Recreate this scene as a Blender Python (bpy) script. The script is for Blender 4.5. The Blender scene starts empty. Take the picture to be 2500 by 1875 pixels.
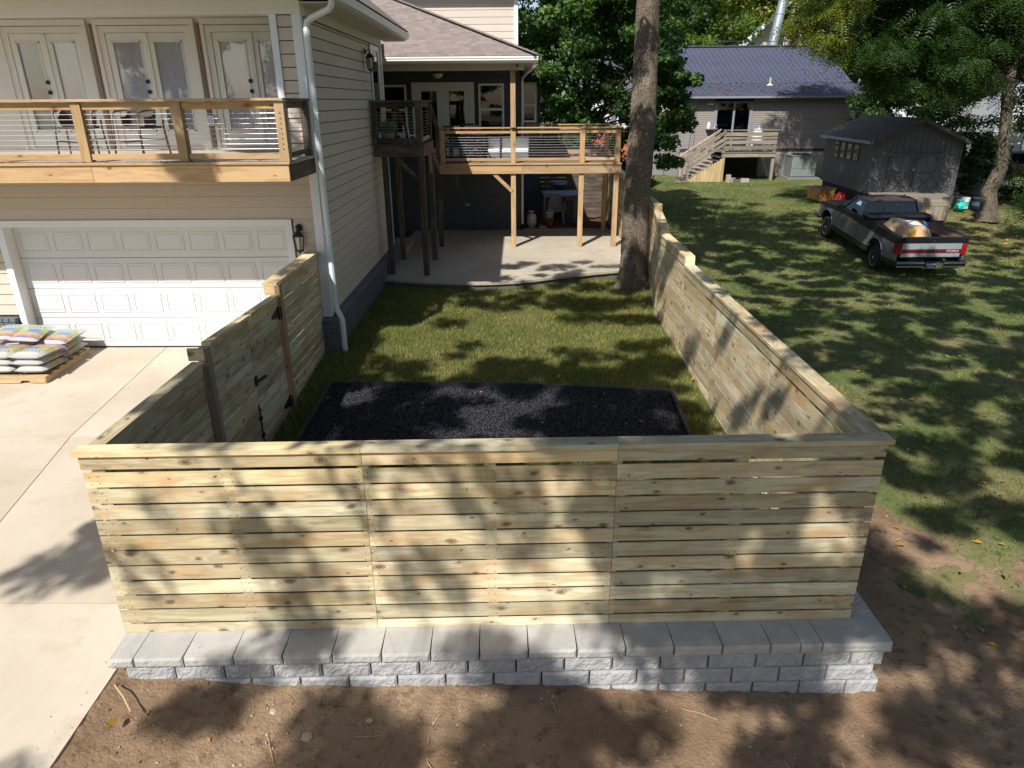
import bpy, math, random
import numpy as np
from mathutils import Vector, Matrix
SC = bpy.context.scene
COL = SC.collection
rad = math.radians
R = random.Random(7)

# ---------------------------------------------------------------- camera, sky, sun, exposure
cam_d = bpy.data.cameras.new('camera')
cam = bpy.data.objects.new('camera', cam_d)
COL.objects.link(cam)
SC.camera = cam
cam_d.sensor_width = 36.0
cam_d.lens = 36.0 * 1705.0 / 2500.0
cam_d.clip_start = 0.1
cam_d.clip_end = 2000.0
cam.location = (0, 0, 4.35)
cam.rotation_euler = (Matrix.Rotation(rad(0.62), 3, 'Z') @ Matrix.Rotation(rad(90 - 21.99), 3, 'X')
                      @ Matrix.Rotation(rad(-0.4), 3, 'Z')).to_euler()

SUN_EL = rad(46.0)
SUN_AZ = Vector((-0.42, -0.9075, 0)).normalized()
to_sun = Vector((SUN_AZ.x * math.cos(SUN_EL), SUN_AZ.y * math.cos(SUN_EL), math.sin(SUN_EL)))
world = bpy.data.worlds.new('World')
SC.world = world
world.use_nodes = True
wn = world.node_tree
bg = wn.nodes['Background']
sky = wn.nodes.new('ShaderNodeTexSky')
sky.sky_type = 'NISHITA'
sky.sun_disc = False
sky.sun_elevation = SUN_EL
sky.sun_rotation = math.atan2(SUN_AZ.x, SUN_AZ.y)
sky.air_density = 1.0
sky.dust_density = 1.2
sky.ozone_density = 1.0
wn.links.new(sky.outputs[0], bg.inputs[0])
bg.inputs[1].default_value = 0.095
sun_d = bpy.data.lights.new('sun', 'SUN')
sun_d.energy = 4.7
sun_d.angle = rad(0.53)
sun_d.color = (1.0, 0.955, 0.89)
sun = bpy.data.objects.new('sun', sun_d)
COL.objects.link(sun)
sun.rotation_euler = to_sun.to_track_quat('Z', 'Y').to_euler()
sun.location = (-10, -20, 30)
SC.view_settings.view_transform = 'Standard'
SC.view_settings.look = 'None'
SC.view_settings.gamma = 1.0
SC.view_settings.use_curve_mapping = False
SC.view_settings.exposure = 0.47
SC.cycles.max_bounces = 8
SC.cycles.transparent_max_bounces = 12
SC.cycles.use_denoising = True

# ---------------------------------------------------------------- helpers: objects
ACC = {}

def tag(o, label=None, cat=None, group=None, kind=None):
    if label: o['label'] = label
    if cat: o['category'] = cat
    if group: o['group'] = group
    if kind: o['kind'] = kind
    return o

def thing(name, label, cat, loc=(0, 0, 0), rot=None, group=None):
    """Empty at the thing's base. rot None: parts are given in world coordinates, else in local ones."""
    o = bpy.data.objects.new(name, None)
    o.empty_display_size = 0.2
    COL.objects.link(o)
    o.location = loc
    if rot is not None:
        o.rotation_euler = rot
        ACC[o.name] = Vector((0, 0, 0))
    else:
        ACC[o.name] = Vector(loc)
    return tag(o, label, cat, group)

class MB:
    def __init__(s):
        s.v = []; s.f = []
    def add(s, vs, fs):
        b = len(s.v)
        s.v += [tuple(p) for p in vs]
        s.f += [tuple(i + b for i in q) for q in fs]
        return s
    def quad(s, *p):
        return s.add(p, [tuple(range(len(p)))])
    def hexa(s, p):
        return s.add(p, [(0, 3, 2, 1), (4, 5, 6, 7), (0, 1, 5, 4), (1, 2, 6, 5), (2, 3, 7, 6), (3, 0, 4, 7)])
    def box(s, x0, x1, y0, y1, z0, z1):
        return s.hexa([(x0, y0, z0), (x1, y0, z0), (x1, y1, z0), (x0, y1, z0),
                       (x0, y0, z1), (x1, y0, z1), (x1, y1, z1), (x0, y1, z1)])
    def cbox(s, x0, x1, y0, y1, z0, z1, c):
        """box with chamfered edges"""
        X = (x0, x1); Y = (y0, y1); Z = (z0, z1); vs = []; idx = {}
        for i in (0, 1):
            for j in (0, 1):
                for k in (0, 1):
                    dx = c if i == 0 else -c; dy = c if j == 0 else -c; dz = c if k == 0 else -c
                    for a in range(3):
                        p = [X[i] + dx, Y[j] + dy, Z[k] + dz]
                        p[a] = (X[i], Y[j], Z[k])[a]
                        idx[(i, j, k, a)] = len(vs); vs.append(tuple(p))
        fs = []
        for a in range(3):
            o = [q for q in range(3) if q != a]
            for e in (0, 1):
                loop = []
                for (p, q) in ((0, 0), (1, 0), (1, 1), (0, 1)):
                    t = [0, 0, 0]; t[a] = e; t[o[0]] = p; t[o[1]] = q
                    loop.append(idx[(t[0], t[1], t[2], a)])
                flip = (a == 1) ^ (e == 0)
                fs.append(tuple(loop[::-1] if flip else loop))
        for a in range(3):
            o = [q for q in range(3) if q != a]
            for p in (0, 1):
                for q in (0, 1):
                    ends = []
                    for e in (0, 1):
                        t = [0, 0, 0]; t[a] = e; t[o[0]] = p; t[o[1]] = q
                        ends.append((idx[(t[0], t[1], t[2], o[0])], idx[(t[0], t[1], t[2], o[1])]))
                    fs.append((ends[0][0], ends[0][1], ends[1][1], ends[1][0]))
        for i in (0, 1):
            for j in (0, 1):
                for k in (0, 1):
                    fs.append((idx[(i, j, k, 0)], idx[(i, j, k, 1)], idx[(i, j, k, 2)]))
        return s.add(vs, fs)
    def beam(s, p0, p1, w, h, up=(0, 0, 1)):
        p0 = Vector(p0); p1 = Vector(p1); d = (p1 - p0).normalized(); up = Vector(up)
        if abs(d.dot(up)) > 0.99: up = Vector((0, 1, 0))
        sd = d.cross(up).normalized(); u = sd.cross(d).normalized()
        sd *= w / 2; u *= h / 2
        return s.hexa([p0 - sd - u, p0 + sd - u, p1 + sd - u, p1 - sd - u, p0 - sd + u, p0 + sd + u, p1 + sd + u, p1 - sd + u])
    def tube(s, pts, r, n=8, caps=True):
        pts = [Vector(p) for p in pts]; rs = r if isinstance(r, (list, tuple)) else [r] * len(pts)
        base = len(s.v); prev = None
        for i, p in enumerate(pts):
            d = (pts[min(i + 1, len(pts) - 1)] - pts[max(i - 1, 0)]).normalized()
            if prev is None:
                a = d.orthogonal().normalized()
            else:
                a = (prev - d * prev.dot(d)).normalized()
            prev = a; b = d.cross(a)
            for k in range(n):
                t = 2 * math.pi * k / n
                s.v.append(tuple(p + (a * math.cos(t) + b * math.sin(t)) * rs[i]))
        for i in range(len(pts) - 1):
            for k in range(n):
                k2 = (k + 1) % n
                s.f.append((base + i * n + k, base + i * n + k2, base + (i + 1) * n + k2, base + (i + 1) * n + k))
        if caps:
            s.f.append(tuple(base + k for k in range(n))[::-1])
            s.f.append(tuple(base + (len(pts) - 1) * n + k for k in range(n)))
        return s
    def lathe(s, prof, c=(0, 0, 0), n=16, axis='Z', caps=True):
        base = len(s.v)
        for (r, z) in prof:
            for k in range(n):
                t = 2 * math.pi * k / n
                q = (r * math.cos(t), r * math.sin(t), z)
                if axis == 'X': q = (z, q[0], q[1])
                if axis == 'Y': q = (q[0], z, q[1])
                s.v.append((c[0] + q[0], c[1] + q[1], c[2] + q[2]))
        for i in range(len(prof) - 1):
            for k in range(n):
                k2 = (k + 1) % n
                s.f.append((base + i * n + k, base + i * n + k2, base + (i + 1) * n + k2, base + (i + 1) * n + k))
        if caps:
            s.f.append(tuple(base + k for k in range(n))[::-1])
            s.f.append(tuple(base + (len(prof) - 1) * n + k for k in range(n)))
        return s
    def prism(s, poly, a, b, axis='Y'):
        """extrude a 2d polygon; axis Y: poly is (x,z); X: (y,z); Z: (x,y)"""
        def P(q, t):
            if axis == 'Y': return (q[0], t, q[1])
            if axis == 'X': return (t, q[0], q[1])
            return (q[0], q[1], t)
        n = len(poly); base = len(s.v)
        s.v += [P(q, a) for q in poly] + [P(q, b) for q in poly]
        s.f.append(tuple(base + i for i in range(n)))
        s.f.append(tuple(base + n + i for i in range(n))[::-1])
        for i in range(n):
            j = (i + 1) % n
            s.f.append((base + i, base + n + i, base + n + j, base + j))
        return s

def newmesh(name, v, f, mat, smooth=False):
    me = bpy.data.meshes.new(name)
    me.from_pydata(v, [], f)
    if mat: me.materials.append(mat)
    if smooth: me.shade_smooth()
    me.validate()
    return me

def fixnormals(me):
    import bmesh
    bm = bmesh.new(); bm.from_mesh(me)
    bmesh.ops.recalc_face_normals(bm, faces=bm.faces)
    bm.to_mesh(me); bm.free()

def build(name, mb, mat, parent=None, label=None, cat=None, group=None, kind=None, smooth=False, rz=0.0, fix=True, rx=0.0):
    """one mesh object from a builder; vertices in thing coordinates, origin at the piece's centre"""
    v = np.array(mb.v, dtype=np.float64)
    lo = v.min(0); hi = v.max(0); c = (lo + hi) / 2
    if parent is None: c[2] = lo[2]
    v = v - c
    if rz:
        cs, sn = math.cos(-rz), math.sin(-rz)
        v = np.stack([v[:, 0] * cs - v[:, 1] * sn, v[:, 0] * sn + v[:, 1] * cs, v[:, 2]], 1)
    me = newmesh(name, v.tolist(), mb.f, mat, smooth)
    if fix: fixnormals(me)
    o = bpy.data.objects.new(name, me)
    COL.objects.link(o)
    if rz: o.rotation_euler = (0, 0, rz)
    c = Vector(c)
    if parent is not None:
        o.parent = parent
        o.location = c - ACC[parent.name]
    else:
        o.location = c
    ACC[o.name] = c
    return tag(o, label, cat, group, kind)

def npmesh(name, V, F, mat, smooth=False):
    """fast mesh from arrays; F (n,3) or (n,4)"""
    me = bpy.data.meshes.new(name)
    V = np.asarray(V, dtype=np.float32); F = np.asarray(F, dtype=np.int32)
    k = F.shape[1]
    me.vertices.add(len(V)); me.vertices.foreach_set('co', V.ravel())
    me.loops.add(F.size); me.loops.foreach_set('vertex_index', F.ravel())
    me.polygons.add(len(F))
    me.polygons.foreach_set('loop_start', np.arange(0, F.size, k, dtype=np.int32))
    me.update(calc_edges=True)
    if smooth: me.shade_smooth()
    me.materials.append(mat)
    return me

def npobj(name, V, F, mat, parent=None, kind=None, label=None, cat=None, group=None, smooth=False):
    V = np.asarray(V, dtype=np.float32)
    if parent is not None:
        a = np.array(ACC[parent.name], dtype=np.float32)
        V = V - a
    me = npmesh(name, V, F, mat, smooth)
    o = bpy.data.objects.new(name, me); COL.objects.link(o)
    if parent is not None:
        o.parent = parent
        ACC[o.name] = ACC[parent.name].copy()
    else:
        ACC[o.name] = Vector((0, 0, 0))
    return tag(o, label, cat, group, kind)

def copy_tree(o, parent=None, loc=None, rot=None, label=None):
    c = o.copy(); COL.objects.link(c)
    if parent is not None: c.parent = parent
    if loc is not None: c.location = loc
    if rot is not None: c.rotation_euler = rot
    if label: c['label'] = label
    for ch in list(o.children): copy_tree(ch, c)
    return c

def lerp(a, b, t): return a + (b - a) * t
def interp(x, xs, ys): return float(np.interp(x, xs, ys))
# ---------------------------------------------------------------- materials
def nd(nt, t, ins=None, **props):
    n = nt.nodes.new(t)
    for k, v in props.items(): setattr(n, k, v)
    for k, v in (ins or {}).items():
        s = n.inputs[k]
        if isinstance(v, bpy.types.NodeSocket): nt.links.new(v, s)
        else:
            if isinstance(v, (tuple, list)) and len(v) == 3 and s.type == 'RGBA': v = (*v, 1)
            s.default_value = v
    return n

def newmat(name):
    m = bpy.data.materials.new(name); m.use_nodes = True
    nt = m.node_tree
    return m, nt, nt.nodes['Principled BSDF']

def mth(nt, op, a, b=0.0, c=None, clamp=False):
    n = nd(nt, 'ShaderNodeMath', {0: a, 1: b}, operation=op, use_clamp=clamp)
    if c is not None:
        if isinstance(c, bpy.types.NodeSocket): nt.links.new(c, n.inputs[2])
        else: n.inputs[2].default_value = c
    return n.outputs[0]

def mix(nt, f, a, b, mode='MIX'):
    n = nt.nodes.new('ShaderNodeMix'); n.data_type = 'RGBA'; n.blend_type = mode
    for i, v in ((0, f), (6, a), (7, b)):
        if isinstance(v, bpy.types.NodeSocket): nt.links.new(v, n.inputs[i])
        else:
            if isinstance(v, (tuple, list)) and len(v) == 3: v = (*v, 1)
            n.inputs[i].default_value = v
    return n.outputs[2]

def smooth01(nt, v, a, b):
    n = nd(nt, 'ShaderNodeMapRange', {0: v, 1: a, 2: b, 3: 0.0, 4: 1.0}, interpolation_type='SMOOTHSTEP')
    return n.outputs[0]

def coords(nt, space='Object'):
    return nt.nodes.new('ShaderNodeTexCoord').outputs[space]

def scaled(nt, v, s, off=None):
    n = nd(nt, 'ShaderNodeVectorMath', {0: v, 1: tuple(s)}, operation='MULTIPLY').outputs[0]
    return n

def noise(nt, v, scale=1.0, detail=4.0, rough=0.55, dist=0.0):
    return nd(nt, 'ShaderNodeTexNoise', {'Vector': v, 'Scale': scale, 'Detail': detail, 'Roughness': rough, 'Distortion': dist}).outputs[0]

def bump(nt, bsdf, h, strength=0.3, dist=0.01):
    b = nd(nt, 'ShaderNodeBump', {'Height': h, 'Strength': strength, 'Distance': dist})
    nt.links.new(b.outputs[0], bsdf.inputs['Normal'])

def rnd(nt):
    return nt.nodes.new('ShaderNodeObjectInfo').outputs['Random']

def plain(name, col, rough=0.6, metal=0.0, var=0.12, scale=3.0, bmp=0.0, spec=0.5, objvar=0.0, space='Object', bscale=None):
    m, nt, b = newmat(name)
    co = coords(nt, space)
    n = noise(nt, co, scale, 5, 0.6)
    c = mix(nt, n, tuple(x * (1 - var) for x in col), tuple(min(1, x * (1 + var)) for x in col))
    if objvar:
        f = mth(nt, 'MULTIPLY_ADD', rnd(nt), 2 * objvar, 1 - objvar)
        cc = nd(nt, 'ShaderNodeCombineColor', {0: f, 1: f, 2: f}).outputs[0]
        c = mix(nt, 1.0, c, cc, 'MULTIPLY')
    nt.links.new(c, b.inputs['Base Color'])
    b.inputs['Roughness'].default_value = rough
    b.inputs['Metallic'].default_value = metal
    b.inputs['Specular IOR Level'].default_value = spec
    if bmp:
        bump(nt, b, noise(nt, co, bscale or scale * 8, 4, 0.6), bmp, 0.01)
    return m

def wood(name, axis, light, mid, dark, knot=(0.12, 0.05, 0.02), knots=0.55, rough=0.7, grey=0.0, objvar=0.16, pink=None, dirty=0.0):
    """sawn timber, grain along one local axis"""
    m, nt, b = newmat(name)
    sep = nd(nt, 'ShaderNodeSeparateXYZ', {0: coords(nt)})
    r = rnd(nt)
    g, p, q = {'X': (0, 1, 2), 'Y': (1, 0, 2), 'Z': (2, 0, 1)}[axis]
    A = mth(nt, 'ADD', sep.outputs[g], mth(nt, 'MULTIPLY', r, 57.3))
    B = mth(nt, 'ADD', sep.outputs[p], mth(nt, 'MULTIPLY', r, 13.7))
    Cc = mth(nt, 'ADD', sep.outputs[q], mth(nt, 'MULTIPLY', r, 31.1))
    # knots
    bc = mth(nt, 'ADD', B, Cc)
    wob = noise(nt, nd(nt, 'ShaderNodeCombineXYZ', {0: mth(nt, 'MULTIPLY', A, 9.0), 1: mth(nt, 'MULTIPLY', bc, 26.0), 2: r}).outputs[0], 1.0, 3, 0.6)
    kv = nd(nt, 'ShaderNodeCombineXYZ', {0: mth(nt, 'MULTIPLY_ADD', A, 2.6, mth(nt, 'MULTIPLY', wob, 0.16)), 1: mth(nt, 'MULTIPLY_ADD', bc, 4.6, mth(nt, 'MULTIPLY', wob, 0.13)), 2: 0.0}).outputs[0]
    vo = nd(nt, 'ShaderNodeTexVoronoi', {'Vector': kv, 'Scale': 1.0, 'Randomness': 1.0}, voronoi_dimensions='2D')
    d = vo.outputs['Distance']
    ksep = nd(nt, 'ShaderNodeSeparateColor', {0: vo.outputs['Color']})
    gate = mth(nt, 'LESS_THAN', ksep.outputs[0], knots)
    size = mth(nt, 'MULTIPLY_ADD', mth(nt, 'POWER', ksep.outputs[1], 2.0), 0.085, 0.036)
    kd = mth(nt, 'DIVIDE', d, size)
    swirl = mth(nt, 'MULTIPLY', mth(nt, 'POWER', 2.718, mth(nt, 'MULTIPLY', kd, -0.55)), gate)
    vec = nd(nt, 'ShaderNodeCombineXYZ', {0: A, 1: mth(nt, 'ADD', B, mth(nt, 'MULTIPLY', swirl, 0.05)), 2: Cc}).outputs[0]
    n1 = noise(nt, scaled(nt, vec, (0.9, 11, 11)), 1.0, 3, 0.55)
    n2 = noise(nt, scaled(nt, vec, (5, 110, 110)), 1.0, 3, 0.6)
    n3 = noise(nt, scaled(nt, vec, (2.2, 5, 5)), 1.0, 2, 0.5)
    ph = mth(nt, 'MULTIPLY_ADD', n1, 26.0, mth(nt, 'MULTIPLY', swirl, 9.0))
    ring = mth(nt, 'MULTIPLY_ADD', mth(nt, 'SINE', ph), 0.5, 0.5)
    c = mix(nt, smooth01(nt, n1, 0.3, 0.7), light, mid)
    c = mix(nt, mth(nt, 'MULTIPLY', mth(nt, 'POWER', ring, 2.0), 0.42), c, dark)
    c = mix(nt, mth(nt, 'MULTIPLY', smooth01(nt, n2, 0.5, 0.8), 0.35), c, dark)
    if pink:
        c = mix(nt, mth(nt, 'MULTIPLY', smooth01(nt, n3, 0.46, 0.70), 0.72), c, pink)
    if grey:
        c = mix(nt, mth(nt, 'MULTIPLY', smooth01(nt, n3, 0.35, 0.7), grey), c, (0.2, 0.19, 0.17))
    if dirty:
        n4 = noise(nt, scaled(nt, vec, (1.6, 9, 9)), 1.0, 5, 0.65)
        c = mix(nt, mth(nt, 'MULTIPLY', smooth01(nt, n4, 0.56, 0.74), dirty), c, (0.24, 0.20, 0.13))
    tail = mth(nt, 'MULTIPLY', mth(nt, 'MULTIPLY', smooth01(nt, kd, 5.5, 1.0), smooth01(nt, n1, 0.50, 0.60)), gate)
    c = mix(nt, mth(nt, 'MULTIPLY', tail, 0.5), c, tuple(lerp(x, y, 0.4) for x, y in zip(mid, knot)))
    halo = mth(nt, 'MULTIPLY', smooth01(nt, kd, 2.2, 0.9), gate)
    core = mth(nt, 'MULTIPLY', smooth01(nt, kd, 0.85, 0.5), gate)
    rim = mth(nt, 'MULTIPLY', mth(nt, 'MULTIPLY', smooth01(nt, kd, 1.15, 0.95), smooth01(nt, kd, 0.7, 0.95)), gate)
    kr = tuple(lerp(x, y, 0.42) for x, y in zip(mid, knot))
    c = mix(nt, mth(nt, 'MULTIPLY', halo, 0.35), c, kr)
    c = mix(nt, mth(nt, 'MULTIPLY', core, 0.92), c, tuple(lerp(x, y, 0.85) for x, y in zip(mid, knot)))
    c = mix(nt, mth(nt, 'MULTIPLY', rim, 0.7), c, knot)
    r2 = mth(nt, 'FRACT', mth(nt, 'MULTIPLY', r, 7.31))
    f = mth(nt, 'MULTIPLY_ADD', r2, 2 * objvar, 1 - objvar)
    r3 = mth(nt, 'FRACT', mth(nt, 'MULTIPLY', r, 23.7))
    fr = mth(nt, 'MULTIPLY', f, mth(nt, 'MULTIPLY_ADD', r3, 0.10, 0.95))
    fb = mth(nt, 'MULTIPLY', f, mth(nt, 'MULTIPLY_ADD', r3, -0.16, 1.08))
    cc = nd(nt, 'ShaderNodeCombineColor', {0: fr, 1: f, 2: fb}).outputs[0]
    c = mix(nt, 1.0, c, cc, 'MULTIPLY')
    nt.links.new(c, b.inputs['Base Color'])
    b.inputs['Roughness'].default_value = rough
    b.inputs['Specular IOR Level'].default_value = 0.25
    bump(nt, b, mth(nt, 'ADD', mth(nt, 'MULTIPLY', n2, 0.6), mth(nt, 'MULTIPLY', ring, 0.4)), 0.25, 0.003)
    return m

def wood3(name, *a, **k):
    return {ax: wood(name + '_' + ax.lower(), ax, *a, **k) for ax in 'XYZ'}

PINE = wood3('treated_pine', (0.64, 0.57, 0.385), (0.55, 0.46, 0.285), (0.33, 0.24, 0.12), knot=(0.085, 0.038, 0.015), pink=(0.46, 0.29, 0.15), objvar=0.27, knots=0.8, dirty=0.85)
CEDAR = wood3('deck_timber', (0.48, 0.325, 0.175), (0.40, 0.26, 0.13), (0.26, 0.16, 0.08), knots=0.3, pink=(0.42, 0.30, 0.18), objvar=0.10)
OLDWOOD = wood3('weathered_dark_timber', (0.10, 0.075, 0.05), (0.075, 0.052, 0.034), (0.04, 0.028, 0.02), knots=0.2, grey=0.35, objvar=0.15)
GREYWOOD = wood3('grey_deck_timber', (0.30, 0.26, 0.20), (0.23, 0.19, 0.14), (0.13, 0.10, 0.075), knots=0.25, grey=0.6, objvar=0.18)
SKIRT = wood3('yellow_fence_boards', (0.52, 0.40, 0.22), (0.42, 0.31, 0.16), (0.25, 0.17, 0.08), knots=0.3, objvar=0.15)
PALLET = wood3('pallet_timber', (0.55, 0.40, 0.24), (0.46, 0.32, 0.18), (0.30, 0.2, 0.1), knots=0.3, objvar=0.15)
PALEDECK = wood3('pale_decking', (0.52, 0.49, 0.45), (0.45, 0.42, 0.38), (0.3, 0.27, 0.24), knots=0.2, objvar=0.1)
CHEST = wood3('chest_pine', (0.50, 0.26, 0.08), (0.42, 0.20, 0.055), (0.28, 0.12, 0.03), knots=0.7, objvar=0.05)
CEDARF = wood3('cedar_fence', (0.55, 0.38, 0.25), (0.45, 0.30, 0.19), (0.3, 0.19, 0.11), knots=0.3, objvar=0.15)
REDF = wood3('red_fence', (0.42, 0.14, 0.08), (0.36, 0.11, 0.06), (0.25, 0.08, 0.04), knots=0.2, objvar=0.12)

M = {}
M['siding'] = plain('beige_siding_paint', (0.56, 0.485, 0.41), 0.62, var=0.05, scale=2.5, objvar=0.035, bmp=0.05, bscale=60)
M['siding_shade'] = M['siding']
M['white'] = plain('white_trim_paint', (0.78, 0.78, 0.77), 0.45, var=0.03, scale=4, objvar=0.02)
M['cream'] = plain('cream_paint', (0.78, 0.75, 0.71), 0.5, var=0.03, scale=3)
M['beamwhite'] = plain('ivory_fascia_paint', (0.74, 0.70, 0.62), 0.5, var=0.05, scale=2)
M['garage'] = plain('garage_door_white', (0.63, 0.63, 0.635), 0.38, var=0.02, scale=2)
M['gutter'] = plain('white_gutter_metal', (0.72, 0.76, 0.80), 0.35, var=0.05, scale=5)
M['soffit'] = plain('soffit_paint', (0.55, 0.50, 0.44), 0.6, var=0.05)
M['black'] = plain('black_metal', (0.012, 0.012, 0.014), 0.45, var=0.2)
M['blackplastic'] = plain('black_plastic_edging', (0.022, 0.023, 0.028), 0.5, var=0.25, scale=6)
M['steel'] = plain('steel_cable', (0.62, 0.60, 0.60), 0.3, 0.9, var=0.05)
M['chrome'] = plain('chrome', (0.75, 0.76, 0.78), 0.18, 1.0, var=0.03)
M['galv'] = plain('galvanised_metal', (0.55, 0.60, 0.66), 0.4, 0.7, var=0.12, scale=3)
M['greymetal'] = plain('grey_metal', (0.24, 0.26, 0.27), 0.5, 0.3, var=0.1)
M['acmetal'] = plain('ac_grey_green', (0.20, 0.235, 0.24), 0.5, 0.0, var=0.1)
M['slate'] = plain('slate_trim', (0.13, 0.145, 0.17), 0.6, var=0.08)
M['rust'] = plain('brown_board', (0.10, 0.055, 0.03), 0.6, var=0.35, scale=3)
M['cardboard'] = plain('cardboard', (0.50, 0.34, 0.19), 0.8, var=0.08, scale=4)
M['yellow'] = plain('yellow_plastic', (0.65, 0.36, 0.02), 0.5, var=0.1)
M['blue'] = plain('blue_plastic', (0.03, 0.12, 0.42), 0.45, var=0.1)
M['paleblue'] = plain('pale_blue_plastic', (0.30, 0.42, 0.62), 0.5, var=0.08)
M['teal'] = plain('teal_plastic', (0.03, 0.42, 0.36), 0.5, var=0.2)
M['red'] = plain('red_plastic', (0.40, 0.02, 0.02), 0.4, var=0.1)
M['taillight'] = plain('red_lens', (0.26, 0.012, 0.014), 0.15, var=0.15, scale=12)
M['amber'] = plain('amber_lens', (0.55, 0.20, 0.03), 0.2, var=0.1)
M['sofawhite'] = plain('white_cushion_fabric', (0.62, 0.63, 0.65), 0.9, var=0.12, scale=30)
M['rimpaint'] = plain('alloy_rim', (0.5, 0.5, 0.5), 0.35, 0.3, var=0.08)
M['brownstrip'] = plain('brown_painted_strip', (0.25, 0.155, 0.095), 0.6, var=0.1)
M['tyre'] = plain('tyre_rubber', (0.022, 0.021, 0.02), 0.85, var=0.3, scale=8, bmp=0.3)
M['tankwhite'] = plain('tank_white', (0.55, 0.54, 0.50), 0.5, var=0.12, scale=6)
M['bucketwhite'] = plain('bucket_white', (0.62, 0.64, 0.64), 0.5, var=0.12, scale=6)
M['redclay'] = plain('red_clay_pot', (0.20, 0.06, 0.03), 0.7, var=0.2)
M['potgrey'] = plain('pot_grey', (0.36, 0.36, 0.34), 0.6, var=0.1)
M['darkfurn'] = plain('dark_furniture', (0.02, 0.018, 0.018), 0.5, var=0.2)
M['greyfurn'] = plain('grey_plastic_chair', (0.22, 0.22, 0.22), 0.6, var=0.1)
M['curtain'] = plain('white_curtain', (0.86, 0.83, 0.86), 0.9, var=0.05, scale=6)
M['curtain_dim'] = plain('grey_curtain', (0.36, 0.36, 0.38), 0.9, var=0.12, scale=6)
M['lapshadow'] = plain('lap_shadow_backing', (0.10, 0.078, 0.062), 0.9)  # dark core colour stands in for the shadow lines under the lap boards
M['greylapshadow'] = plain('grey_gap_behind_boards', (0.045, 0.042, 0.04), 0.9)  # same for the grey house: lap shadow put into the core colour
M['dark'] = plain('dark_interior', (0.012, 0.012, 0.013), 0.8, var=0.2)
M['darkwall'] = plain('under_deck_dark', (0.03, 0.03, 0.035), 0.9, var=0.3)
M['lampglass'] = plain('lamp_glass', (0.5, 0.48, 0.42), 0.15, var=0.1)
M['fanglobe'] = plain('fan_globe', (0.62, 0.58, 0.50), 0.3, var=0.05)
M['wicker'] = plain('wicker_weave', (0.10, 0.075, 0.066), 0.7, var=0.35, scale=60, bmp=0.5)
M['chairtube'] = plain('chair_tube', (0.16, 0.14, 0.13), 0.5, 0.1, var=0.08)
M['cinder'] = plain('cinder_block', (0.34, 0.31, 0.26), 0.9, var=0.12, scale=8, bmp=0.4)
M['found'] = plain('grey_foundation', (0.20, 0.20, 0.20), 0.85, var=0.15, scale=2, bmp=0.15)
M['foundlight'] = plain('pale_foundation', (0.32, 0.29, 0.26), 0.85, var=0.12, scale=2)
M['greysiding'] = plain('grey_vinyl_siding', (0.255, 0.228, 0.21), 0.55, var=0.06, scale=2, objvar=0.05)
M['greytrim'] = plain('grey_trim', (0.22, 0.235, 0.26), 0.5, var=0.06)
M['whitehouse'] = plain('white_house_siding', (0.62, 0.64, 0.66), 0.6, var=0.06, objvar=0.04)
M['tanwall'] = plain('tan_wall', (0.42, 0.37, 0.30), 0.7, var=0.08)
M['redroof'] = plain('reddish_roof', (0.20, 0.12, 0.10), 0.85, var=0.25, scale=10, bmp=0.3)
M['greyroof'] = plain('dark_grey_roof', (0.08, 0.085, 0.10), 0.8, var=0.2, scale=8)
M['shedpaint'] = None
M['stick'] = plain('dry_stick', (0.5, 0.36, 0.2), 0.8)
M['plate'] = plain('plate_navy', (0.02, 0.05, 0.16), 0.35, var=0.1)
M['platewhite'] = plain('lettering_white', (0.8, 0.8, 0.8), 0.5, var=0.02)
M['lettergrey'] = plain('lettering_silver', (0.42, 0.30, 0.32), 0.4, var=0.05)
M['stripe'] = plain('red_stripe', (0.12, 0.012, 0.02), 0.35, var=0.1)
M['wire'] = plain('overhead_wire', (0.05, 0.05, 0.055), 0.6)
M['sign_red'] = plain('poster_red', (0.40, 0.05, 0.03), 0.6, var=0.3, scale=9)
M['sign_orange'] = plain('poster_orange', (0.45, 0.16, 0.05), 0.6, var=0.3, scale=9)
M['towel'] = plain('blue_cloth', (0.06, 0.08, 0.16), 0.9, var=0.3, scale=8)
M['pinkflower'] = plain('pale_flowers', (0.24, 0.36, 0.17), 0.9, var=0.35, scale=20)

def leafmat(name, c1, c2, c3, trans=0.38):
    m, nt, b = newmat(name)
    isl = nt.nodes.new('ShaderNodeNewGeometry').outputs['Random Per Island']
    co = coords(nt)
    n = noise(nt, co, 0.55, 3, 0.6)
    c = mix(nt, smooth01(nt, n, 0.35, 0.65), c1, c2)
    c = mix(nt, smooth01(nt, isl, 0.6, 1.0), c, c3)
    f = mth(nt, 'MULTIPLY_ADD', mth(nt, 'FRACT', mth(nt, 'MULTIPLY', isl, 17.3)), 0.7, 0.65)
    cc = nd(nt, 'ShaderNodeCombineColor', {0: f, 1: f, 2: f}).outputs[0]
    c = mix(nt, 1.0, c, cc, 'MULTIPLY')
    nt.links.new(c, b.inputs['Base Color'])
    b.inputs['Roughness'].default_value = 0.45
    b.inputs['Specular IOR Level'].default_value = 0.35
    tr = nt.nodes.new('ShaderNodeBsdfTranslucent')
    tc = mix(nt, 1.0, c, (1.5, 1.7, 0.7), 'MULTIPLY')
    nt.links.new(tc, tr.inputs[0])
    ms = nt.nodes.new('ShaderNodeMixShader'); ms.inputs[0].default_value = trans
    nt.links.new(b.outputs[0], ms.inputs[1]); nt.links.new(tr.outputs[0], ms.inputs[2])
    nt.links.new(ms.outputs[0], nt.nodes['Material Output'].inputs[0])
    return m

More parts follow.
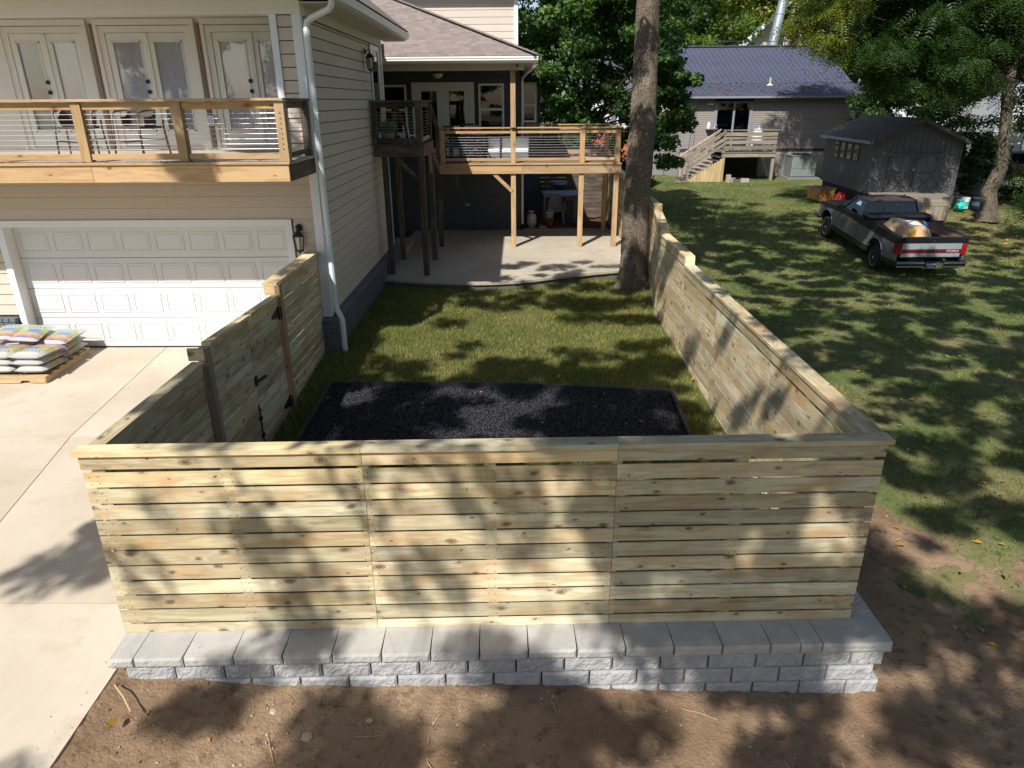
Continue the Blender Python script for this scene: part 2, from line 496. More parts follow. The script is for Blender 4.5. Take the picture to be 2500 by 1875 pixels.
M['leaf_maple'] = leafmat('maple_leaf', (0.040, 0.100, 0.026), (0.070, 0.145, 0.034), (0.11, 0.18, 0.04))
M['leaf_yellow'] = leafmat('yellowing_leaf', (0.095, 0.14, 0.022), (0.15, 0.19, 0.03), (0.25, 0.20, 0.03))
M['leaf_bright'] = leafmat('bright_leaf', (0.07, 0.13, 0.02), (0.10, 0.17, 0.03), (0.15, 0.20, 0.03))
M['leaf_dark'] = leafmat('dark_leaf', (0.022, 0.056, 0.014), (0.038, 0.082, 0.02), (0.07, 0.115, 0.026))
M['leaf_shade'] = leafmat('canopy_leaf', (0.03, 0.07, 0.017), (0.045, 0.085, 0.02), (0.07, 0.10, 0.025), 0.2)
M['leaf_plant'] = leafmat('plant_leaf', (0.10, 0.2, 0.05), (0.16, 0.27, 0.09), (0.22, 0.33, 0.14))
M['fallen'] = leafmat('fallen_leaf', (0.42, 0.26, 0.03), (0.45, 0.22, 0.05), (0.30, 0.14, 0.04), 0.2)
M['fallen_roof'] = leafmat('roof_leaf', (0.42, 0.20, 0.05), (0.36, 0.16, 0.05), (0.5, 0.33, 0.14), 0.1)

def grassmat(name, green, dry, deep):
    m, nt, b = newmat(name)
    isl = nt.nodes.new('ShaderNodeNewGeometry').outputs['Random Per Island']
    co = coords(nt)
    n = noise(nt, co, 0.9, 5, 0.65)
    n2 = noise(nt, co, 4.5, 3, 0.6)
    t = mth(nt, 'ADD', mth(nt, 'MULTIPLY', n, 0.6), mth(nt, 'MULTIPLY', n2, 0.4))
    c = mix(nt, smooth01(nt, t, 0.40, 0.62), green, dry)
    c = mix(nt, smooth01(nt, isl, 0.55, 0.9), c, deep)
    f = mth(nt, 'MULTIPLY_ADD', mth(nt, 'FRACT', mth(nt, 'MULTIPLY', isl, 31.7)), 0.7, 0.65)
    cc = nd(nt, 'ShaderNodeCombineColor', {0: f, 1: f, 2: f}).outputs[0]
    c = mix(nt, 1.0, c, cc, 'MULTIPLY')
    nt.links.new(c, b.inputs['Base Color'])
    b.inputs['Roughness'].default_value = 0.6
    b.inputs['Specular IOR Level'].default_value = 0.2
    tr = nt.nodes.new('ShaderNodeBsdfTranslucent')
    nt.links.new(mix(nt, 1.0, c, (1.3, 1.4, 0.7), 'MULTIPLY'), tr.inputs[0])
    ms = nt.nodes.new('ShaderNodeMixShader'); ms.inputs[0].default_value = 0.35
    nt.links.new(b.outputs[0], ms.inputs[1]); nt.links.new(tr.outputs[0], ms.inputs[2])
    nt.links.new(ms.outputs[0], nt.nodes['Material Output'].inputs[0])
    return m
M['sod'] = grassmat('sod_grass', (0.195, 0.225, 0.06), (0.34, 0.31, 0.125), (0.115, 0.165, 0.045))
M['lawngrass'] = grassmat('lawn_grass', (0.105, 0.185, 0.042), (0.25, 0.235, 0.095), (0.075, 0.145, 0.033))

def ground_mat(name, c1, c2, c3, scale, bmp=0.4, dist=0.02, bscale=40):
    m, nt, b = newmat(name)
    co = coords(nt)
    n = noise(nt, co, scale, 6, 0.62)
    n2 = noise(nt, co, scale * 9, 4, 0.6)
    c = mix(nt, smooth01(nt, n, 0.36, 0.64), c1, c2)
    c = mix(nt, smooth01(nt, n2, 0.5, 0.75), c, c3)
    nt.links.new(c, b.inputs['Base Color'])
    b.inputs['Roughness'].default_value = 0.95
    b.inputs['Specular IOR Level'].default_value = 0.1
    bump(nt, b, mth(nt, 'ADD', n2, mth(nt, 'MULTIPLY', noise(nt, co, bscale, 4, 0.7), 0.5)), bmp, dist)
    return m
M['dirt'] = ground_mat('bare_dirt', (0.215, 0.142, 0.088), (0.30, 0.21, 0.135), (0.135, 0.086, 0.054), 0.9, 0.9, 0.035, 38)
M['soil_lawn'] = ground_mat('lawn_soil', (0.095, 0.125, 0.04), (0.185, 0.165, 0.08), (0.07, 0.095, 0.032), 0.7, 0.6, 0.03, 30)
M['soil_sod'] = ground_mat('sod_soil', (0.075, 0.085, 0.027), (0.13, 0.12, 0.045), (0.05, 0.06, 0.02), 1.2, 0.6, 0.03, 30)
M['mulch'] = ground_mat('rubber_mulch', (0.014, 0.014, 0.017), (0.02, 0.02, 0.024), (0.01, 0.01, 0.012), 3, 0.8, 0.03, 70)
M['mulchchip'] = plain('rubber_chip', (0.042, 0.042, 0.048), 0.5, var=0.7, scale=25)
M['pebble'] = plain('pebbles', (0.38, 0.31, 0.25), 0.9, var=0.45, scale=3)
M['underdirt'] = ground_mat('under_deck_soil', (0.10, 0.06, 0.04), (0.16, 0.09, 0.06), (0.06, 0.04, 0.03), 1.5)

def concrete(name, c1, c2, c3, scale=0.8, rough=0.85, bmp=0.12, stamp=False):
    m, nt, b = newmat(name)
    co = coords(nt)
    r = rnd(nt)
    off = nd(nt, 'ShaderNodeVectorMath', {0: co, 1: nd(nt, 'ShaderNodeCombineXYZ', {0: mth(nt, 'MULTIPLY', r, 40), 1: r, 2: 0.0}).outputs[0]}, operation='ADD').outputs[0]
    n = noise(nt, off, scale, 7, 0.62, 0.4)
    n2 = noise(nt, off, scale * 5, 5, 0.65)
    n3 = noise(nt, off, scale * 60, 3, 0.6)
    c = mix(nt, smooth01(nt, n, 0.35, 0.66), c1, c2)
    c = mix(nt, mth(nt, 'MULTIPLY', smooth01(nt, n2, 0.52, 0.75), 0.55), c, c3)
    c = mix(nt, mth(nt, 'MULTIPLY', smooth01(nt, n3, 0.62, 0.8), 0.25), c, tuple(x * 0.6 for x in c1))
    nt.links.new(c, b.inputs['Base Color'])
    b.inputs['Roughness'].default_value = rough
    b.inputs['Specular IOR Level'].default_value = 0.25
    n5 = noise(nt, off, scale * 16, 5, 0.7)
    h = mth(nt, 'ADD', mth(nt, 'MULTIPLY', n3, 0.25), mth(nt, 'ADD', n2, mth(nt, 'MULTIPLY', n5, 0.9)))
    bump(nt, b, h, 0.6 if stamp else bmp, 0.02 if stamp else 0.006)
    return m
M['drive'] = concrete('driveway_concrete', (0.47, 0.405, 0.315), (0.55, 0.485, 0.395), (0.41, 0.33, 0.23), 0.55)
M['patio'] = concrete('stamped_concrete', (0.40, 0.355, 0.285), (0.47, 0.42, 0.34), (0.28, 0.235, 0.185), 1.1, stamp=True)
M['paver'] = concrete('edge_paver', (0.36, 0.33, 0.27), (0.43, 0.38, 0.31), (0.26, 0.23, 0.18), 2.0)
M['capstone'] = concrete('wall_cap_stone', (0.37, 0.362, 0.345), (0.44, 0.425, 0.395), (0.30, 0.275, 0.24), 2.2, bmp=0.5)
M['block'] = concrete('split_face_block', (0.335, 0.338, 0.342), (0.42, 0.42, 0.42), (0.22, 0.22, 0.225), 3.5, bmp=0.5, stamp=True)
M['darkblock'] = concrete('dark_edge_block', (0.10, 0.10, 0.10), (0.15, 0.145, 0.14), (0.07, 0.07, 0.07), 3.5, stamp=True)

def brickmat(name, c, mortar, bw=0.2, bh=0.075, wash=None, axis='XZ'):
    m, nt, b = newmat(name)
    sep = nd(nt, 'ShaderNodeSeparateXYZ', {0: nd(nt, 'ShaderNodeNewGeometry').outputs['Position']})
    u = mth(nt, 'ADD', sep.outputs[0], sep.outputs[1])
    vec = nd(nt, 'ShaderNodeCombineXYZ', {0: u, 1: sep.outputs[2], 2: 0.0}).outputs[0]
    bt = nd(nt, 'ShaderNodeTexBrick', {'Vector': vec, 'Color1': tuple(x * 0.85 for x in c), 'Color2': tuple(x * 1.15 for x in c), 'Mortar': mortar,
                                       'Scale': 1.0, 'Mortar Size': 0.006, 'Mortar Smooth': 0.3, 'Brick Width': bw, 'Row Height': bh})
    n = noise(nt, coords(nt), 3, 5, 0.6)
    cc = mix(nt, mth(nt, 'MULTIPLY', n, 0.5), bt.outputs[0], wash or tuple(x * 1.25 for x in c))
    nt.links.new(cc, b.inputs['Base Color'])
    b.inputs['Roughness'].default_value = 0.7
    hb = mth(nt, 'MULTIPLY_ADD', bt.outputs['Fac'], -1.0, mth(nt, 'MULTIPLY', noise(nt, coords(nt), 30, 3), 0.35))
    bump(nt, b, hb, 0.6, 0.01)
    return m
M['brick'] = brickmat('slate_painted_brick', (0.115, 0.128, 0.145), (0.085, 0.095, 0.11))
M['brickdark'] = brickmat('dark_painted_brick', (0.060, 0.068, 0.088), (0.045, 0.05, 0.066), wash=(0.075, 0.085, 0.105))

def shingle_mat(name, cols, sat=1.0):
    m, nt, b = newmat(name)
    isl = nt.nodes.new('ShaderNodeNewGeometry').outputs['Random Per Island']
    cr = nt.nodes.new('ShaderNodeValToRGB')
    e = cr.color_ramp.elements
    e[0].color = (*cols[0], 1); e[0].position = 0.0
    e[1].color = (*cols[-1], 1); e[1].position = 1.0
    for i, c in enumerate(cols[1:-1]):
        x = e.new((i + 1) / (len(cols) - 1)); x.color = (*c, 1)
    nt.links.new(isl, cr.inputs[0])
    co = coords(nt)
    n = noise(nt, co, 0.7, 4, 0.6)
    n2 = noise(nt, co, 120, 2, 0.6)
    c = mix(nt, mth(nt, 'MULTIPLY', n, 0.35), cr.outputs[0], cols[len(cols) // 2])
    c = mix(nt, mth(nt, 'MULTIPLY', n2, 0.35), c, tuple(x * 0.6 for x in cols[0]))
    nt.links.new(c, b.inputs['Base Color'])
    b.inputs['Roughness'].default_value = 0.9
    b.inputs['Specular IOR Level'].default_value = 0.2
    bump(nt, b, n2, 0.3, 0.004)
    return m
M['shingle'] = shingle_mat('asphalt_shingle', [(0.185, 0.155, 0.145), (0.225, 0.19, 0.175), (0.25, 0.205, 0.185), (0.29, 0.245, 0.225)])
M['shedroof'] = shingle_mat('shed_shingle', [(0.11, 0.10, 0.10), (0.15, 0.135, 0.125), (0.18, 0.16, 0.15)])

def metalroof():
    m, nt, b = newmat('blue_black_metal_roof')
    co = coords(nt)
    n = noise(nt, co, 0.8, 4, 0.6)
    c = mix(nt, n, (0.058, 0.067, 0.105), (0.078, 0.088, 0.13))
    nt.links.new(c, b.inputs['Base Color'])
    b.inputs['Roughness'].default_value = 0.5
    b.inputs['Metallic'].default_value = 0.1
    return m
M['metalroof'] = metalroof()

def planked(name, c, pitch, axis=0, rough=0.75):
    """painted boards with vertical grooves, for walls already split into panels"""
    m, nt, b = newmat(name)
    co = coords(nt)
    sep = nd(nt, 'ShaderNodeSeparateXYZ', {0: co})
    st = noise(nt, scaled(nt, co, (14, 14, 0.7)), 1.0, 4, 0.6)
    n = noise(nt, co, 1.3, 5, 0.6)
    cc = mix(nt, smooth01(nt, st, 0.35, 0.7), tuple(x * 0.75 for x in c), tuple(x * 1.2 for x in c))
    cc = mix(nt, mth(nt, 'MULTIPLY', smooth01(nt, n, 0.5, 0.75), 0.4), cc, tuple(x * 1.35 for x in c))
    nt.links.new(cc, b.inputs['Base Color'])
    b.inputs['Roughness'].default_value = rough
    bump(nt, b, st, 0.3, 0.01)
    return m
M['shedpaint'] = planked('grey_shed_boards', (0.092, 0.092, 0.096), 0.2)
M['shedtrim'] = plain('dark_shed_trim', (0.065, 0.066, 0.072), 0.7, var=0.2)

def carpaint(name, col, rough=0.35, coat=0.5, dirt=0.25, metallic=0.3):
    m, nt, b = newmat(name)
    co = coords(nt)
    n = noise(nt, co, 2.2, 6, 0.65)
    n2 = noise(nt, co, 11, 4, 0.7)
    c = mix(nt, mth(nt, 'MULTIPLY', smooth01(nt, n, 0.45, 0.75), dirt), col, tuple(x * 0.55 + 0.03 for x in col))
    c = mix(nt, mth(nt, 'MULTIPLY', smooth01(nt, n2, 0.62, 0.78), dirt * 0.7), c, (0.10, 0.07, 0.05))
    nt.links.new(c, b.inputs['Base Color'])
    b.inputs['Roughness'].default_value = rough
    b.inputs['Metallic'].default_value = metallic
    b.inputs['Coat Weight'].default_value = coat
    b.inputs['Coat Roughness'].default_value = 0.15
    return m
M['truckgrey'] = carpaint('truck_grey_paint', (0.16, 0.182, 0.20), 0.4)
M['truckblack'] = carpaint('truck_black_paint', (0.014, 0.014, 0.018), 0.38, dirt=0.12)
M['trucksilver'] = carpaint('tailgate_silver', (0.38, 0.43, 0.46), 0.35)
M['truckroof'] = carpaint('faded_roof_paint', (0.05, 0.035, 0.035), 0.55, coat=0.1, dirt=0.6, metallic=0.0)
M['bed'] = plain('truck_bed_liner', (0.015, 0.015, 0.018), 0.8, var=0.3, scale=6)

def bark(name, c1, c2, c3):
    m, nt, b = newmat(name)
    co = coords(nt)
    v = scaled(nt, co, (1, 1, 0.32))
    n0 = noise(nt, v, 6, 5, 0.6)
    dv = nd(nt, 'ShaderNodeVectorMath', {0: v, 1: nd(nt, 'ShaderNodeTexNoise', {'Vector': v, 'Scale': 9.0, 'Detail': 3.0}).outputs[1]}, operation='ADD').outputs[0]
    vo = nd(nt, 'ShaderNodeTexVoronoi', {'Vector': dv, 'Scale': 17.0}, feature='DISTANCE_TO_EDGE')
    e = smooth01(nt, vo.outputs['Distance'], 0.0, 0.10)
    n2 = noise(nt, co, 1.1, 4, 0.6)
    c = mix(nt, n0, c1, c2)
    c = mix(nt, smooth01(nt, n2, 0.5, 0.7), c, tuple(x * 1.3 for x in c2))
    c = mix(nt, mth(nt, 'SUBTRACT', 1.0, e), c, c3)
    nt.links.new(c, b.inputs['Base Color'])
    b.inputs['Roughness'].default_value = 0.95
    b.inputs['Specular IOR Level'].default_value = 0.1
    bump(nt, b, mth(nt, 'ADD', e, mth(nt, 'MULTIPLY', n0, 0.7)), 1.0, 0.035)
    return m
M['bark'] = bark('grey_furrowed_bark', (0.19, 0.155, 0.125), (0.31, 0.25, 0.195), (0.05, 0.042, 0.037))
M['barkdark'] = bark('dark_bark', (0.07, 0.055, 0.042), (0.12, 0.095, 0.07), (0.025, 0.02, 0.017))

def glassmat(name, tint=(0.9, 0.93, 0.95), refl=1.0, dark=0.0):
    m, nt, b = newmat(name)
    nt.nodes.remove(b)
    tr = nd(nt, 'ShaderNodeBsdfTransparent', {0: tint})
    gl = nd(nt, 'ShaderNodeBsdfGlossy', {0: (1, 1, 1), 'Roughness': 0.02})
    fr = nd(nt, 'ShaderNodeFresnel', {0: 1.55})
    f = mth(nt, 'MULTIPLY', fr.outputs[0], refl, clamp=True)
    ms = nd(nt, 'ShaderNodeMixShader', {0: f, 1: tr.outputs[0], 2: gl.outputs[0]})
    nt.links.new(ms.outputs[0], nt.nodes['Material Output'].inputs[0])
    return m
M['glass'] = glassmat('window_glass', (0.98, 0.98, 1.0), refl=1.3)
M['glassdark'] = glassmat('tinted_glass', (0.45, 0.5, 0.5), 1.0)

def bagmat():
    """printed plastic sack: bands of print across the bag, silver back and ends"""
    m, nt, b = newmat('printed_bag_plastic')
    co = coords(nt)
    sep = nd(nt, 'ShaderNodeSeparateXYZ', {0: co})
    x, y, z = sep.outputs
    # local y runs along the bag from -0.33 to 0.33; x across
    t = mth(nt, 'MULTIPLY_ADD', y, 1.0 / 0.66, 0.5)
    cr = nt.nodes.new('ShaderNodeValToRGB'); cr.color_ramp.interpolation = 'CONSTANT'
    stops = [(0.0, (0.42, 0.42, 0.44)), (0.10, (0.10, 0.12, 0.40)), (0.14, (0.38, 0.22, 0.13)), (0.24, (0.46, 0.34, 0.20)), (0.36, (0.40, 0.24, 0.15)),
             (0.44, (0.30, 0.40, 0.16)), (0.58, (0.42, 0.40, 0.22)), (0.66, (0.20, 0.50, 0.18)), (0.70, (0.52, 0.54, 0.52)), (0.86, (0.54, 0.54, 0.53)), (0.92, (0.42, 0.42, 0.44))]
    e = cr.color_ramp.elements
    e[0].position = 0; e[0].color = (*stops[0][1], 1); e[1].position = 0.10; e[1].color = (*stops[1][1], 1)
    for p, c in stops[2:]:
        q = e.new(p); q.color = (*c, 1)
    nt.links.new(mth(nt, 'ADD', t, mth(nt, 'MULTIPLY_ADD', noise(nt, co, 9, 2), 0.03, -0.015)), cr.inputs[0])
    c = cr.outputs[0]
    c = mix(nt, smooth01(nt, noise(nt, scaled(nt, co, (30, 6, 1)), 1.0, 3), 0.45, 0.7), c, mix(nt, 0.55, c, (0.55, 0.45, 0.30)))
    # blue product panel
    inx = mth(nt, 'LESS_THAN', mth(nt, 'ABSOLUTE', mth(nt, 'SUBTRACT', x, 0.05)), 0.10)
    iny = mth(nt, 'MULTIPLY', mth(nt, 'GREATER_THAN', t, 0.43), mth(nt, 'LESS_THAN', t, 0.60))
    c = mix(nt, mth(nt, 'MULTIPLY', inx, iny), c, (0.09, 0.25, 0.60))
    # row of dark oval marks in the white band
    px = mth(nt, 'SUBTRACT', mth(nt, 'FRACT', mth(nt, 'MULTIPLY', x, 1 / 0.055)), 0.5)
    py = mth(nt, 'MULTIPLY', mth(nt, 'SUBTRACT', t, 0.735), 26.0)
    d = mth(nt, 'ADD', mth(nt, 'MULTIPLY', mth(nt, 'MULTIPLY', px, px), 6.0), mth(nt, 'MULTIPLY', py, py))
    oval = mth(nt, 'MULTIPLY', mth(nt, 'LESS_THAN', d, 0.55), mth(nt, 'LESS_THAN', mth(nt, 'ABSOLUTE', x), 0.16))
    c = mix(nt, oval, c, (0.035, 0.035, 0.04))
    ln = mth(nt, 'MULTIPLY', mth(nt, 'LESS_THAN', mth(nt, 'ABSOLUTE', mth(nt, 'SUBTRACT', t, 0.80)), 0.008), mth(nt, 'LESS_THAN', mth(nt, 'ABSOLUTE', x), 0.17))
    c = mix(nt, ln, c, (0.06, 0.06, 0.09))
    # print only on the upper face
    nz = nd(nt, 'ShaderNodeSeparateXYZ', {0: coords(nt, 'Normal')}).outputs[2]
    up = smooth01(nt, nz, 0.25, 0.5)
    sil = mix(nt, noise(nt, co, 45, 3), (0.13, 0.127, 0.122), (0.38, 0.37, 0.36))
    c = mix(nt, up, sil, c)
    nt.links.new(c, b.inputs['Base Color'])
    b.inputs['Roughness'].default_value = 0.28
    b.inputs['Specular IOR Level'].default_value = 0.6
    bump(nt, b, noise(nt, co, 55, 4, 0.6), 0.5, 0.012)
    return m
M['bag'] = bagmat()
# ---------------------------------------------------------------- ground
def zdrive(y):
    return -0.02 + (y - 4.4) * (0.0525 if y > 4.4 else 0.03)
def zlawn(y):
    return float(np.interp(y, [4.6, 8.4, 11.4, 15.5, 24], [0.10, 0.26, 0.42, 0.44, 0.46]))
def zright(x, y):
    b = np.interp(y, [-40, 2.0, 4.6, 8, 12, 16, 19.2, 21.1, 24.5, 27.5, 30, 44, 120, 900], [-0.6, -0.5, -0.42, -0.41, -0.40, -0.40, -0.41, -0.40, -0.07, 0.20, 0.30, 0.40, 0.8, 4.0])
    t = np.clip((x - 3.2) / 9.0, 0, 1)
    return b + 0.06 * t * np.clip((14 - y) / 8, 0, 1)
def zground(x, y):
    """the sheet under everything: high by the driveway, low by the right lawn"""
    zl = zdrive(min(max(y, -8), 30)) - 0.06
    zr = float(zright(x, y))
    t = min(max((x + 3.4) / 6.5, 0), 1)
    front = lerp(zl + 0.03, zr, t)
    if y > 5.2 and -3.3 < x < 2.9: return front - 0.12
    if x < -3.4: return min(zl, 1.0) if y < 60 else zr
    return front

def sheet(name, xs, ys, zf, mat, kind='structure', jit=0.0, parent=None, seed=1):
    rr = np.random.RandomState(seed)
    V = []
    for y in ys:
        for x in xs:
            V.append((x, y, zf(x, y) + (rr.uniform(-jit, jit) if jit else 0)))
    n = len(xs); F = []
    for j in range(len(ys) - 1):
        for i in range(n - 1):
            F.append((j * n + i, j * n + i + 1, (j + 1) * n + i + 1, (j + 1) * n + i))
    return npobj(name, np.array(V), np.array(F), mat, parent, kind, smooth=True)

xs = [-900, -300, -100, -50, -25, -14, -10] + [-8 + 0.8 * i for i in range(50)] + [36, 50, 100, 300, 900]
ys = [-300, -100, -40, -20, -10, -4] + [-2 + 0.6 * i for i in range(70)] + [42, 46, 52, 60, 80, 120, 200, 400, 900]
def zbase(x, y):
    if y > 15 and x < 3.6:
        return 0.42 if y < 60 else float(zright(x, y))
    return zground(x, y) - 0.05
sheet('ground', xs, ys, lambda x, y: zbase(x, y) - 0.015, M['soil_lawn'])

# bare dirt in front of the retaining wall, rough with clods and tyre marks
def zdirt(x, y):
    t = min(max((x + 3.4) / 6.5, 0), 1)
    z = lerp(zdrive(y) - 0.008 - 0.045 * min(max((x + 3.38) / 0.22, 0), 1), float(zright(x, y)), t)
    z += 0.03 * math.sin(x * 1.7 + y) * math.sin(y * 2.3 - x * 0.6) * min(1, (x + 3.4))
    # ruts near the driveway corner
    d = abs((x + 1.75) + 0.55 * (y - 3.2))
    if d < 0.35 and y < 3.5:
        z += 0.018 * math.sin(y * 42 + x * 18) * (1 - d / 0.35) * min(1, (3.5 - y) * 4)
    return z
def border(x, y):
    """> 0 on the lawn, < 0 on bare dirt; a ragged edge"""
    yb = np.interp(x, [2.9, 3.3, 4.0, 5.0, 6.5, 9.0, 13.0], [9.6, 8.6, 7.3, 6.1, 5.1, 4.5, 3.9])
    w = 0.45 * np.sin(x * 2.3 + 1.7 * np.sin(y * 1.9)) + 0.35 * np.sin(x * 5.1 - y * 3.3) * np.sin(y * 4.7 + x) + 0.25 * np.sin(9 * x + 4 * y) * np.sin(8 * y - 3 * x)
    return (y - yb) * 0.55 + w
tab = np.random.RandomState(4).rand(90, 240)
def dirtgrid(xs, ys, keep):
    V = []; F = []; nx = len(xs)
    for j, y in enumerate(ys):
        for i, x in enumerate(xs):
            z = zdirt(x, y) + (tab[j % 90, i % 240] - 0.5) * 0.022
            if x > 2.9 and y > 3.4: z -= 0.03 * float(np.clip(border(x, y), -1.2, 1.6))
            V.append((x, y, z))
    for j in range(len(ys) - 1):
        for i in range(nx - 1):
            if keep(xs[i], ys[j]): F.append((j * nx + i, j * nx + i + 1, (j + 1) * nx + i + 1, (j + 1) * nx + i))
    return np.array(V), np.array(F)
V, F = dirtgrid(np.arange(-3.38, 14.0, 0.07), np.arange(0.4, 10.2, 0.07), lambda x, y: y < 4.85 or x > 2.93)
npobj('dirt', V, F, M['dirt'], None, 'structure', smooth=True)

# driveway: separate concrete slabs with sawn joints
drv = tag(npobj('driveway', np.array([(-30, -20, zdrive(-20) - .03), (-3.36, -20, zdrive(-20) - .03), (-3.36, 4.4, -0.05), (-30, 4.4, -0.05),
                                      (-3.36, 4.4, -0.05), (-30, 4.4, -.05), (-3.36, 11.9, zdrive(11.9) - .03), (-30, 11.9, zdrive(11.9) - .03)]),
                np.array([(0, 1, 2, 3), (5, 4, 6, 7)]), M['soil_sod'], None), kind='structure')
jl = [(-20, -4.55), (4.4, -5.38), (6.5, -5.72), (8.43, -6.07), (11.72, -6.24)]
def jx(y): return interp(y, [p[0] for p in jl], [p[1] for p in jl])
rows = [-8, -4, -0.3, 2.6, 5.26, 8.44, 11.70]
def slab(xa, xb, y0, y1):
    g = 0.006; mb = MB(); n = 3
    for k in range(n):
        ya = lerp(y0 + g, y1 - g, k / n); yb = lerp(y0 + g, y1 - g, (k + 1) / n)
        pts = []
        for zt in (-0.10, 0.0):
            for (x, y) in ((xa(ya) + g, ya), (xb(ya) - g, ya), (xb(yb) - g, yb), (xa(yb) + g, yb)):
                pts.append((x, y, zdrive(y) + zt))
        b = len(mb.v); mb.v += pts
        mb.f.append((b + 4, b + 5, b + 6, b + 7))
        mb.f.append((b, b + 4, b + 7, b + 3)); mb.f.append((b + 1, b + 2, b + 6, b + 5))
        if k == 0: mb.f.append((b, b + 1, b + 5, b + 4))
        if k == n - 1: mb.f.append((b + 2, b + 3, b + 7, b + 6))
    build('slab', mb, M['drive'], drv, fix=False)
for y0, y1 in zip(rows[:-1], rows[1:]):
    slab(jx, lambda y: -3.36, y0, y1)
    slab(lambda y: jx(y) - 3.1, jx, y0, y1)
    slab(lambda y: jx(y) - 6.2, lambda y: jx(y) - 3.1, y0, y1)
mb = MB(); mb.box(-12.6, -3.36, 11.71, 12.3, 0.25, zdrive(11.7) + 0.012)
build('slab', mb, M['drive'], drv)

# fenced lawn and the sod blades
xs = np.linspace(-3.3, 3.05, 24); ys = np.linspace(4.95, 16.9, 40)
rsl = np.random.RandomState(9)
sheet('lawn', xs, ys, lambda x, y: zlawn(y) - 0.02, M['soil_sod'], jit=0.012)

def blades(name, n, region, zf, h, w, mat, seed, label, dens=None, lean=0.6):
    r = np.random.RandomState(seed)
    x0, x1, y0, y1 = region
    P = np.stack([r.uniform(x0, x1, n), r.uniform(y0, y1, n)], 1)
    if dens is not None:
        P = P[dens(P, r)]
    n = len(P)
    z = zf(P)
    a = r.uniform(0, 2 * np.pi, n); hh = h * r.uniform(0.5, 1.15, n); ww = w * r.uniform(0.6, 1.2, n)
    la = r.uniform(0, 2 * np.pi, n); ll = lean * hh * r.uniform(0.1, 1.0, n)
    V = np.zeros((n, 3, 3), np.float32)
    V[:, 0] = np.stack([P[:, 0] - np.cos(a) * ww, P[:, 1] - np.sin(a) * ww, z - 0.01], 1)
    V[:, 1] = np.stack([P[:, 0] + np.cos(a) * ww, P[:, 1] + np.sin(a) * ww, z - 0.01], 1)
    V[:, 2] = np.stack([P[:, 0] + np.cos(la) * ll, P[:, 1] + np.sin(la) * ll, z + hh], 1)
    F = np.arange(n * 3).reshape(n, 3)
    o = npobj(name, V.reshape(-1, 3), F, mat, None, 'stuff', label)
    return o
def dens_sod(P, r):
    bed = (P[:, 0] > -2.87) & (P[:, 0] < 2.27) & (P[:, 1] > 7.7) & (P[:, 1] < 9.80 - 0.06 * (P[:, 0] + 2.9))
    px = np.interp(P[:, 0], PATIO_X, PATIO_Y)
    vis = np.clip(1.15 - (P[:, 1] - 9) * 0.06, 0.4, 1)
    return (~bed) & (P[:, 1] < px - 0.03) & (P[:, 1] > 7.0) & (r.rand(len(P)) < vis)
PATIO_X = [-3.3, -3.15, -2.6, -2.01, -1.5, -1.07, -0.6, -0.15, 0.35, 0.79, 1.3, 1.78, 2.45, 3.2]
PATIO_Y = [15.95, 15.84, 15.66, 15.52, 15.44, 15.41, 15.43, 15.51, 15.70, 15.93, 16.16, 16.37, 16.61, 16.8]
blades('sod_grass', 150000, (-3.25, 3.0, 7.0, 16.8), lambda P: np.interp(P[:, 1], [4.6, 8.4, 11.4, 15.5, 24], [0.10, 0.26, 0.42, 0.44, 0.46]) - 0.012,
       0.062, 0.0055, M['sod'], 3, 'lush green sod covering the fenced yard', dens_sod, 0.9)
tag(bpy.data.objects['sod_grass'], cat='grass')

def zr_np(P):
    return zright(P[:, 0], P[:, 1])
xs = np.concatenate([np.arange(2.95, 12, 0.14), np.linspace(12.5, 40, 36)]); ys = np.concatenate([np.arange(3.5, 11.5, 0.12), np.linspace(12, 30, 36), np.linspace(31, 60, 20)])
def zrl(x, y):
    z = float(zright(x, y))
    if y < 11 and x < 15: z += 0.03 * float(np.clip(border(x, y), -1.6, 0.6)) - 0.0
    return z - 0.004
sheet('right_lawn', xs, ys, zrl, M['soil_lawn'], jit=0.008)
def dens_right(P, r):
    d = np.hypot(P[:, 0], P[:, 1])
    keep = np.clip((11.0 / d) ** 1.7, 0.03, 1)
    patch = np.sin(P[:, 0] * 1.1 + 2 * np.sin(P[:, 1] * 0.5)) * np.sin(P[:, 1] * 0.9 + 1.3 * np.sin(P[:, 0] * 0.7))
    patch2 = np.sin(P[:, 0] * 3.1 + np.sin(P[:, 1] * 2.3)) * np.sin(P[:, 1] * 2.7)
    keep = keep * np.clip(0.75 + 0.45 * patch + 0.3 * patch2, 0.06, 1)
    keep = keep * np.clip(border(P[:, 0], P[:, 1]) * 0.6 + 0.25, 0.0, 1) * 1.3
    inview = (P[:, 0] < 0.78 * P[:, 1] + 2.2)
    leafy = (P[:, 0] > 14.2) & (P[:, 1] > 23.5)
    return inview & ~leafy & (r.rand(len(P)) < keep)
blades('lawn_grass', 950000, (2.98, 26, 3.9, 41), lambda P: zr_np(P) + np.where(P[:, 1] < 11, 0.03 * np.clip(border(P[:, 0], P[:, 1]), -1.6, 0.6), 0) - 0.004, 0.048, 0.0068, M['lawngrass'], 5, 'thin patchy grass on the wide lawn right of the fence', dens_right, 1.0)
tag(bpy.data.objects['lawn_grass'], cat='grass')
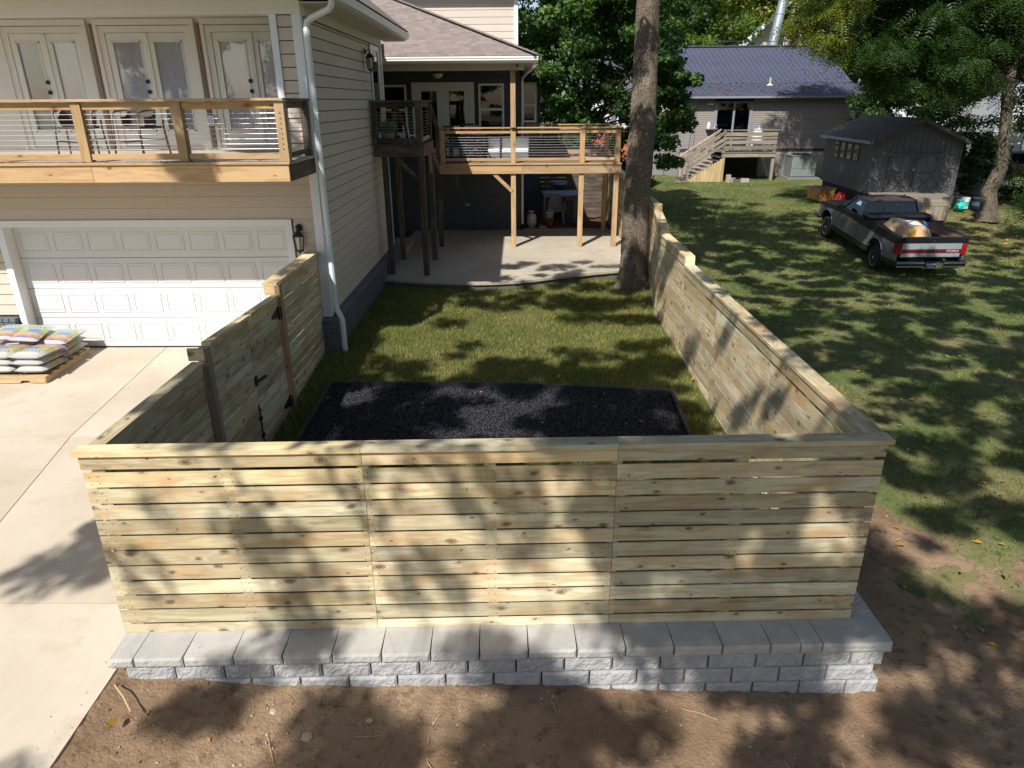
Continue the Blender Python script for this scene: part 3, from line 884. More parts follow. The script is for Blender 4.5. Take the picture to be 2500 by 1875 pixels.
# a coarser far layer keeps the distance from going bald
def dens_far(P, r):
    d = np.hypot(P[:, 0], P[:, 1])
    leafy = (P[:, 0] > 14.2) & (P[:, 1] > 23.5)
    return (P[:, 0] < 0.78 * P[:, 1] + 2) & ~leafy & (r.rand(len(P)) < np.clip((d - 14) / 10, 0, 1))
blades('far_grass', 110000, (2.6, 30, 15, 44), zr_np, 0.06, 0.017, M['lawngrass'], 6, 'green lawn grass in front of the grey house', dens_far, 1.0)
tag(bpy.data.objects['far_grass'], cat='grass')

def dens_edge(P, r):
    px = np.interp(P[:, 1], [5, 11, 13.4, 15.4, 24], [2.95, 2.93, 2.93, 3.15, 3.25])
    return (np.abs(P[:, 0] - px) < 0.16) & (P[:, 1] > 9) & (r.rand(len(P)) < 0.7)
blades('edge_grass', 60000, (2.7, 3.5, 8.5, 24), zr_np, 0.14, 0.008, M['lawngrass'], 22, 'longer uncut grass along the outer foot of the right fence', dens_edge, 0.7)
tag(bpy.data.objects['edge_grass'], cat='grass')
def dens_in(P, r):
    px = np.interp(P[:, 0], PATIO_X, PATIO_Y)
    e = (P[:, 0] > 2.5) | (P[:, 0] < -3.0) | (np.hypot(P[:, 0] - 2.6, P[:, 1] - 15.62) < 0.5)
    return e & (P[:, 1] < px - 0.02) & (P[:, 0] < 2.68 + 0.1 * (P[:, 1] > 13.4)) & (r.rand(len(P)) < 0.5)
blades('edge_grass', 60000, (-3.28, 2.85, 8.0, 16.3), lambda P: np.interp(P[:, 1], [4.6, 8.4, 11.4, 15.5, 24], [0.10, 0.26, 0.42, 0.44, 0.46]) - 0.01, 0.11, 0.006, M['sod'], 23, 'longer sod grass along the inner foot of the fences and the trunk', dens_in, 0.8)
tag(bpy.data.objects['edge_grass.001'], cat='grass')
def dens_tuft(P, r):
    c = np.random.RandomState(5).uniform([3.5, 7], [16, 30], (260, 2))
    d = np.min(np.hypot(P[:, None, 0] - c[None, :, 0], P[:, None, 1] - c[None, :, 1]), axis=1)
    return (d < 0.16) & (r.rand(len(P)) < 0.8) & (P[:, 0] < 0.78 * P[:, 1] + 2)
blades('grass_tufts', 160000, (3.3, 16, 7, 30), zr_np, 0.085, 0.009, M['sod'], 24, 'coarser tufts dotted through the right lawn', dens_tuft, 0.9)
tag(bpy.data.objects['grass_tufts'], cat='grass')
# leaf-like flakes and pebbles
def scatter_leaves(name, P, mat, seed, label, s0=0.03, s1=0.06, nrm=None):
    r = np.random.RandomState(seed); n = len(P)
    a = r.uniform(0, 2 * np.pi, n); s = r.uniform(s0, s1, n)
    u = np.stack([np.cos(a), np.sin(a), r.uniform(-.3, .3, n)], 1); w = np.stack([-np.sin(a), np.cos(a), r.uniform(-.3, .3, n)], 1)
    V = np.zeros((n, 4, 3))
    V[:, 0] = P - u * s[:, None]; V[:, 1] = P + w * (s * 0.45)[:, None]; V[:, 2] = P + u * s[:, None]; V[:, 3] = P - w * (s * 0.45)[:, None]
    V[:, 1, 2] += s * 0.25; V[:, 3, 2] += s * 0.25
    o = npobj(name, V.reshape(-1, 3), np.arange(4 * n).reshape(n, 4), mat, None, 'stuff', label, 'leaves')
    return o
r = np.random.RandomState(12)
n = 75; P = np.stack([r.uniform(-3, 2.8, n), r.uniform(8.5, 16, n)], 1)
P = np.column_stack([P, np.interp(P[:, 1], [4.6, 8.4, 11.4, 15.5, 24], [0.10, 0.26, 0.42, 0.44, 0.46]) + 0.06])
scatter_leaves('fallen_leaves', P, M['fallen'], 1, 'yellow leaves fallen on the sod and rubber chips')
n = 2600; P = np.stack([r.uniform(3.2, 24, n), 5 + 36 * r.uniform(0, 1, n) ** 1.3], 1)
P = P[P[:, 0] < 0.78 * P[:, 1] + 1.5]
P = np.column_stack([P, zright(P[:, 0], P[:, 1]) + 0.05])
scatter_leaves('fallen_leaves', P, M['fallen'], 2, 'yellow leaves strewn over the wide right lawn', 0.03, 0.06)
n = 1800; P = np.stack([r.uniform(13.5, 24, n), r.uniform(20.5, 32, n)], 1)
P = P[(P[:, 0] > 14.3 - 0.25 * (P[:, 1] - 24))]
P = np.column_stack([P, zright(P[:, 0], P[:, 1]) + 0.035])
scatter_leaves('leaf_litter', P, M['fallen_roof'], 3, 'brown leaf litter under the dark tree behind the truck', 0.04, 0.09)

def pebbles(name, P, s, mat, seed, label):
    r = np.random.RandomState(seed); n = len(P)
    base = np.array([(1, 0, 0), (-1, 0, 0), (0, 1, 0), (0, -1, 0), (0, 0, .7), (0, 0, -.7)], float)
    fc = np.array([(0, 2, 4), (2, 1, 4), (1, 3, 4), (3, 0, 4), (2, 0, 5), (1, 2, 5), (3, 1, 5), (0, 3, 5)])
    V = base[None] * (s[:, None, None] * r.uniform(0.6, 1.35, (n, 6, 1)))
    a = r.uniform(0, 2 * np.pi, n); c_, s_ = np.cos(a), np.sin(a)
    V = np.stack([V[:, :, 0] * c_[:, None] - V[:, :, 1] * s_[:, None], V[:, :, 0] * s_[:, None] + V[:, :, 1] * c_[:, None], V[:, :, 2]], 2) + P[:, None, :]
    F = (fc[None] + 6 * np.arange(n)[:, None, None]).reshape(-1, 3)
    return npobj(name, V.reshape(-1, 3), F, mat, None, 'stuff', label, 'stones')
n = 5200
P = np.stack([r.uniform(-3.3, 8.5, n), r.uniform(2.2, 8.5, n)], 1)
P = P[((P[:, 1] < 4.5) | ((P[:, 0] > 3.2) & (border(P[:, 0], P[:, 1]) < 0)))]
P = np.column_stack([P, [zdirt(a, b) + 0.004 for a, b in P]])
pebbles('gravel', P, 0.003 + 0.013 * r.rand(len(P)) ** 5 + 0.004 * r.rand(len(P)), M['pebble'], 2, 'small pale stones scattered over the bare dirt')
n = 9000
P = np.stack([r.uniform(-3.3, 8.5, n), r.uniform(2.2, 8.5, n)], 1)
P = P[((P[:, 1] < 4.5) | ((P[:, 0] > 3.2) & (border(P[:, 0], P[:, 1]) < 0)))]
P = np.column_stack([P, [zdirt(a, b) + 0.002 for a, b in P]])
pebbles('dirt_clods', P, 0.005 + 0.012 * r.rand(len(P)) ** 3, M['dirt'], 8, 'crumbled clods of brown earth on the bare dirt')
n = 420
P = np.stack([r.uniform(-9, -3.4, n), r.uniform(3, 12, n)], 1); e = r.rand(n) < 0.5
P[e, 0] = -3.37 - np.abs(r.normal(0, 0.12, e.sum())); P[~e, 1] = 11.6 - np.abs(r.normal(0, 2.0, (~e).sum()))
P = np.column_stack([P, [zdrive(b) + 0.003 for a, b in P]])
pebbles('grit', P, 0.003 + 0.008 * r.rand(len(P)) ** 3, M['pebble'], 21, 'grit and crumbs of stone scattered on the concrete driveway')
mb = MB(); rt_ = random.Random(14)
for k in range(46):
    x, y = rt_.uniform(-3.0, 7.5), rt_.uniform(2.6, 4.35)
    if x > 3.3: y = rt_.uniform(2.8, 6.0)
    a = rt_.uniform(0, 3.14); l = rt_.uniform(0.04, 0.16); z = zdirt(x, y) + 0.008
    mb.tube([(x - l * math.cos(a), y - l * math.sin(a), z), (x, y + rt_.uniform(-.01, .01), z + 0.008), (x + l * math.cos(a), y + l * math.sin(a), z)], rt_.uniform(0.002, 0.004), 4)
build('twigs', mb, M['stick'], None, 'thin broken twigs strewn over the bare dirt', 'twigs', kind='stuff')
n = 130; P = np.stack([r.uniform(-3.2, 7.5, n), r.uniform(2.6, 6.5, n)], 1); P = P[(P[:, 1] < 4.35) | (P[:, 0] > 3.3)]
P = np.column_stack([P, [zdirt(a, b) + 0.012 for a, b in P]])
scatter_leaves('dry_leaves', P, M['fallen_roof'], 31, 'small dry brown leaves on the bare dirt', 0.012, 0.032)
# single finds on the dirt
for (x, y, s, lab) in ((-1.65, 3.97, 0.045, 'broad pale flat stone lying alone on the dirt'), (-1.98, 4.2, 0.032, 'roundish pinkish stone lying near the wall foot'), (-1.2, 4.15, 0.028, 'small whitish stone beside the wall footing')):
    mb = MB(); rr = random.Random(int(s * 1000))
    mb.lathe([(s * .5, 0), (s, s * .15), (s * .95, s * .4), (s * .45, s * .6)], (x, y, zdirt(x, y) - 0.005), 7)
    mb.v = [(a + rr.uniform(-.15, .15) * s, b + rr.uniform(-.15, .15) * s, c) for a, b, c in mb.v]
    build('stone', mb, M['pebble'], None, lab, 'stone')
mb = MB(); mb.tube([(-3.28, 4.30, 0.0), (-3.13, 4.16, 0.02), (-3.0, 4.02, 0.01)], 0.006, 5)
build('stick', mb, M['stick'], None, 'thin pale dry stick lying across the driveway edge', 'stick')
P = np.array([(-3.09, 3.93, 0.0)])
o = scatter_leaves('fallen_leaf', P, M['fallen'], 5, 'single orange leaf on the dirt beside the driveway', 0.06, 0.062)
o['kind'] = 'thing'

# ---------------------------------------------------------------- retaining wall of split-face blocks
WF = lambda x: 4.41 + (x + 3.36) * (0.20 / 6.47)       # front line of the caps
ang = math.atan(0.20 / 6.47)
wall = thing('retaining_wall', 'low grey split-face block wall with flat caps under the front fence', 'retaining wall', (-3.36, 4.41, -0.1))
rw = random.Random(3)
def rough_block(L, D, Hh, seed, amp=0.014, cap=False):
    """one block: split rough front (-y) face, flat elsewhere; local origin at centre"""
    r = random.Random(seed); mb = MB()
    nx, nz = (18, 7) if not cap else (18, 4)
    ix = {}; low = [[r.uniform(-1, 1) for _ in range(12)] for _ in range(6)]
    def lf(x, z):
        u = (x / L + .5) * 7; v = (z / Hh + .5) * 3; i = int(u); j = int(v); a = u - i; b_ = v - j
        return lerp(lerp(low[j][i], low[j][i + 1], a), lerp(low[j + 1][i], low[j + 1][i + 1], a), b_)
    for j in range(nz + 1):
        for i in range(nx + 1):
            x = -L / 2 + L * i / nx; z = -Hh / 2 + Hh * j / nz
            edge = (i in (0, nx)) or (j in (0, nz))
            y = -D / 2 + (0.013 if edge else 0.5 * amp * lf(x, z) + r.uniform(-amp, amp) * 0.28)
            if edge: x += (0.004 if i == 0 else -0.004 if i == nx else 0) ; z += r.uniform(-0.003, 0.003) if 0 < i < nx else 0
            ix[i, j] = len(mb.v); mb.v.append((x, y, z))
    for j in range(nz):
        for i in range(nx):
            mb.f.append((ix[i, j], ix[i + 1, j], ix[i + 1, j + 1], ix[i, j + 1]))
    b = len(mb.v)
    mb.v += [(-L / 2, D / 2, -Hh / 2), (L / 2, D / 2, -Hh / 2), (L / 2, D / 2, Hh / 2), (-L / 2, D / 2, Hh / 2)]
    mb.f.append(tuple([ix[i, nz] for i in range(nx + 1)] + [b + 2, b + 3]))
    mb.f.append(tuple([ix[i, 0] for i in range(nx, -1, -1)] + [b, b + 1]))
    mb.f.append(tuple([ix[0, j] for j in range(nz + 1)] + [b + 3, b]))
    mb.f.append(tuple([ix[nx, j] for j in range(nz, -1, -1)] + [b + 1, b + 2]))
    mb.f.append((b + 1, b, b + 3, b + 2))
    me = newmesh('block', mb.v, mb.f, M['capstone'] if cap else M['block'])
    fixnormals(me)
    return me
CAPV = [rough_block(0.40, 0.33, 0.10, i, 0.009, True) for i in range(5)]
BLKV = [rough_block(0.40, 0.26, 0.155, 40 + i) for i in range(6)]
def put(me, name, x, y, z, rz, sx=1.0):
    o = bpy.data.objects.new(name, me); COL.objects.link(o); o.parent = wall
    o.location = Vector((x, y, z)) - ACC[wall.name]
    o.rotation_euler = (rw.uniform(-.008, .008), 0, rz + rw.uniform(-.006, .006)); o.scale = (sx, 1, 1)
# caps
edges = [-3.36, -3.17] + [-3.17 + 0.4045 * k for k in range(1, 14)] + [2.34, 2.52, 3.12]
for a, b in zip(edges[:-1], edges[1:]):
    xc = (a + b) / 2
    put(CAPV[rw.randrange(5)], 'capstone', xc, WF(xc) + 0.165, 0.10 + rw.uniform(-.002, .002), ang, (b - a - 0.004) / 0.40)
def zbot(x): return lerp(-0.08, -0.42, (x + 3.36) / 6.47)
for c in range(4):
    zc = 0.05 - 0.0785 - 0.157 * c
    off = (-3.27, -3.46, -3.27, -3.40)[c]
    for k in range(18):
        a = off + 0.4045 * k; b = a + 0.4045
        a = max(a, -3.27); b = min(b, 3.075)
        if b - a < 0.08: continue
        xc = (a + b) / 2
        if zc + 0.0785 < zbot(xc) - 0.04: continue
        put(BLKV[rw.randrange(6)], 'block', xc, WF(xc) + 0.022 - 0.006 * c + 0.13 + rw.uniform(-.004, .004), zc, ang, (b - a - 0.006) / 0.40)
# return along the right side: caps and courses stepping back into the lawn
for k in range(6):
    y0 = 5.0 + 0.405 * k
    put(CAPV[k % 5], 'capstone', 2.955, y0 + 0.14, 0.10, math.pi / 2, 1.0)
    for c in range(3):
        put(BLKV[(k + c) % 6], 'block', 2.945, y0 - 0.12 + 0.2 * (c % 2), 0.05 - 0.0785 - 0.157 * c, math.pi / 2, 0.985)
for k in range(3):     # left return along the driveway
    put(CAPV[k % 5], 'capstone', -3.20, 4.93 + 0.405 * k, 0.10, -math.pi / 2, 1.0)

# ---------------------------------------------------------------- fences of horizontal pine boards
def fence_run(t, P0, P1, zb, zt, rows, thick=0.011, side=-1, joints=(), gap=0.0205, topgap=0.038, trim=0.118, name='board', butt=0.002):
    """boards between two ground points; zb, zt = (start, end) heights of foot and of the cap's underside"""
    P0 = Vector(P0); P1 = Vector(P1); d = P1 - P0; L = d.length; d = d / L
    n = Vector((-d.y, d.x)) * side         # outward normal of the board face
    an = math.atan2(d.y, d.x)
    cuts = [0.0] + [j for j in joints] + [L]
    def hexb(s0, s1, f0, f1, t0, t1, jig=0.0, extra=0.0):
        """f0,f1 heights as distance down from top in metres, at each end"""
        mb = MB(); pts = []
        for (ff) in (f1, f0):
            for (s, q) in ((s0, 0), (s1, 0), (s1, 1), (s0, 1)):
                T = lerp(zt[0], zt[1], s / L); B = lerp(zb[0], zb[1], s / L)
                z = max(T - ff, B) if ff < 50 else B
                w = (t1 if q == 0 else t0)
                p = P0 + d * s + n * w
                pts.append((p.x, p.y, z + jig))
        mb.hexa(pts)
        return build(name, mb, PINE['X'], t, rz=an)
    for s0, s1 in zip(cuts[:-1], cuts[1:]):
        f = 0.0
        for k in range(rows):
            h = trim if k == 0 else 0.1275 + R.uniform(-.003, .001)
            tt = thick + R.uniform(-.001, .0015) + (0.012 if k == 0 else 0)
            T0 = max(zt[0] - zb[0], zt[1] - zb[1])
            if f >= T0 - 0.03: break
            hexb(s0 + butt, s1 - butt, f, f + h, 0.0, tt, R.uniform(-.0015, .0015))
            f += h + (topgap if k == 0 else gap)
    return an, d, n, L

def post(t, x, y, z0, z1, w=0.09, mat=None, name='post', rz=0.0):
    mb = MB(); mb.box(x - w / 2, x + w / 2, y - w / 2, y + w / 2, z0, z1)
    return build(name, mb, mat or PINE['Z'], t, rz=0)

# front fence
ff = thing('wooden_fence', 'long pale pine fence of horizontal boards standing on the block wall', 'fence', (-3.38, 4.73, 0.15))
an, d, n, L = fence_run(ff, (-3.38, 4.735), (2.885, 4.925), (0.152, 0.152), (1.862, 1.862), 12, side=-1, joints=(2.16, 4.15))
for s in (0.12, 1.10, 2.16, 3.15, 4.15, 5.15, 6.14):
    q = Vector((-3.38, 4.735)) + d * s
    post(ff, q.x, q.y + 0.049, 0.152, 1.858, 0.088)
for (a, b) in ((0.0, 2.16), (2.16, 4.15), (4.15, L)):
    mb = MB(); p0 = Vector((-3.38, 4.735)) + d * a; p1 = Vector((-3.38, 4.735)) + d * b
    o0 = -0.052; o1 = 0.092
    e0 = -0.03 if a == 0 else 0.0015; e1 = 0.03 if b == L else -0.0015
    nn = Vector((-d.y, d.x)); pts = []
    for z in (1.864, 1.902):
        for (p, e, o) in ((p0, e0, o0), (p1, e1, o0), (p1, e1, o1), (p0, e0, o1)):
            q = p + d * e + nn * o; pts.append((q.x, q.y, z))
    build('cap_board', mb.hexa(pts), PINE['X'], ff, rz=an)

def caps(t, P0, P1, z0, z1, o0, o1, cuts):
    P0 = Vector(P0); P1 = Vector(P1); d = (P1 - P0); L = d.length; d /= L; nn = Vector((-d.y, d.x)); an = math.atan2(d.y, d.x)
    cs = [0] + list(cuts) + [L]
    for a, b in zip(cs[:-1], cs[1:]):
        pts = []
        for k in (0, 1):
            for (s, o) in ((a + .0015, o0), (b - .0015, o0), (b - .0015, o1), (a + .0015, o1)):
                q = P0 + d * s + nn * o; z = lerp(z0, z1, s / L) + (0.038 if k else 0.002)
                pts.append((q.x, q.y, z))
        build('cap_board', MB().hexa(pts), PINE['X'], t, rz=an)
def endblock(t, x, y, z0, z1, w=0.15, dpt=0.04):
    mb = MB(); mb.box(x - w / 2, x + w / 2, y, y + dpt, z0, z1); build('end_board', mb, PINE['X'], t)

mb = MB()
for s_ in (0.05, 0.12, 1.07, 1.13, 2.12, 2.20, 3.12, 3.18, 4.11, 4.19, 5.12, 5.18, 6.11, 6.2):
    for k in range(11):
        for dz in (0.03, 0.10):
            z = 1.862 - 0.154 - 0.148 * k - dz; q = Vector((-3.38, 4.735)) + d * (s_ + R.uniform(-.012, .012))
            if z > 0.2: mb.lathe([(0.0045, -0.0125), (0.003, -0.010)], (q.x, q.y, z + R.uniform(-.008, .008)), 6, 'Y')
build('screws', mb, M['black'], ff, kind='stuff')

# left fence: near run, then the two gate leaves, then the run to the house
lf = thing('wooden_fence', 'short shaded pine fence between the driveway and the yard, nearest the front corner', 'fence', (-3.3, 4.83, 0.15))
XL = -3.29
fence_run(lf, (XL, 4.84), (XL, 6.72), (0.10, 0.14), (1.862, 1.862), 13, side=-1, gap=0.008, topgap=0.012)
caps(lf, (XL, 4.84), (XL, 6.70), 1.862, 1.862, -0.065, 0.065, ())
for yy in (4.95, 5.8): post(lf, XL - 0.05, yy, 0.12, 1.858)
for k in range(12):     # boards on the driveway face
    z1 = 1.862 - k * 0.148; z0 = max(z1 - 0.137, 0.1)
    if z1 < 0.15: break
    build('board', MB().box(XL - 0.118, XL - 0.1, 4.86, 6.72, z0, z1), PINE['Y'], lf)
gp = post(lf, XL + 0.03, 6.80, 0.15, 2.02, 0.10, GREYWOOD['Z']); gp['label'] = 'grey weathered gate post'
endblock(lf, XL - 0.02, 6.715, 1.902, 2.03, 0.17, 0.035)
def gate(lab, y0, y1, z0b, z1b, z0t, z1t, hinge_y):
    g = thing('gate', lab, 'gate', (XL, y0, z0b), group=None)
    fence_run(g, (XL + 0.0, y0), (XL + 0.0, y1), (z0b - .06, z1b - .06), (z0t, z1t), 14, side=-1, trim=0.135, topgap=0.005, gap=0.005, thick=0.022)
    caps(g, (XL, y0), (XL, y1), z0t, z1t, -0.075, 0.02, ())
    for yy in (y0 + 0.05, y1 - 0.05):
        post(g, XL - 0.035, yy, min(z0b, z1b) + 0.02, min(z0t, z1t) - 0.005, 0.06, name='stile')
    build('brace', MB().beam((XL - 0.035, y0 + 0.1, z0b + 0.15), (XL - 0.035, y1 - 0.1, z1t - 0.15), 0.035, 0.09), PINE['Y'], g)
    return g
g1 = gate('pine gate leaf with the long drop rod, next to the grey post', 6.87, 8.02, 0.22, 0.28, 2.015, 1.975, 6.87)
g2 = gate('pine gate leaf hung on the brown post by black hinges', 8.04, 9.11, 0.28, 0.32, 1.975, 1.94, 9.1)
mb = MB(); mb.tube([(XL + 0.035, 7.98, 0.26), (XL + 0.035, 7.98, 0.85)], 0.009, 6); mb.tube([(XL + 0.035, 7.98, 0.8), (XL + 0.08, 7.94, 0.8)], 0.008, 6)
mb.box(XL + 0.02, XL + 0.05, 7.95, 8.01, 0.42, 0.46); mb.box(XL + 0.02, XL + 0.05, 7.95, 8.01, 0.65, 0.69)
build('drop_rod', mb, M['black'], g1)
mb = MB(); mb.beam((XL + 0.03, 7.98, 1.15), (XL + 0.06, 8.3, 1.12), 0.02, 0.03); mb.box(XL + 0.018, XL + 0.04, 7.99, 8.06, 1.10, 1.22)
build('latch', mb, M['black'], g2)
for z in (1.72, 0.42):
    mb = MB(); mb.prism([(9.10, z - .07), (9.10, z + .07), (9.02, z + .055), (8.86, z + .02), (8.86, z - .02), (9.02, z - .055)], XL + 0.02, XL + 0.034, 'X')
    mb.tube([(XL + 0.035, 9.11, z - .09), (XL + 0.035, 9.11, z + .09)], 0.018, 8)
    mb.prism([(9.12, z - .08), (9.12, z + .08), (9.17, z + .05), (9.17, z - .05)], XL + 0.06, XL + 0.074, 'X')
    build('hinge', mb, M['black'], g2)
lf2 = thing('wooden_fence', 'short pine fence joining the gate to the house corner, with light slits', 'fence', (XL, 9.12, 0.33))
bp = post(lf2, XL + 0.025, 9.19, 0.30, 2.10, 0.105, CEDAR['Z']); bp['label'] = 'brown stained gate post'
fence_run(lf2, (XL, 9.24), (XL - 0.04, 11.41), (0.24, 0.34), (2.085, 2.06), 14, side=-1, trim=0.12, gap=0.0085, topgap=0.01)
caps(lf2, (XL, 9.13), (XL - 0.04, 11.41), 2.087, 2.062, -0.05, 0.15, ())
endblock(lf2, XL - 0.055, 9.13, 1.96, 2.085, 0.15, 0.035)
post(lf2, XL - 0.09, 11.36, 0.3, 2.05, 0.09)
post(lf2, XL - 0.06, 10.3, 0.3, 2.05, 0.09)

# right fence: four stepped runs
rf = thing('wooden_fence', 'long stepped pine fence running back along the wide lawn past the big trunk', 'fence', (2.75, 4.95, 0.15))
def rrun(P0, P1, zb, zt, rows, joints, cz):
    fence_run(rf, P0, P1, zb, zt, rows, side=1, joints=joints, trim=0.12, gap=0.0125)
    caps(rf, P0, P1, zt[0] + .002, zt[1] + .002, -0.135, 0.035, [j for j in joints])
    P0 = Vector(P0); P1 = Vector(P1); d = (P1 - P0).normalized(); nn = Vector((d.y, -d.x))
    for s in [0.06] + list(joints) + [(P1 - P0).length - 0.06]:
        q = P0 + d * s + nn * 0.052
        post(rf, q.x, q.y, -0.3, zt[0] - 0.004)
XR = 2.745
rrun((XR + 0.02, 5.0), (2.70, 11.19), (0.15, 0.40), (1.862, 1.862), 12, (2.1, 4.25), 0)
endblock(rf, 2.755, 11.155, 1.902, 2.032, 0.15)
rrun((2.70, 11.20), (2.70, 13.35), (0.40, 0.43), (2.0, 2.0), 13, (), 0)
endblock(rf, 2.755, 13.315, 2.04, 2.155, 0.15)
rrun((2.70, 13.36), (2.955, 15.37), (0.43, 0.44), (2.12, 2.12), 13, (), 0)
endblock(rf, 3.01, 15.335, 2.16, 2.29, 0.15)
rrun((2.955, 15.38), (3.02, 20.55), (0.44, 0.5), (2.255, 2.255), 14, (2.4,), 0)
rrun((3.02, 20.56), (3.05, 24.5), (0.5, 0.5), (2.38, 2.38), 14, (2.0,), 0)

# ---------------------------------------------------------------- rubber-chip bed with black edging
bed = thing('play_bed', 'rectangular bed of black rubber chips edged in black plastic', 'mulch bed', (-0.3, 9.2, 0.2))
B = [(-2.84, 7.75), (2.20, 7.75), (2.225, 9.44), (0.0, 9.70), (-2.83, 9.76)]
def zb_(y): return zlawn(y)
V = [(x, y, zb_(y) + 0.05) for x, y in B]
build('chip_surface', MB().add(V, [(0, 1, 2, 3, 4)]), M['mulch'], bed)
for (p, q) in zip(B, B[1:] + B[:1]):
    p = Vector(p); q = Vector(q); Ln = (q - p).length; k = max(1, round(Ln / 1.3))
    for i in range(k):
        a = p + (q - p) * (i / k); c = p + (q - p) * ((i + 1) / k); dd = (c - a).normalized() * 0.004
        a = a + dd; c = c - dd
        mb = MB(); mb.beam((a.x, a.y, zb_(a.y) + 0.065), (c.x, c.y, zb_(c.y) + 0.065), 0.05, 0.12)
        for t in (0.25, 0.75):
            m = a + (c - a) * t; mb.box(m.x - .022, m.x + .022, m.y - .022, m.y + .022, zb_(m.y) + 0.122, zb_(m.y) + 0.133)
        build('edging', mb, M['blackplastic'], bed)
n = 24000
P = np.stack([r.uniform(-2.81, 2.18, n), r.uniform(7.78, 9.75, n)], 1)
P = P[P[:, 1] < np.interp(P[:, 0], [-2.84, 0, 2.22], [9.73, 9.67, 9.41])]
P = np.column_stack([P, np.interp(P[:, 1], [4.6, 8.4, 11.4], [0.10, 0.26, 0.42]) + 0.052 + 0.012 * r.rand(len(P))])
def chips(P, seed):
    r = np.random.RandomState(seed); n = len(P)
    base = np.array([(1, 0, 0), (-.9, .5, .1), (-.9, -.5, -.1), (0.05, 0, .55)])
    fc = np.array([(0, 1, 3), (1, 2, 3), (2, 0, 3), (0, 2, 1)])
    s = r.uniform(0.008, 0.027, n)
    V = base[None] * (s[:, None, None] * r.uniform(0.6, 1.3, (n, 4, 1)))
    a = r.uniform(0, 6.283, n); t = r.uniform(-1.2, 1.2, n)
    c_, s_ = np.cos(t)[:, None], np.sin(t)[:, None]
    V = np.stack([V[:, :, 0] * c_ - V[:, :, 2] * s_, V[:, :, 1], V[:, :, 0] * s_ + V[:, :, 2] * c_], 2)
    c_, s_ = np.cos(a)[:, None], np.sin(a)[:, None]
    V = np.stack([V[:, :, 0] * c_ - V[:, :, 1] * s_, V[:, :, 0] * s_ + V[:, :, 1] * c_, V[:, :, 2]], 2) + P[:, None]
    return V.reshape(-1, 3), (fc[None] + 4 * np.arange(n)[:, None, None]).reshape(-1, 3)
V, F = chips(P, 3)
npobj('rubber_chips', V, F, M['mulchchip'], bed, 'stuff')
# ---------------------------------------------------------------- the beige house
HX = -3.20; HY = 11.45; ZG = 0.36  # house and decks placed from image pixels, scaled about the camera, results baked in
house = thing('house', 'beige lap-sided house with white garage door, balcony doors and a shingled porch wing', 'house', (HX, HY, 0.36))
# core walls behind the siding
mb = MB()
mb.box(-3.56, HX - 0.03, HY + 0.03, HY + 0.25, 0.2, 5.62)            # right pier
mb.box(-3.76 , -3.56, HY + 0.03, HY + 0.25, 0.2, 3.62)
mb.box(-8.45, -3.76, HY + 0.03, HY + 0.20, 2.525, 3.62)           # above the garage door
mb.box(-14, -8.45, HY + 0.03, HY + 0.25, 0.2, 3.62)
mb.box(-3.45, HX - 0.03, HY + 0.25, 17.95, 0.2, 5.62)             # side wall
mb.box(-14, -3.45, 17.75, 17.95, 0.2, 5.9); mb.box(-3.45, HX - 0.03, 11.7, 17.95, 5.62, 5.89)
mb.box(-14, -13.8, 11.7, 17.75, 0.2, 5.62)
build('wall', mb, M['lapshadow'], house)
def lap(o, axis, a, b, face, z0, z1, sgn, mat, e=0.18, split=3.6, name='siding_board', seed=1, th=0.011, gp=0.014):
    """lap boards on a wall; axis X: runs in x at y=face, outward -y (sgn -1); axis Y: runs in y at x=face, outward +x"""
    rr = random.Random(seed); z = z0
    while z < z1 - 0.03:
        h = min(e, z1 - z)
        segs = [a]; p = a + rr.uniform(0.8, split)
        while p < b - 0.6: segs.append(p); p += split
        segs.append(b)
        for s0, s1 in zip(segs[:-1], segs[1:]):
            s0 += 0.0015; s1 -= 0.0015
            f0 = face + sgn * th; f1 = face + sgn * 0.002; bk = face - sgn * 0.02
            if axis == 'X':
                pts = [(s0, f0, z), (s1, f0, z), (s1, bk, z), (s0, bk, z), (s0, f1, z + h - gp), (s1, f1, z + h - gp), (s1, bk, z + h - gp), (s0, bk, z + h - gp)]
            else:
                pts = [(f0, s0, z), (f0, s1, z), (bk, s1, z), (bk, s0, z), (f1, s0, z + h - gp), (f1, s1, z + h - gp), (bk, s1, z + h - gp), (bk, s0, z + h - gp)]
            build(name, MB().hexa(pts), mat, o)
        z += h
lap(house, 'Y', HY + 0.02, 17.86, HX - 0.01, 1.0, 5.55, 1, M['siding'], seed=2)
lap(house, 'X', -8.52, -3.3, HY + 0.012, 2.62, 3.58, -1, M['siding'], seed=5, gp=0.004)
lap(house, 'X', -3.66, -3.3, HY + 0.012, 0.96, 2.62, -1, M['siding'], seed=6, gp=0.005)
lap(house, 'X', -12, -8.55, HY + 0.012, 1.03, 3.58, -1, M['siding'], seed=7)
lap(house, 'X', -3.54, -3.3, HY + 0.012, 3.60, 5.56, -1, M['siding'], seed=8)
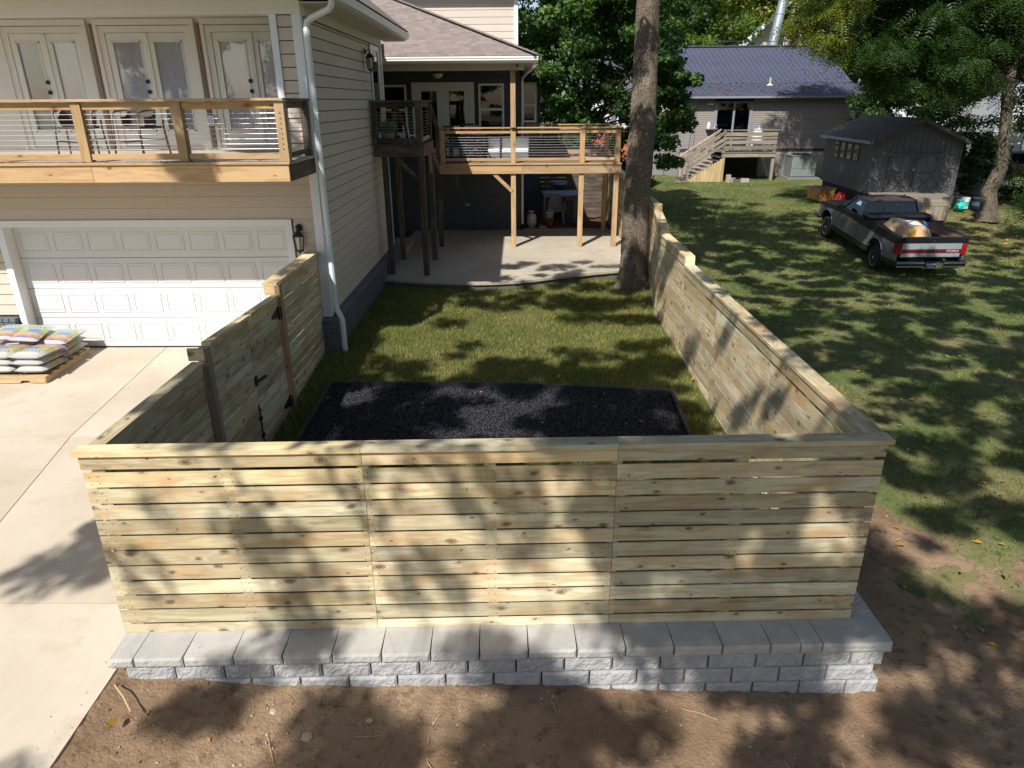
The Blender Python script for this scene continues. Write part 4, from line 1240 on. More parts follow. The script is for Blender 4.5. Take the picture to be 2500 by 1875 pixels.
# trim
def part(name, mat, *boxes, o=None, **k):
    mb = MB()
    for b in boxes: mb.box(*b)
    return build(name, mb, mat, o or house, **k)
part('corner_board', M['gutter'], (HX - 0.11, HX + 0.022, HY - 0.026, HY + 0.0, 0.98, 5.60), (HX - 0.0, HX + 0.022, HY + 0.0005, HY + 0.10, 0.98, 5.60))
part('corner_board', M['white'], (HX - 0.0, HX + 0.02, 17.86, 17.96, 0.98, 5.55))
part('corner_board', M['gutter'], (-3.64, -3.54, HY - 0.024, HY + 0.25, 3.58, 5.57))
part('fascia_board', M['beamwhite'], (-14, -9.9, HY - 0.03, HY + 0.22, 5.56, 5.86))
part('fascia_board', M['beamwhite'], (-9.898, HX + 0.024, HY - 0.03, HY + 0.22, 5.56, 5.86))
# eaves: soffit, gutter, hip roof above, its unseen ridge raised to block sun
part('soffit', M['soffit'], (-14, -2.70, HY - 0.55, HY - 0.02, 5.865, 5.885), (HX + 0.02, -2.70, HY - 0.015, 18.45, 5.70, 5.72))
part('frieze_board', M['soffit'], (HX, HX + 0.02, HY + 0.10, 17.95, 5.55, 5.70))
mb = MB(); mb.prism([(-2.70, 5.72), (-2.60, 5.75), (-2.57, 5.86), (-2.60, 5.86), (-2.62, 5.80), (-2.70, 5.79)], HY - 0.55, 18.42, 'Y')
build('gutter', mb, M['gutter'], house)
mb = MB(); mb.prism([(-2.70, 5.72), (-2.70, 5.88), (-2.66, 5.88), (-2.66, 5.72)], HY - 0.55, 18.45, 'Y')
build('fascia_board', mb, M['soffit'], house)
mb = MB()
zr = 5.90
A = [(-14, HY - 0.6, zr), (-2.58, HY - 0.6, zr), (-2.58, 18.47, zr), (-14, 18.47, zr)]
Rg = [(-5.6, 15.2, 8.3), (-14, 15.2, 8.3)]
mb.add(A + Rg, [(0, 1, 4, 5), (1, 2, 4), (2, 3, 5, 4), (0, 3, 2, 1)])
build('roof', mb, M['shingle'], house)
part('roof_valley', M['greyroof'], (-14, -3.5, 18.2, 19.6, 5.5, 5.93))  # hidden box added to stop sun leaking between the two roofs
# downspout on the corner
pts = [(-2.66, 11.26, 5.74), (-2.665, 11.27, 5.66), (-2.72, 11.29, 5.60), (-2.98, 11.34, 5.50), (-3.06, 11.345, 5.45), (-3.085, 11.35, 5.36), (-3.085, 11.37, 3.2), (-3.085, 11.38, 1.22), (-3.075, 11.37, 1.14), (-3.01, 11.34, 1.02), (-2.985, 11.335, 0.94), (-2.985, 11.33, 0.40)]
build('downspout', MB().tube(pts, 0.046, 8), M['gutter'], house)
for z in (4.2, 2.4):
    build('strap', MB().box(-3.14, -3.035, 11.33, 11.43, z, z + 0.03), M['gutter'], house)

# brick base of the side wall, with its sloping ledge, and the corner pier
mb = MB()
mb.prism([(HX - 0.2, 0.1), (HX + 0.12, 0.1), (HX + 0.12, 0.90), (HX - 0.005, 0.985), (HX - 0.2, 0.985)], 11.60, 17.98, 'Y')
base = build('brick_base', mb, M['brick'], house)
mb = MB(); mb.box(-3.38, HX + 0.13, HY - 0.17, 11.60, 0.1, 0.90)
pier = build('brick_pier', mb, M['brick'], house)
mb = MB(); mb.box(-9.6, -8.56, HY - 0.10, HY + 0.03, 0.2, 0.925)
pier2 = build('brick_pier', mb, M['brick'], house)
# individually laid bricks: rowlock ledge of the side wall, its upper courses, the two piers
def brick(o, x0, x1, y0, y1, z0, z1): build('brick', MB().cbox(x0, x1, y0, y1, z0, z1, 0.006), M['brick'], o)
for k in range(56):
    y = 11.62 + 0.1125 * k; j = R.uniform(-.003, .003)
    zt = 0.905; 
    mb = MB(); mb.prism([(HX - 0.02, 0.95), (HX + 0.128 + j, 0.868), (HX + 0.142 + j, 0.915), (HX + 0.0, 1.0)], y, y + 0.098, 'Y'); build('brick', mb, M['brick'], base)
for c in range(5):
    z = 0.79 - 0.08 * c
    for k in range(30):
        y = 11.62 + 0.214 * k - (0.107 if c % 2 else 0)
        if y < 11.61 or y > 17.7: continue
        j = R.uniform(0, .004)
        build('brick', MB().box(HX + 0.105, HX + 0.126 + j, y, y + 0.200, z, z + 0.066), M['brick'], base)
for k in range(3): brick(pier, -3.375 + 0.103 * k + 0.0, -3.28 + 0.103 * k, HY - 0.19, HY + 0.02, 0.905, 0.965)
for c in range(6):
    z = 0.82 - 0.08 * c
    xs_ = [(-3.376, -3.18), (-3.168, -3.072)] if c % 2 else [(-3.376, -3.28), (-3.268, -3.072)]
    for a, b in xs_: brick(pier, a, b, HY - 0.186, HY - 0.16, z, z + 0.068)
for k in range(9): brick(pier2, -9.55 + 0.112 * k, -9.45 + 0.112 * k, HY - 0.125, HY + 0.02, 0.93, 0.995)
for c in range(7):
    z = 0.845 - 0.08 * c
    for k in range(5):
        x = -9.6 + 0.21 * k + (0.1 if c % 2 else 0); brick(pier2, x, min(x + 0.198, -8.565), HY - 0.118, HY - 0.09, z, z + 0.068)

# garage door
GY = 11.66
part('door_trim', M['gutter'], (-8.53, -3.68, HY - 0.022, HY + 0.03, 2.505, 2.615))
part('door_trim', M['gutter'], (-8.53, -8.42, HY - 0.02, HY + 0.03, 0.37, 2.503))
part('door_trim', M['gutter'], (-3.79, -3.68, HY - 0.02, HY + 0.03, 0.37, 2.503))
part('door_jamb', M['cream'], (-8.445, -8.42, HY + 0.031, GY + 0.08, 0.37, 2.50), (-3.79, -3.765, HY + 0.031, GY + 0.08, 0.37, 2.50), (-8.42, -3.79, HY + 0.031, GY + 0.08, 2.50, 2.52))
gd = part('garage_door', M['garage'], (-8.42, -3.79, GY + 0.03, GY + 0.07, 0.375, 2.50))
sh = (2.49 - 0.39) / 4
for rI in range(4):
    z0 = 0.385 + sh * rI
    build('door_section', MB().cbox(-8.418, -3.792, GY + 0.0, GY + 0.032, z0 + 0.002, z0 + sh - 0.006, 0.006), M['garage'], gd)
    for c in range(8):
        x0 = -8.42 + 0.065 + c * (4.63 - 0.07) / 8; x1 = x0 + 0.485; za = z0 + 0.105; zb2 = z0 + sh - 0.10
        # moulded frame and raised field
        mb = MB()
        fr = 0.022
        mb.prism([(x0, za), (x1, za), (x1 - fr, za + fr), (x0 + fr, za + fr)], GY - 0.011, GY + 0.002, 'Y')
        mb.prism([(x0, zb2), (x1, zb2), (x1 - fr, zb2 - fr), (x0 + fr, zb2 - fr)], GY - 0.011, GY + 0.002, 'Y')
        mb.prism([(x0, za), (x0, zb2), (x0 + fr, zb2 - fr), (x0 + fr, za + fr)], GY - 0.011, GY + 0.002, 'Y')
        mb.prism([(x1, za), (x1, zb2), (x1 - fr, zb2 - fr), (x1 - fr, za + fr)], GY - 0.011, GY + 0.002, 'Y')
        a = 0.055
        p = [(x0 + fr, GY + 0.0008, za + fr), (x1 - fr, GY + 0.0008, za + fr), (x1 - fr, GY + 0.0008, zb2 - fr), (x0 + fr, GY + 0.0008, zb2 - fr),
             (x0 + a, GY - 0.010, za + a), (x1 - a, GY - 0.010, za + a), (x1 - a, GY - 0.010, zb2 - a), (x0 + a, GY - 0.010, zb2 - a)]
        mb.add(p, [(4, 5, 6, 7), (0, 1, 5, 4), (1, 2, 6, 5), (2, 3, 7, 6), (3, 0, 4, 7)])
        build('panel', mb, M['garage'], gd, fix=False)
build('weather_strip', MB().box(-8.42, -3.79, GY + 0.005, GY + 0.05, zdrive(11.6) + 0.005, 0.384), M['black'], gd)

# upper balcony doors: five leaves seen, three openings
DY = 12.92
sets = [(-8.60, -7.22), (-6.98, -5.42), (-5.20, -3.70)]
floor_z = 3.63
for i, (x0, x1) in enumerate(sets):
    fr = part('french_door', M['cream'], (x0 + 0.0, x0 + 0.10, DY - 0.04, DY + 0.05, floor_z, 5.56), (x1 - 0.10, x1, DY - 0.04, DY + 0.05, floor_z, 5.56), (x0 + 0.1, x1 - 0.1, DY - 0.04, DY + 0.05, 5.46, 5.56),
              (x0 + 0.1, x1 - 0.1, DY - 0.05, DY + 0.05, floor_z, floor_z + 0.03),
              (x0 - 0.06, x0, DY - 0.068, DY + 0.0, floor_z, 5.568), (x1, x1 + 0.06, DY - 0.068, DY + 0.0, floor_z, 5.568), (x0 - 0.06, x1 + 0.06, DY - 0.07, DY + 0.0, 5.57, 5.66))
    xm = (x0 + x1) / 2
    for j, (a, b) in enumerate(((x0 + 0.105, xm - 0.012), (xm + 0.012, x1 - 0.105))):
        st = 0.105
        mb = MB()
        zb0, zt0 = floor_z + 0.035, 5.455
        mb.box(a, a + st, DY - 0.02, DY + 0.03, zb0, zt0); mb.box(b - st, b, DY - 0.02, DY + 0.03, zb0, zt0)
        mb.box(a + st, b - st, DY - 0.02, DY + 0.03, zt0 - 0.14, zt0); mb.box(a + st, b - st, DY - 0.02, DY + 0.03, zb0, zb0 + 0.27)
        build('leaf', mb, M['white'], fr)
        mb = MB(); e = 0.02
        mb.box(a + st - e, a + st, DY - 0.032, DY - 0.021, zb0 + 0.25, zt0 - 0.12); mb.box(b - st, b - st + e, DY - 0.032, DY - 0.021, zb0 + 0.25, zt0 - 0.12)
        mb.box(a + st - e, b - st + e, DY - 0.032, DY - 0.021, zt0 - 0.14, zt0 - 0.12); mb.box(a + st - e, b - st + e, DY - 0.032, DY - 0.021, zb0 + 0.25, zb0 + 0.27)
        build('glazing_bead', mb, M['cream'], fr)
        build('pane', MB().box(a + st, b - st, DY, DY + 0.006, zb0 + 0.27, zt0 - 0.14), M['glass'], fr)
        # curtain with folds behind the pane, dark room below it
        low = (floor_z + 0.62) if (i, j) in ((0, 0), (1, 0)) else (floor_z + 0.75 if (i, j) == (1, 1) else floor_z + 0.3)
        cv = []; cf = []; nn_ = 36
        for q in range(nn_ + 1):
            xx = lerp(a + 0.05, b - 0.05, q / nn_); yy = DY + 0.014 + 0.005 * math.sin(q * 0.55 + i) + 0.0015 * math.sin(q * 1.3)
            cv += [(xx, yy, low), (xx, yy, zt0 - 0.1)]
        for q in range(nn_): cf.append((2 * q, 2 * q + 2, 2 * q + 3, 2 * q + 1))
        build('curtain', MB().add(cv, cf), M['curtain_dim'] if (i, j) == (0, 0) else M['curtain'], fr, fix=False, smooth=True)
    build('astragal', MB().box(xm - 0.03, xm + 0.03, DY - 0.045, DY - 0.021, floor_z + 0.04, 5.45), M['cream'], fr)
    for z in (floor_z + 0.92, floor_z + 1.08):
        build('knob', MB().lathe([(0.012, -0.05), (0.030, -0.045), (0.036, -0.025), (0.028, -0.008), (0.012, 0.0)], (xm - 0.09, DY - 0.022, z), 10, 'Y'), M['black'], fr)
part('recess_wall', M['cream'], (-14, -3.45, 12.98, 13.15, 3.62, 5.75), (-14, -3.45, 12.93, 12.975, 3.6, 3.7), (-14, -3.45, 12.93, 12.975, 5.63, 5.75), (-7.16, -7.04, 12.93, 12.975, 3.7, 5.63), (-5.36, -5.26, 12.93, 12.975, 3.7, 5.63), (-3.64, -3.45, 12.93, 12.975, 3.7, 5.63), (-14, -8.66, 12.93, 12.975, 3.7, 5.63))
for x in (-7.10, -5.31):
    build('brown_strip', MB().box(x - 0.02, x + 0.02, 12.90, 12.928, 3.66, 5.60), M['brownstrip'], house)
part('recess_ceiling', M['cream'], (-14, -3.45, HY + 0.25, 12.93, 5.75, 5.80))
part('recess_floor', M['patio'], (-14, -3.45, HY + 0.25, 12.93, 3.585, 3.60))
part('outlet_box', M['galv'], (-5.33, -5.23, 12.79, 12.855, 4.0, 4.17))
# side window and its trim near the back corner
wf = part('window', M['gutter'], (HX + 0.008, HX + 0.03, 16.55, 16.66, 3.62, 5.52), (HX + 0.008, HX + 0.03, 17.40, 17.50, 3.62, 5.52), (HX + 0.008, HX + 0.03, 16.66, 17.40, 5.42, 5.52), (HX + 0.008, HX + 0.03, 16.66, 17.40, 3.62, 3.72))
build('pane', MB().box(HX + 0.006, HX + 0.012, 16.66, 17.40, 3.72, 5.42), M['glassdark'], wf)
build('curtain', MB().box(HX - 0.008, HX - 0.002, 16.66, 17.40, 3.72, 5.42), M['curtain_dim'], wf)
part('step_pad', M['patio'], (-3.2, -3.02, 18.4, 20.4, 0.5, 0.70), (-3.9, -3.2, 18.0, 20.4, 0.5, 0.70))

# ---- porch wing at the back
PY = 22.45
mb = MB(); mb.box(-12, -3.9, PY, PY + 0.2, 0.3, 5.5); mb.box(-3.9, 0.06, PY, PY + 0.2, 0.3, 5.5); mb.box(-0.14, 0.06, PY + 0.2, 26.5, 0.3, 5.5)
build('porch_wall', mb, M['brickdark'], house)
# french door and windows of the porch
def pwin(x0, x1, z0, z1, mid=None, curtain=None):
    t = 0.06
    bx = [(x0, x0 + t, PY - 0.05, PY - 0.005, z0, z1), (x1 - t, x1, PY - 0.05, PY - 0.005, z0, z1), (x0 + t, x1 - t, PY - 0.05, PY - 0.005, z1 - t, z1), (x0 + t, x1 - t, PY - 0.05, PY - 0.005, z0, z0 + t)]
    if mid: bx.append((x0 + t, x1 - t, PY - 0.048, PY - 0.006, mid - 0.035, mid + 0.035))
    w = part('window', M['white'], *bx)
    build('pane', MB().box(x0 + t, x1 - t, PY - 0.03, PY - 0.026, z0 + t, z1 - t), M['glassdark'], w)
    build('backing', MB().box(x0 + t, x1 - t, PY - 0.012, PY - 0.008, z0 + t, z1 - t), M['dark'], w)
    if curtain:
        build('curtain', MB().box(curtain[0], curtain[1], PY - 0.022, PY - 0.015, z0 + t, z1 - t), M['curtain_dim'], w)
pwin(-1.18, -0.42, 3.45, 4.86, 4.15, (-0.72, -0.52))
pwin(-4.05, -3.32, 3.45, 4.84, 4.15, (-4.0, -3.6))
pd = part('porch_door', M['white'], (-3.16, -3.05, PY - 0.06, PY - 0.005, 2.84, 4.90), (-1.42, -1.31, PY - 0.06, PY - 0.005, 2.84, 4.90), (-3.05, -1.42, PY - 0.06, PY - 0.005, 4.80, 4.90),
          (-3.05, -2.88, PY - 0.04, PY - 0.006, 2.86, 4.80), (-2.42, -2.06, PY - 0.04, PY - 0.006, 2.86, 4.80), (-1.60, -1.42, PY - 0.04, PY - 0.006, 2.86, 4.80), (-2.88, -2.42, PY - 0.04, PY - 0.006, 4.66, 4.80), (-2.06, -1.60, PY - 0.04, PY - 0.006, 4.66, 4.80),
          (-2.88, -2.42, PY - 0.04, PY - 0.006, 2.86, 3.05), (-2.06, -1.60, PY - 0.04, PY - 0.006, 2.86, 3.05))
for a, b in ((-2.88, -2.42), (-2.06, -1.60)):
    build('pane', MB().box(a, b, PY - 0.03, PY - 0.026, 3.05, 4.66), M['glassdark'], pd)
    build('backing', MB().box(a, b, PY - 0.012, PY - 0.008, 3.05, 4.66), M['dark'], pd)
# porch beam, ceiling, post of the roof, gutter
part('porch_beam', M['soffit'], (-10, 0.16, 19.42, 19.60, 5.10, 5.32))
part('porch_ceiling', M['soffit'], (-10, 0.1, 19.6, PY, 5.28, 5.31))
part('soffit', M['soffit'], (-10, 0.44, 19.08, 19.42, 5.25, 5.27), (0.16, 0.44, 19.42, 26, 5.25, 5.27))
mb = MB(); mb.prism([(19.10, 5.25), (19.06, 5.26), (19.0, 5.31), (19.0, 5.35), (18.985, 5.36), (18.985, 5.40), (19.02, 5.40), (19.02, 5.33), (19.10, 5.30)], -10, 0.50, 'X')
build('gutter', mb, M['white'], house)
part('fascia_board', M['white'], (0.44, 0.46, 19.1, 26, 5.25, 5.40))
pts = [(0.40, 19.12, 5.27), (0.40, 19.14, 5.19), (0.34, 19.5, 5.12), (0.2, 21.6, 5.06), (0.135, 22.4, 5.0), (0.12, PY + 0.05, 4.90), (0.12, PY + 0.05, 0.75)]
build('downspout', MB().tube(pts, 0.04, 8), M['cream'], house)
build('porch_post', MB().box(-0.20, -0.07, 19.45, 19.58, 3.73, 5.10), CEDAR['Z'], house)
build('camera_bullet', MB().lathe([(0.02, -0.06), (0.028, -0.05), (0.028, 0.03), (0.015, 0.05)], (-0.02, 19.39, 5.2), 8, 'Y'), M['black'], house)
# right-hand recessed wall with a window, and its little roof
part('porch_wall', M['brickdark'], (0.06, 0.75, 25.4, 25.6, 0.3, 5.15))
w = part('window', M['white'], (0.13, 0.20, 25.34, 25.4, 3.7, 4.95), (0.55, 0.62, 25.34, 25.4, 3.7, 4.95), (0.2, 0.55, 25.34, 25.4, 4.88, 4.95), (0.2, 0.55, 25.34, 25.4, 4.22, 4.28), (0.2, 0.55, 25.34, 25.4, 3.7, 3.77))
build('pane', MB().box(0.2, 0.55, 25.375, 25.38, 3.77, 4.88), M['glassdark'], w)
build('backing', MB().box(0.2, 0.55, 25.39, 25.396, 3.77, 4.88), M['dark'], w)
mb = MB(); mb.hexa([(0.45, 25.0, 5.18), (1.05, 25.0, 5.18), (1.05, 26.6, 5.6), (0.45, 26.6, 5.6), (0.45, 25.0, 5.24), (1.05, 25.0, 5.24), (1.05, 26.6, 5.68), (0.45, 26.6, 5.68)])
build('small_roof', mb, M['redroof'], house)
part('gutter', M['white'], (0.45, 1.08, 24.9, 24.99, 5.14, 5.22))
# porch roof: hip, tiled with individual shingle tabs
m_ = 0.425
def proof(x, y): return 5.42 + m_ * (y - 19.0)
mb = MB(); yb = 24.2
mb.add([(-9, 19.0, 5.40), (0.5, 19.0, 5.40), (0.5 - (yb - 19.0), yb, 5.40 + m_ * (yb - 19.0)), (-9, yb, 5.40 + m_ * (yb - 19.0)), (0.5, 26.5, 5.40), (0.5 - (yb - 19.0), 26.5, 5.40 + m_ * (yb - 19.0)), (-9, yb, 5.3), (-9, 19.0, 5.3)],
       [(0, 1, 2, 3), (1, 4, 5, 2)])
build('porch_roof', mb, M['greyroof'], house, fix=False)
rs2 = np.random.RandomState(21); V = []; F = []
sl = math.sqrt(1 + m_ * m_); ex = 0.14
nrows = int((yb - 19.0) * sl / ex)
for k in range(nrows):
    yy0 = 19.0 - 0.02 + k * ex / sl; yy1 = yy0 + (ex + 0.04) / sl
    x = -6.6 + rs2.uniform(-.1, .1)
    xmax = 0.5 - max(0, (yy0 - 19.0)) - 0.02
    while x < xmax:
        wdt = rs2.uniform(0.12, 0.24); x1 = min(x + wdt, xmax)
        t = rs2.choice([0.005, 0.012, 0.016]); b = len(V)
        dz = 5.405 - 5.42 + 0.012
        V += [(x, yy0, proof(0, yy0) + dz), (x1 - .003, yy0, proof(0, yy0) + dz), (x1 - .003, yy0, proof(0, yy0) + dz + t), (x, yy0, proof(0, yy0) + dz + t),
              (x1 - .003, yy1, proof(0, yy1) + dz + .002), (x, yy1, proof(0, yy1) + dz + .002)]
        F += [(b, b + 1, b + 2, b + 3), (b + 3, b + 2, b + 4, b + 5)]
        x = x1
me = npobj('shingles', np.array(V), np.array(F), M['shingle'], house, 'stuff')
hipn = 26
for k in range(hipn):
    t0 = k * 0.2; p0 = Vector((0.5 - t0, 19.0 + t0, 5.435 + m_ * t0)); p1 = p0 + Vector((-0.23, 0.23, m_ * 0.23 + 0.012))
    sd = Vector((0.10, 0.10, -0.012))
    mb = MB(); e = Vector((0, 0, 0.015))
    mb.add([p0 - sd * 1.2, p0 + e, p0 + sd * 1.2, p1 - sd * 1.2 - e * .6, p1, p1 + sd * 1.2 - e * .6, p0 - sd * 1.2 - e, p0 + sd * 1.2 - e], [(0, 1, 4, 3), (1, 2, 5, 4), (6, 7, 2, 1, 0)])
    build('hip_shingle', mb, M['shingle'], house, fix=False)
# upper storey behind the porch roof
UY = 24.3
part('upper_wall', M['siding'], (-9, -0.10, UY + 0.02, UY + 0.3, 5.4, 8.4))
lap(house, 'X', -7.5, -0.12, UY + 0.02, 5.6, 7.8, -1, M['siding'], e=0.20, seed=12)
part('corner_board', M['white'], (-0.12, 0.0, UY - 0.03, UY + 0.02, 5.5, 7.9), (-0.02, 0.005, UY + 0.021, UY + 0.12, 5.5, 7.9))
part('eave', M['soffit'], (-9, 0.35, UY - 0.42, UY + 0.35, 7.55, 7.72))
mb = MB(); mb.add([(-9, UY - .45, 7.72), (0.4, UY - .45, 7.72), (0.4, UY + 3, 8.9), (-9, UY + 3, 8.9), (0.4, UY + 3, 7.7), (-9, UY + 3, 7.7)], [(0, 1, 2, 3), (1, 4, 2), (3, 2, 4, 5)])
build('upper_roof', mb, M['shingle'], house)

# ---------------------------------------------------------------- lanterns and fan
def lantern(lab, x, y, z, face):
    """face: outward unit vector"""
    t = thing('wall_lantern', lab, 'wall lamp', (x, y, z), rot=(0, 0, face), group=None)
    # local: wall at y=0, outward -y ; z measured from lantern foot
    mb = MB(); mb.lathe([(0.0, 0.0), (0.055, 0.0), (0.06, -0.012), (0.035, -0.03), (0.0, -0.035)][::-1], (0, 0, 0.36), 12, 'Y')
    build('backplate', mb, M['black'], t)
    build('arm', MB().tube([(0, -0.03, 0.36), (0, -0.07, 0.385), (0, -0.105, 0.38), (0, -0.11, 0.345)], 0.011, 6), M['black'], t)
    build('hood', MB().lathe([(0.098, 0.235), (0.092, 0.25), (0.05, 0.305), (0.022, 0.325), (0.018, 0.345), (0.006, 0.36)], (0, -0.11, 0), 6), M['black'], t)
    mb = MB()
    for k in range(6):
        a = math.pi / 3 * k; c, s = math.cos(a), math.sin(a)
        mb.beam((0.062 * c, -0.11 + 0.062 * s, 0.02), (0.088 * c, -0.11 + 0.088 * s, 0.236), 0.012, 0.012)
    mb.lathe([(0.072, 0.0), (0.072, 0.022), (0.05, 0.026)], (0, -0.11, 0), 6)
    mb.lathe([(0.02, -0.03), (0.03, -0.015), (0.03, 0.0)], (0, -0.11, 0), 6)
    build('cage', mb, M['black'], t)
    build('glass_shade', MB().lathe([(0.054, 0.026), (0.078, 0.233)], (0, -0.11, 0), 6), M['lampglass'], t)
    return t
lantern('black carriage lantern beside the white garage door', -3.565, HY - 0.006, 2.12, 0)
lantern('black carriage lantern high on the shaded side wall near the back corner', HX + 0.028, 15.9, 4.98, math.pi / 2)
fan = thing('ceiling_fan', 'dark ceiling fan with a pale globe under the porch roof', 'ceiling fan', (-2.2, 20.9, 4.95))
build('globe', MB().lathe([(0.02, 4.96), (0.09, 4.98), (0.135, 5.04), (0.14, 5.07), (0.12, 5.09)], (-2.2, 20.9, 0), 16), M['fanglobe'], fan, smooth=True)
build('motor', MB().lathe([(0.12, 5.09), (0.14, 5.11), (0.13, 5.17), (0.05, 5.2), (0.04, 5.285)], (-2.2, 20.9, 0), 14), M['black'], fan)
for k in range(5):
    a = 2 * math.pi * k / 5 + 0.1
    p = Vector((-2.2, 20.9, 5.13)); q = p + Vector((math.cos(a), math.sin(a), 0)) * 0.68
    build('blade', MB().beam(p + (q - p) * 0.2, q, 0.12, 0.012), M['darkfurn'], fan)
# ---------------------------------------------------------------- balcony over the garage
balcony = thing('balcony', 'amber timber balcony with cable railing above the garage door', 'balcony', (-3.2, 10.1, 3.34))
BY = 10.10; BT = 3.60
def tb(name, x0, x1, y0, y1, z0, z1, ax, o=None, W=CEDAR, c=0.003):
    return build(name, MB().cbox(x0, x1, y0, y1, z0, z1, c), W[ax], o or balcony)
for a, b in ((-13.5, -9.6), (-9.597, -5.95), (-5.947, -3.19)):
    tb('fascia_board', a, b, BY, BY + 0.04, 3.335, 3.565, 'X')
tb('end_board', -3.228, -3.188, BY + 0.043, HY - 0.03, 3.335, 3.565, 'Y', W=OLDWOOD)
for k in range(9):       # decking, boards along x
    y = BY - 0.025 + 0.148 * k
    for a, b in ((-13.5, -8.2), (-8.197, -3.165)):
        tb('deck_board', a, b, y, y + 0.14, 3.567, 3.602, 'X', W=CEDAR if k == 0 else PALEDECK)
for k in range(12): build('joist', MB().box(-12 + 0.79 * k, -11.96 + 0.79 * k, BY + 0.05, HY - 0.03, 3.345, 3.56), CEDAR['Y'], balcony)
def cab(o, p, q, r=0.0042):
    p = Vector(p); q = Vector(q); m = (p + q) / 2 - Vector((0, 0, 0.006))
    return build('cable', MB().tube([p, m, q], r, 5, False), M['steel'], o, smooth=True)
pxs = [-12.1, -10.75, -9.35, -7.4, -6.01, -4.645, -3.24]
for i, x in enumerate(pxs):
    tb('post', x - 0.065, x + 0.065, BY - 0.02 + 0.05, BY + 0.16, 3.605, 4.385, 'Z')
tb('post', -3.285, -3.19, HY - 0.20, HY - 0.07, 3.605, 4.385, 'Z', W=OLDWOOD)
for a, b in zip(pxs[:-1], pxs[1:]):
    tb('top_rail', a + 0.068, b - 0.068, BY + 0.06, BY + 0.10, 4.285, 4.383, 'X')
    tb('bottom_rail', a + 0.068, b - 0.068, BY + 0.055, BY + 0.095, 3.635, 3.715, 'X')
for a, b in ((-13.5, -9.3), (-9.298, -5.2), (-5.198, -3.165)):
    tb('cap_rail', a, b, BY - 0.005, BY + 0.165, 4.388, 4.422, 'X')
tb('cap_rail', -3.30, -3.165, BY + 0.168, HY - 0.03, 4.388, 4.420, 'Y', W=OLDWOOD)
tb('top_rail', -3.255, -3.215, BY + 0.163, HY - 0.203, 4.29, 4.386, 'Y', W=OLDWOOD)
tb('bottom_rail', -3.255, -3.215, BY + 0.163, HY - 0.203, 3.64, 3.71, 'Y', W=OLDWOOD)
for k in range(8):
    z = 3.77 + 0.066 * k
    cab(balcony, (-13.4, BY + 0.08, z), (-3.24, BY + 0.08, z))
    cab(balcony, (-3.236, BY + 0.1, z), (-3.236, HY - 0.08, z - 0.01))
mb = MB()
for k in range(8): mb.lathe([(0.008, -0.01), (0.008, 0.0)], (-3.235, BY + 0.03, 3.77 + 0.066 * k), 6, 'Y')
build('cable_ends', mb, M['black'], balcony)
# wicker bar chairs on it
def barchair(lab, x, y, rz):
    t = thing('wicker_chair', lab, 'chair', (x, y, 3.603), rot=(0, 0, rz), group='wicker chairs on the balcony')
    # local: faces -y; seat 0.45 high bucket
    for sx in (-1, 1):
        for sy, top in ((-0.24, 0.62), (0.20, 0.55)):
            build('leg', MB().tube([(sx * 0.27, sy - (0.04 if sy < 0 else -0.04), 0), (sx * 0.25, sy, top - 0.1), (sx * 0.25, sy + 0.02, top)], 0.014, 6), M['chairtube'], t, smooth=True)
        build('arm', MB().tube([(sx * 0.25, -0.22, 0.62), (sx * 0.26, -0.18, 0.66), (sx * 0.26, 0.05, 0.68), (sx * 0.24, 0.22, 0.76)], 0.020, 7), M['chairtube'], t, smooth=True)
    mb = MB(); mb.tube([(-0.26, -0.26, 0.26), (0, -0.28, 0.24), (0.26, -0.26, 0.26)], 0.012, 6); mb.tube([(-0.26, 0.22, 0.26), (0, 0.24, 0.25), (0.26, 0.22, 0.26)], 0.012, 6)
    build('stretcher', mb, M['chairtube'], t)
    # woven bucket
    n = 16; V = []; F = []; prof = [(0.0, 0.44), (0.5, 0.43), (0.95, 0.46), (1.0, 0.60), (1.04, 0.80)]
    for (rr_, z) in prof:
        for k in range(n + 1):
            a = -0.15 * math.pi + 1.30 * math.pi * k / n
            zz = z
            back = max(0, math.sin(a))
            if z > 0.5: zz = 0.46 + (z - 0.46) * (0.35 + 0.65 * back)
            V.append((0.245 * rr_ * math.cos(a), 0.235 * rr_ * math.sin(a), zz))
    for j in range(len(prof) - 1):
        for k in range(n): F.append((j * (n + 1) + k, j * (n + 1) + k + 1, (j + 1) * (n + 1) + k + 1, (j + 1) * (n + 1) + k))
    build('seat', MB().add(V, F), M['wicker'], t, fix=False, smooth=True)
    build('seat_base', MB().box(-0.22, 0.22, -0.23, 0.2, 0.42, 0.45), M['wicker'], t)
    return t
barchair('brown wicker chair on the balcony, left of the thick middle post', -6.55, 11.05, 0.25)
barchair('brown wicker chair on the balcony, between the two middle posts', -5.62, 11.0, -0.35)
# leaf bits caught along the balcony edge
n = 260; P = np.stack([np.random.RandomState(3).uniform(-8.5, -3.4, n), np.random.RandomState(4).uniform(BY - 0.01, BY + 0.05, n)], 1)
P = np.column_stack([P, np.full(n, 3.61)])
scatter_leaves('leaf_scraps', P, M['fallen_roof'], 8, 'dry leaf scraps caught under the balcony railing', 0.012, 0.03)

# ---------------------------------------------------------------- patio
PZ = 0.58
V = [(x, y, PZ) for x, y in zip(PATIO_X, PATIO_Y)] + [(3.2, 22.5, PZ), (-3.3, 22.5, PZ)]
mb = MB(); nP = len(V); mb.add(V, [tuple(range(nP))]); mb.add([(x, y, PZ - 0.1) for x, y, z in V], [])
o = build('patio', mb, M['patio'], None, kind='structure', fix=False)
o.location.z = 0; o.data.transform(Matrix.Translation((0, 0, 0.48)))
patio = o; ACC[o.name] = Vector((o.location.x, o.location.y, 0.0))
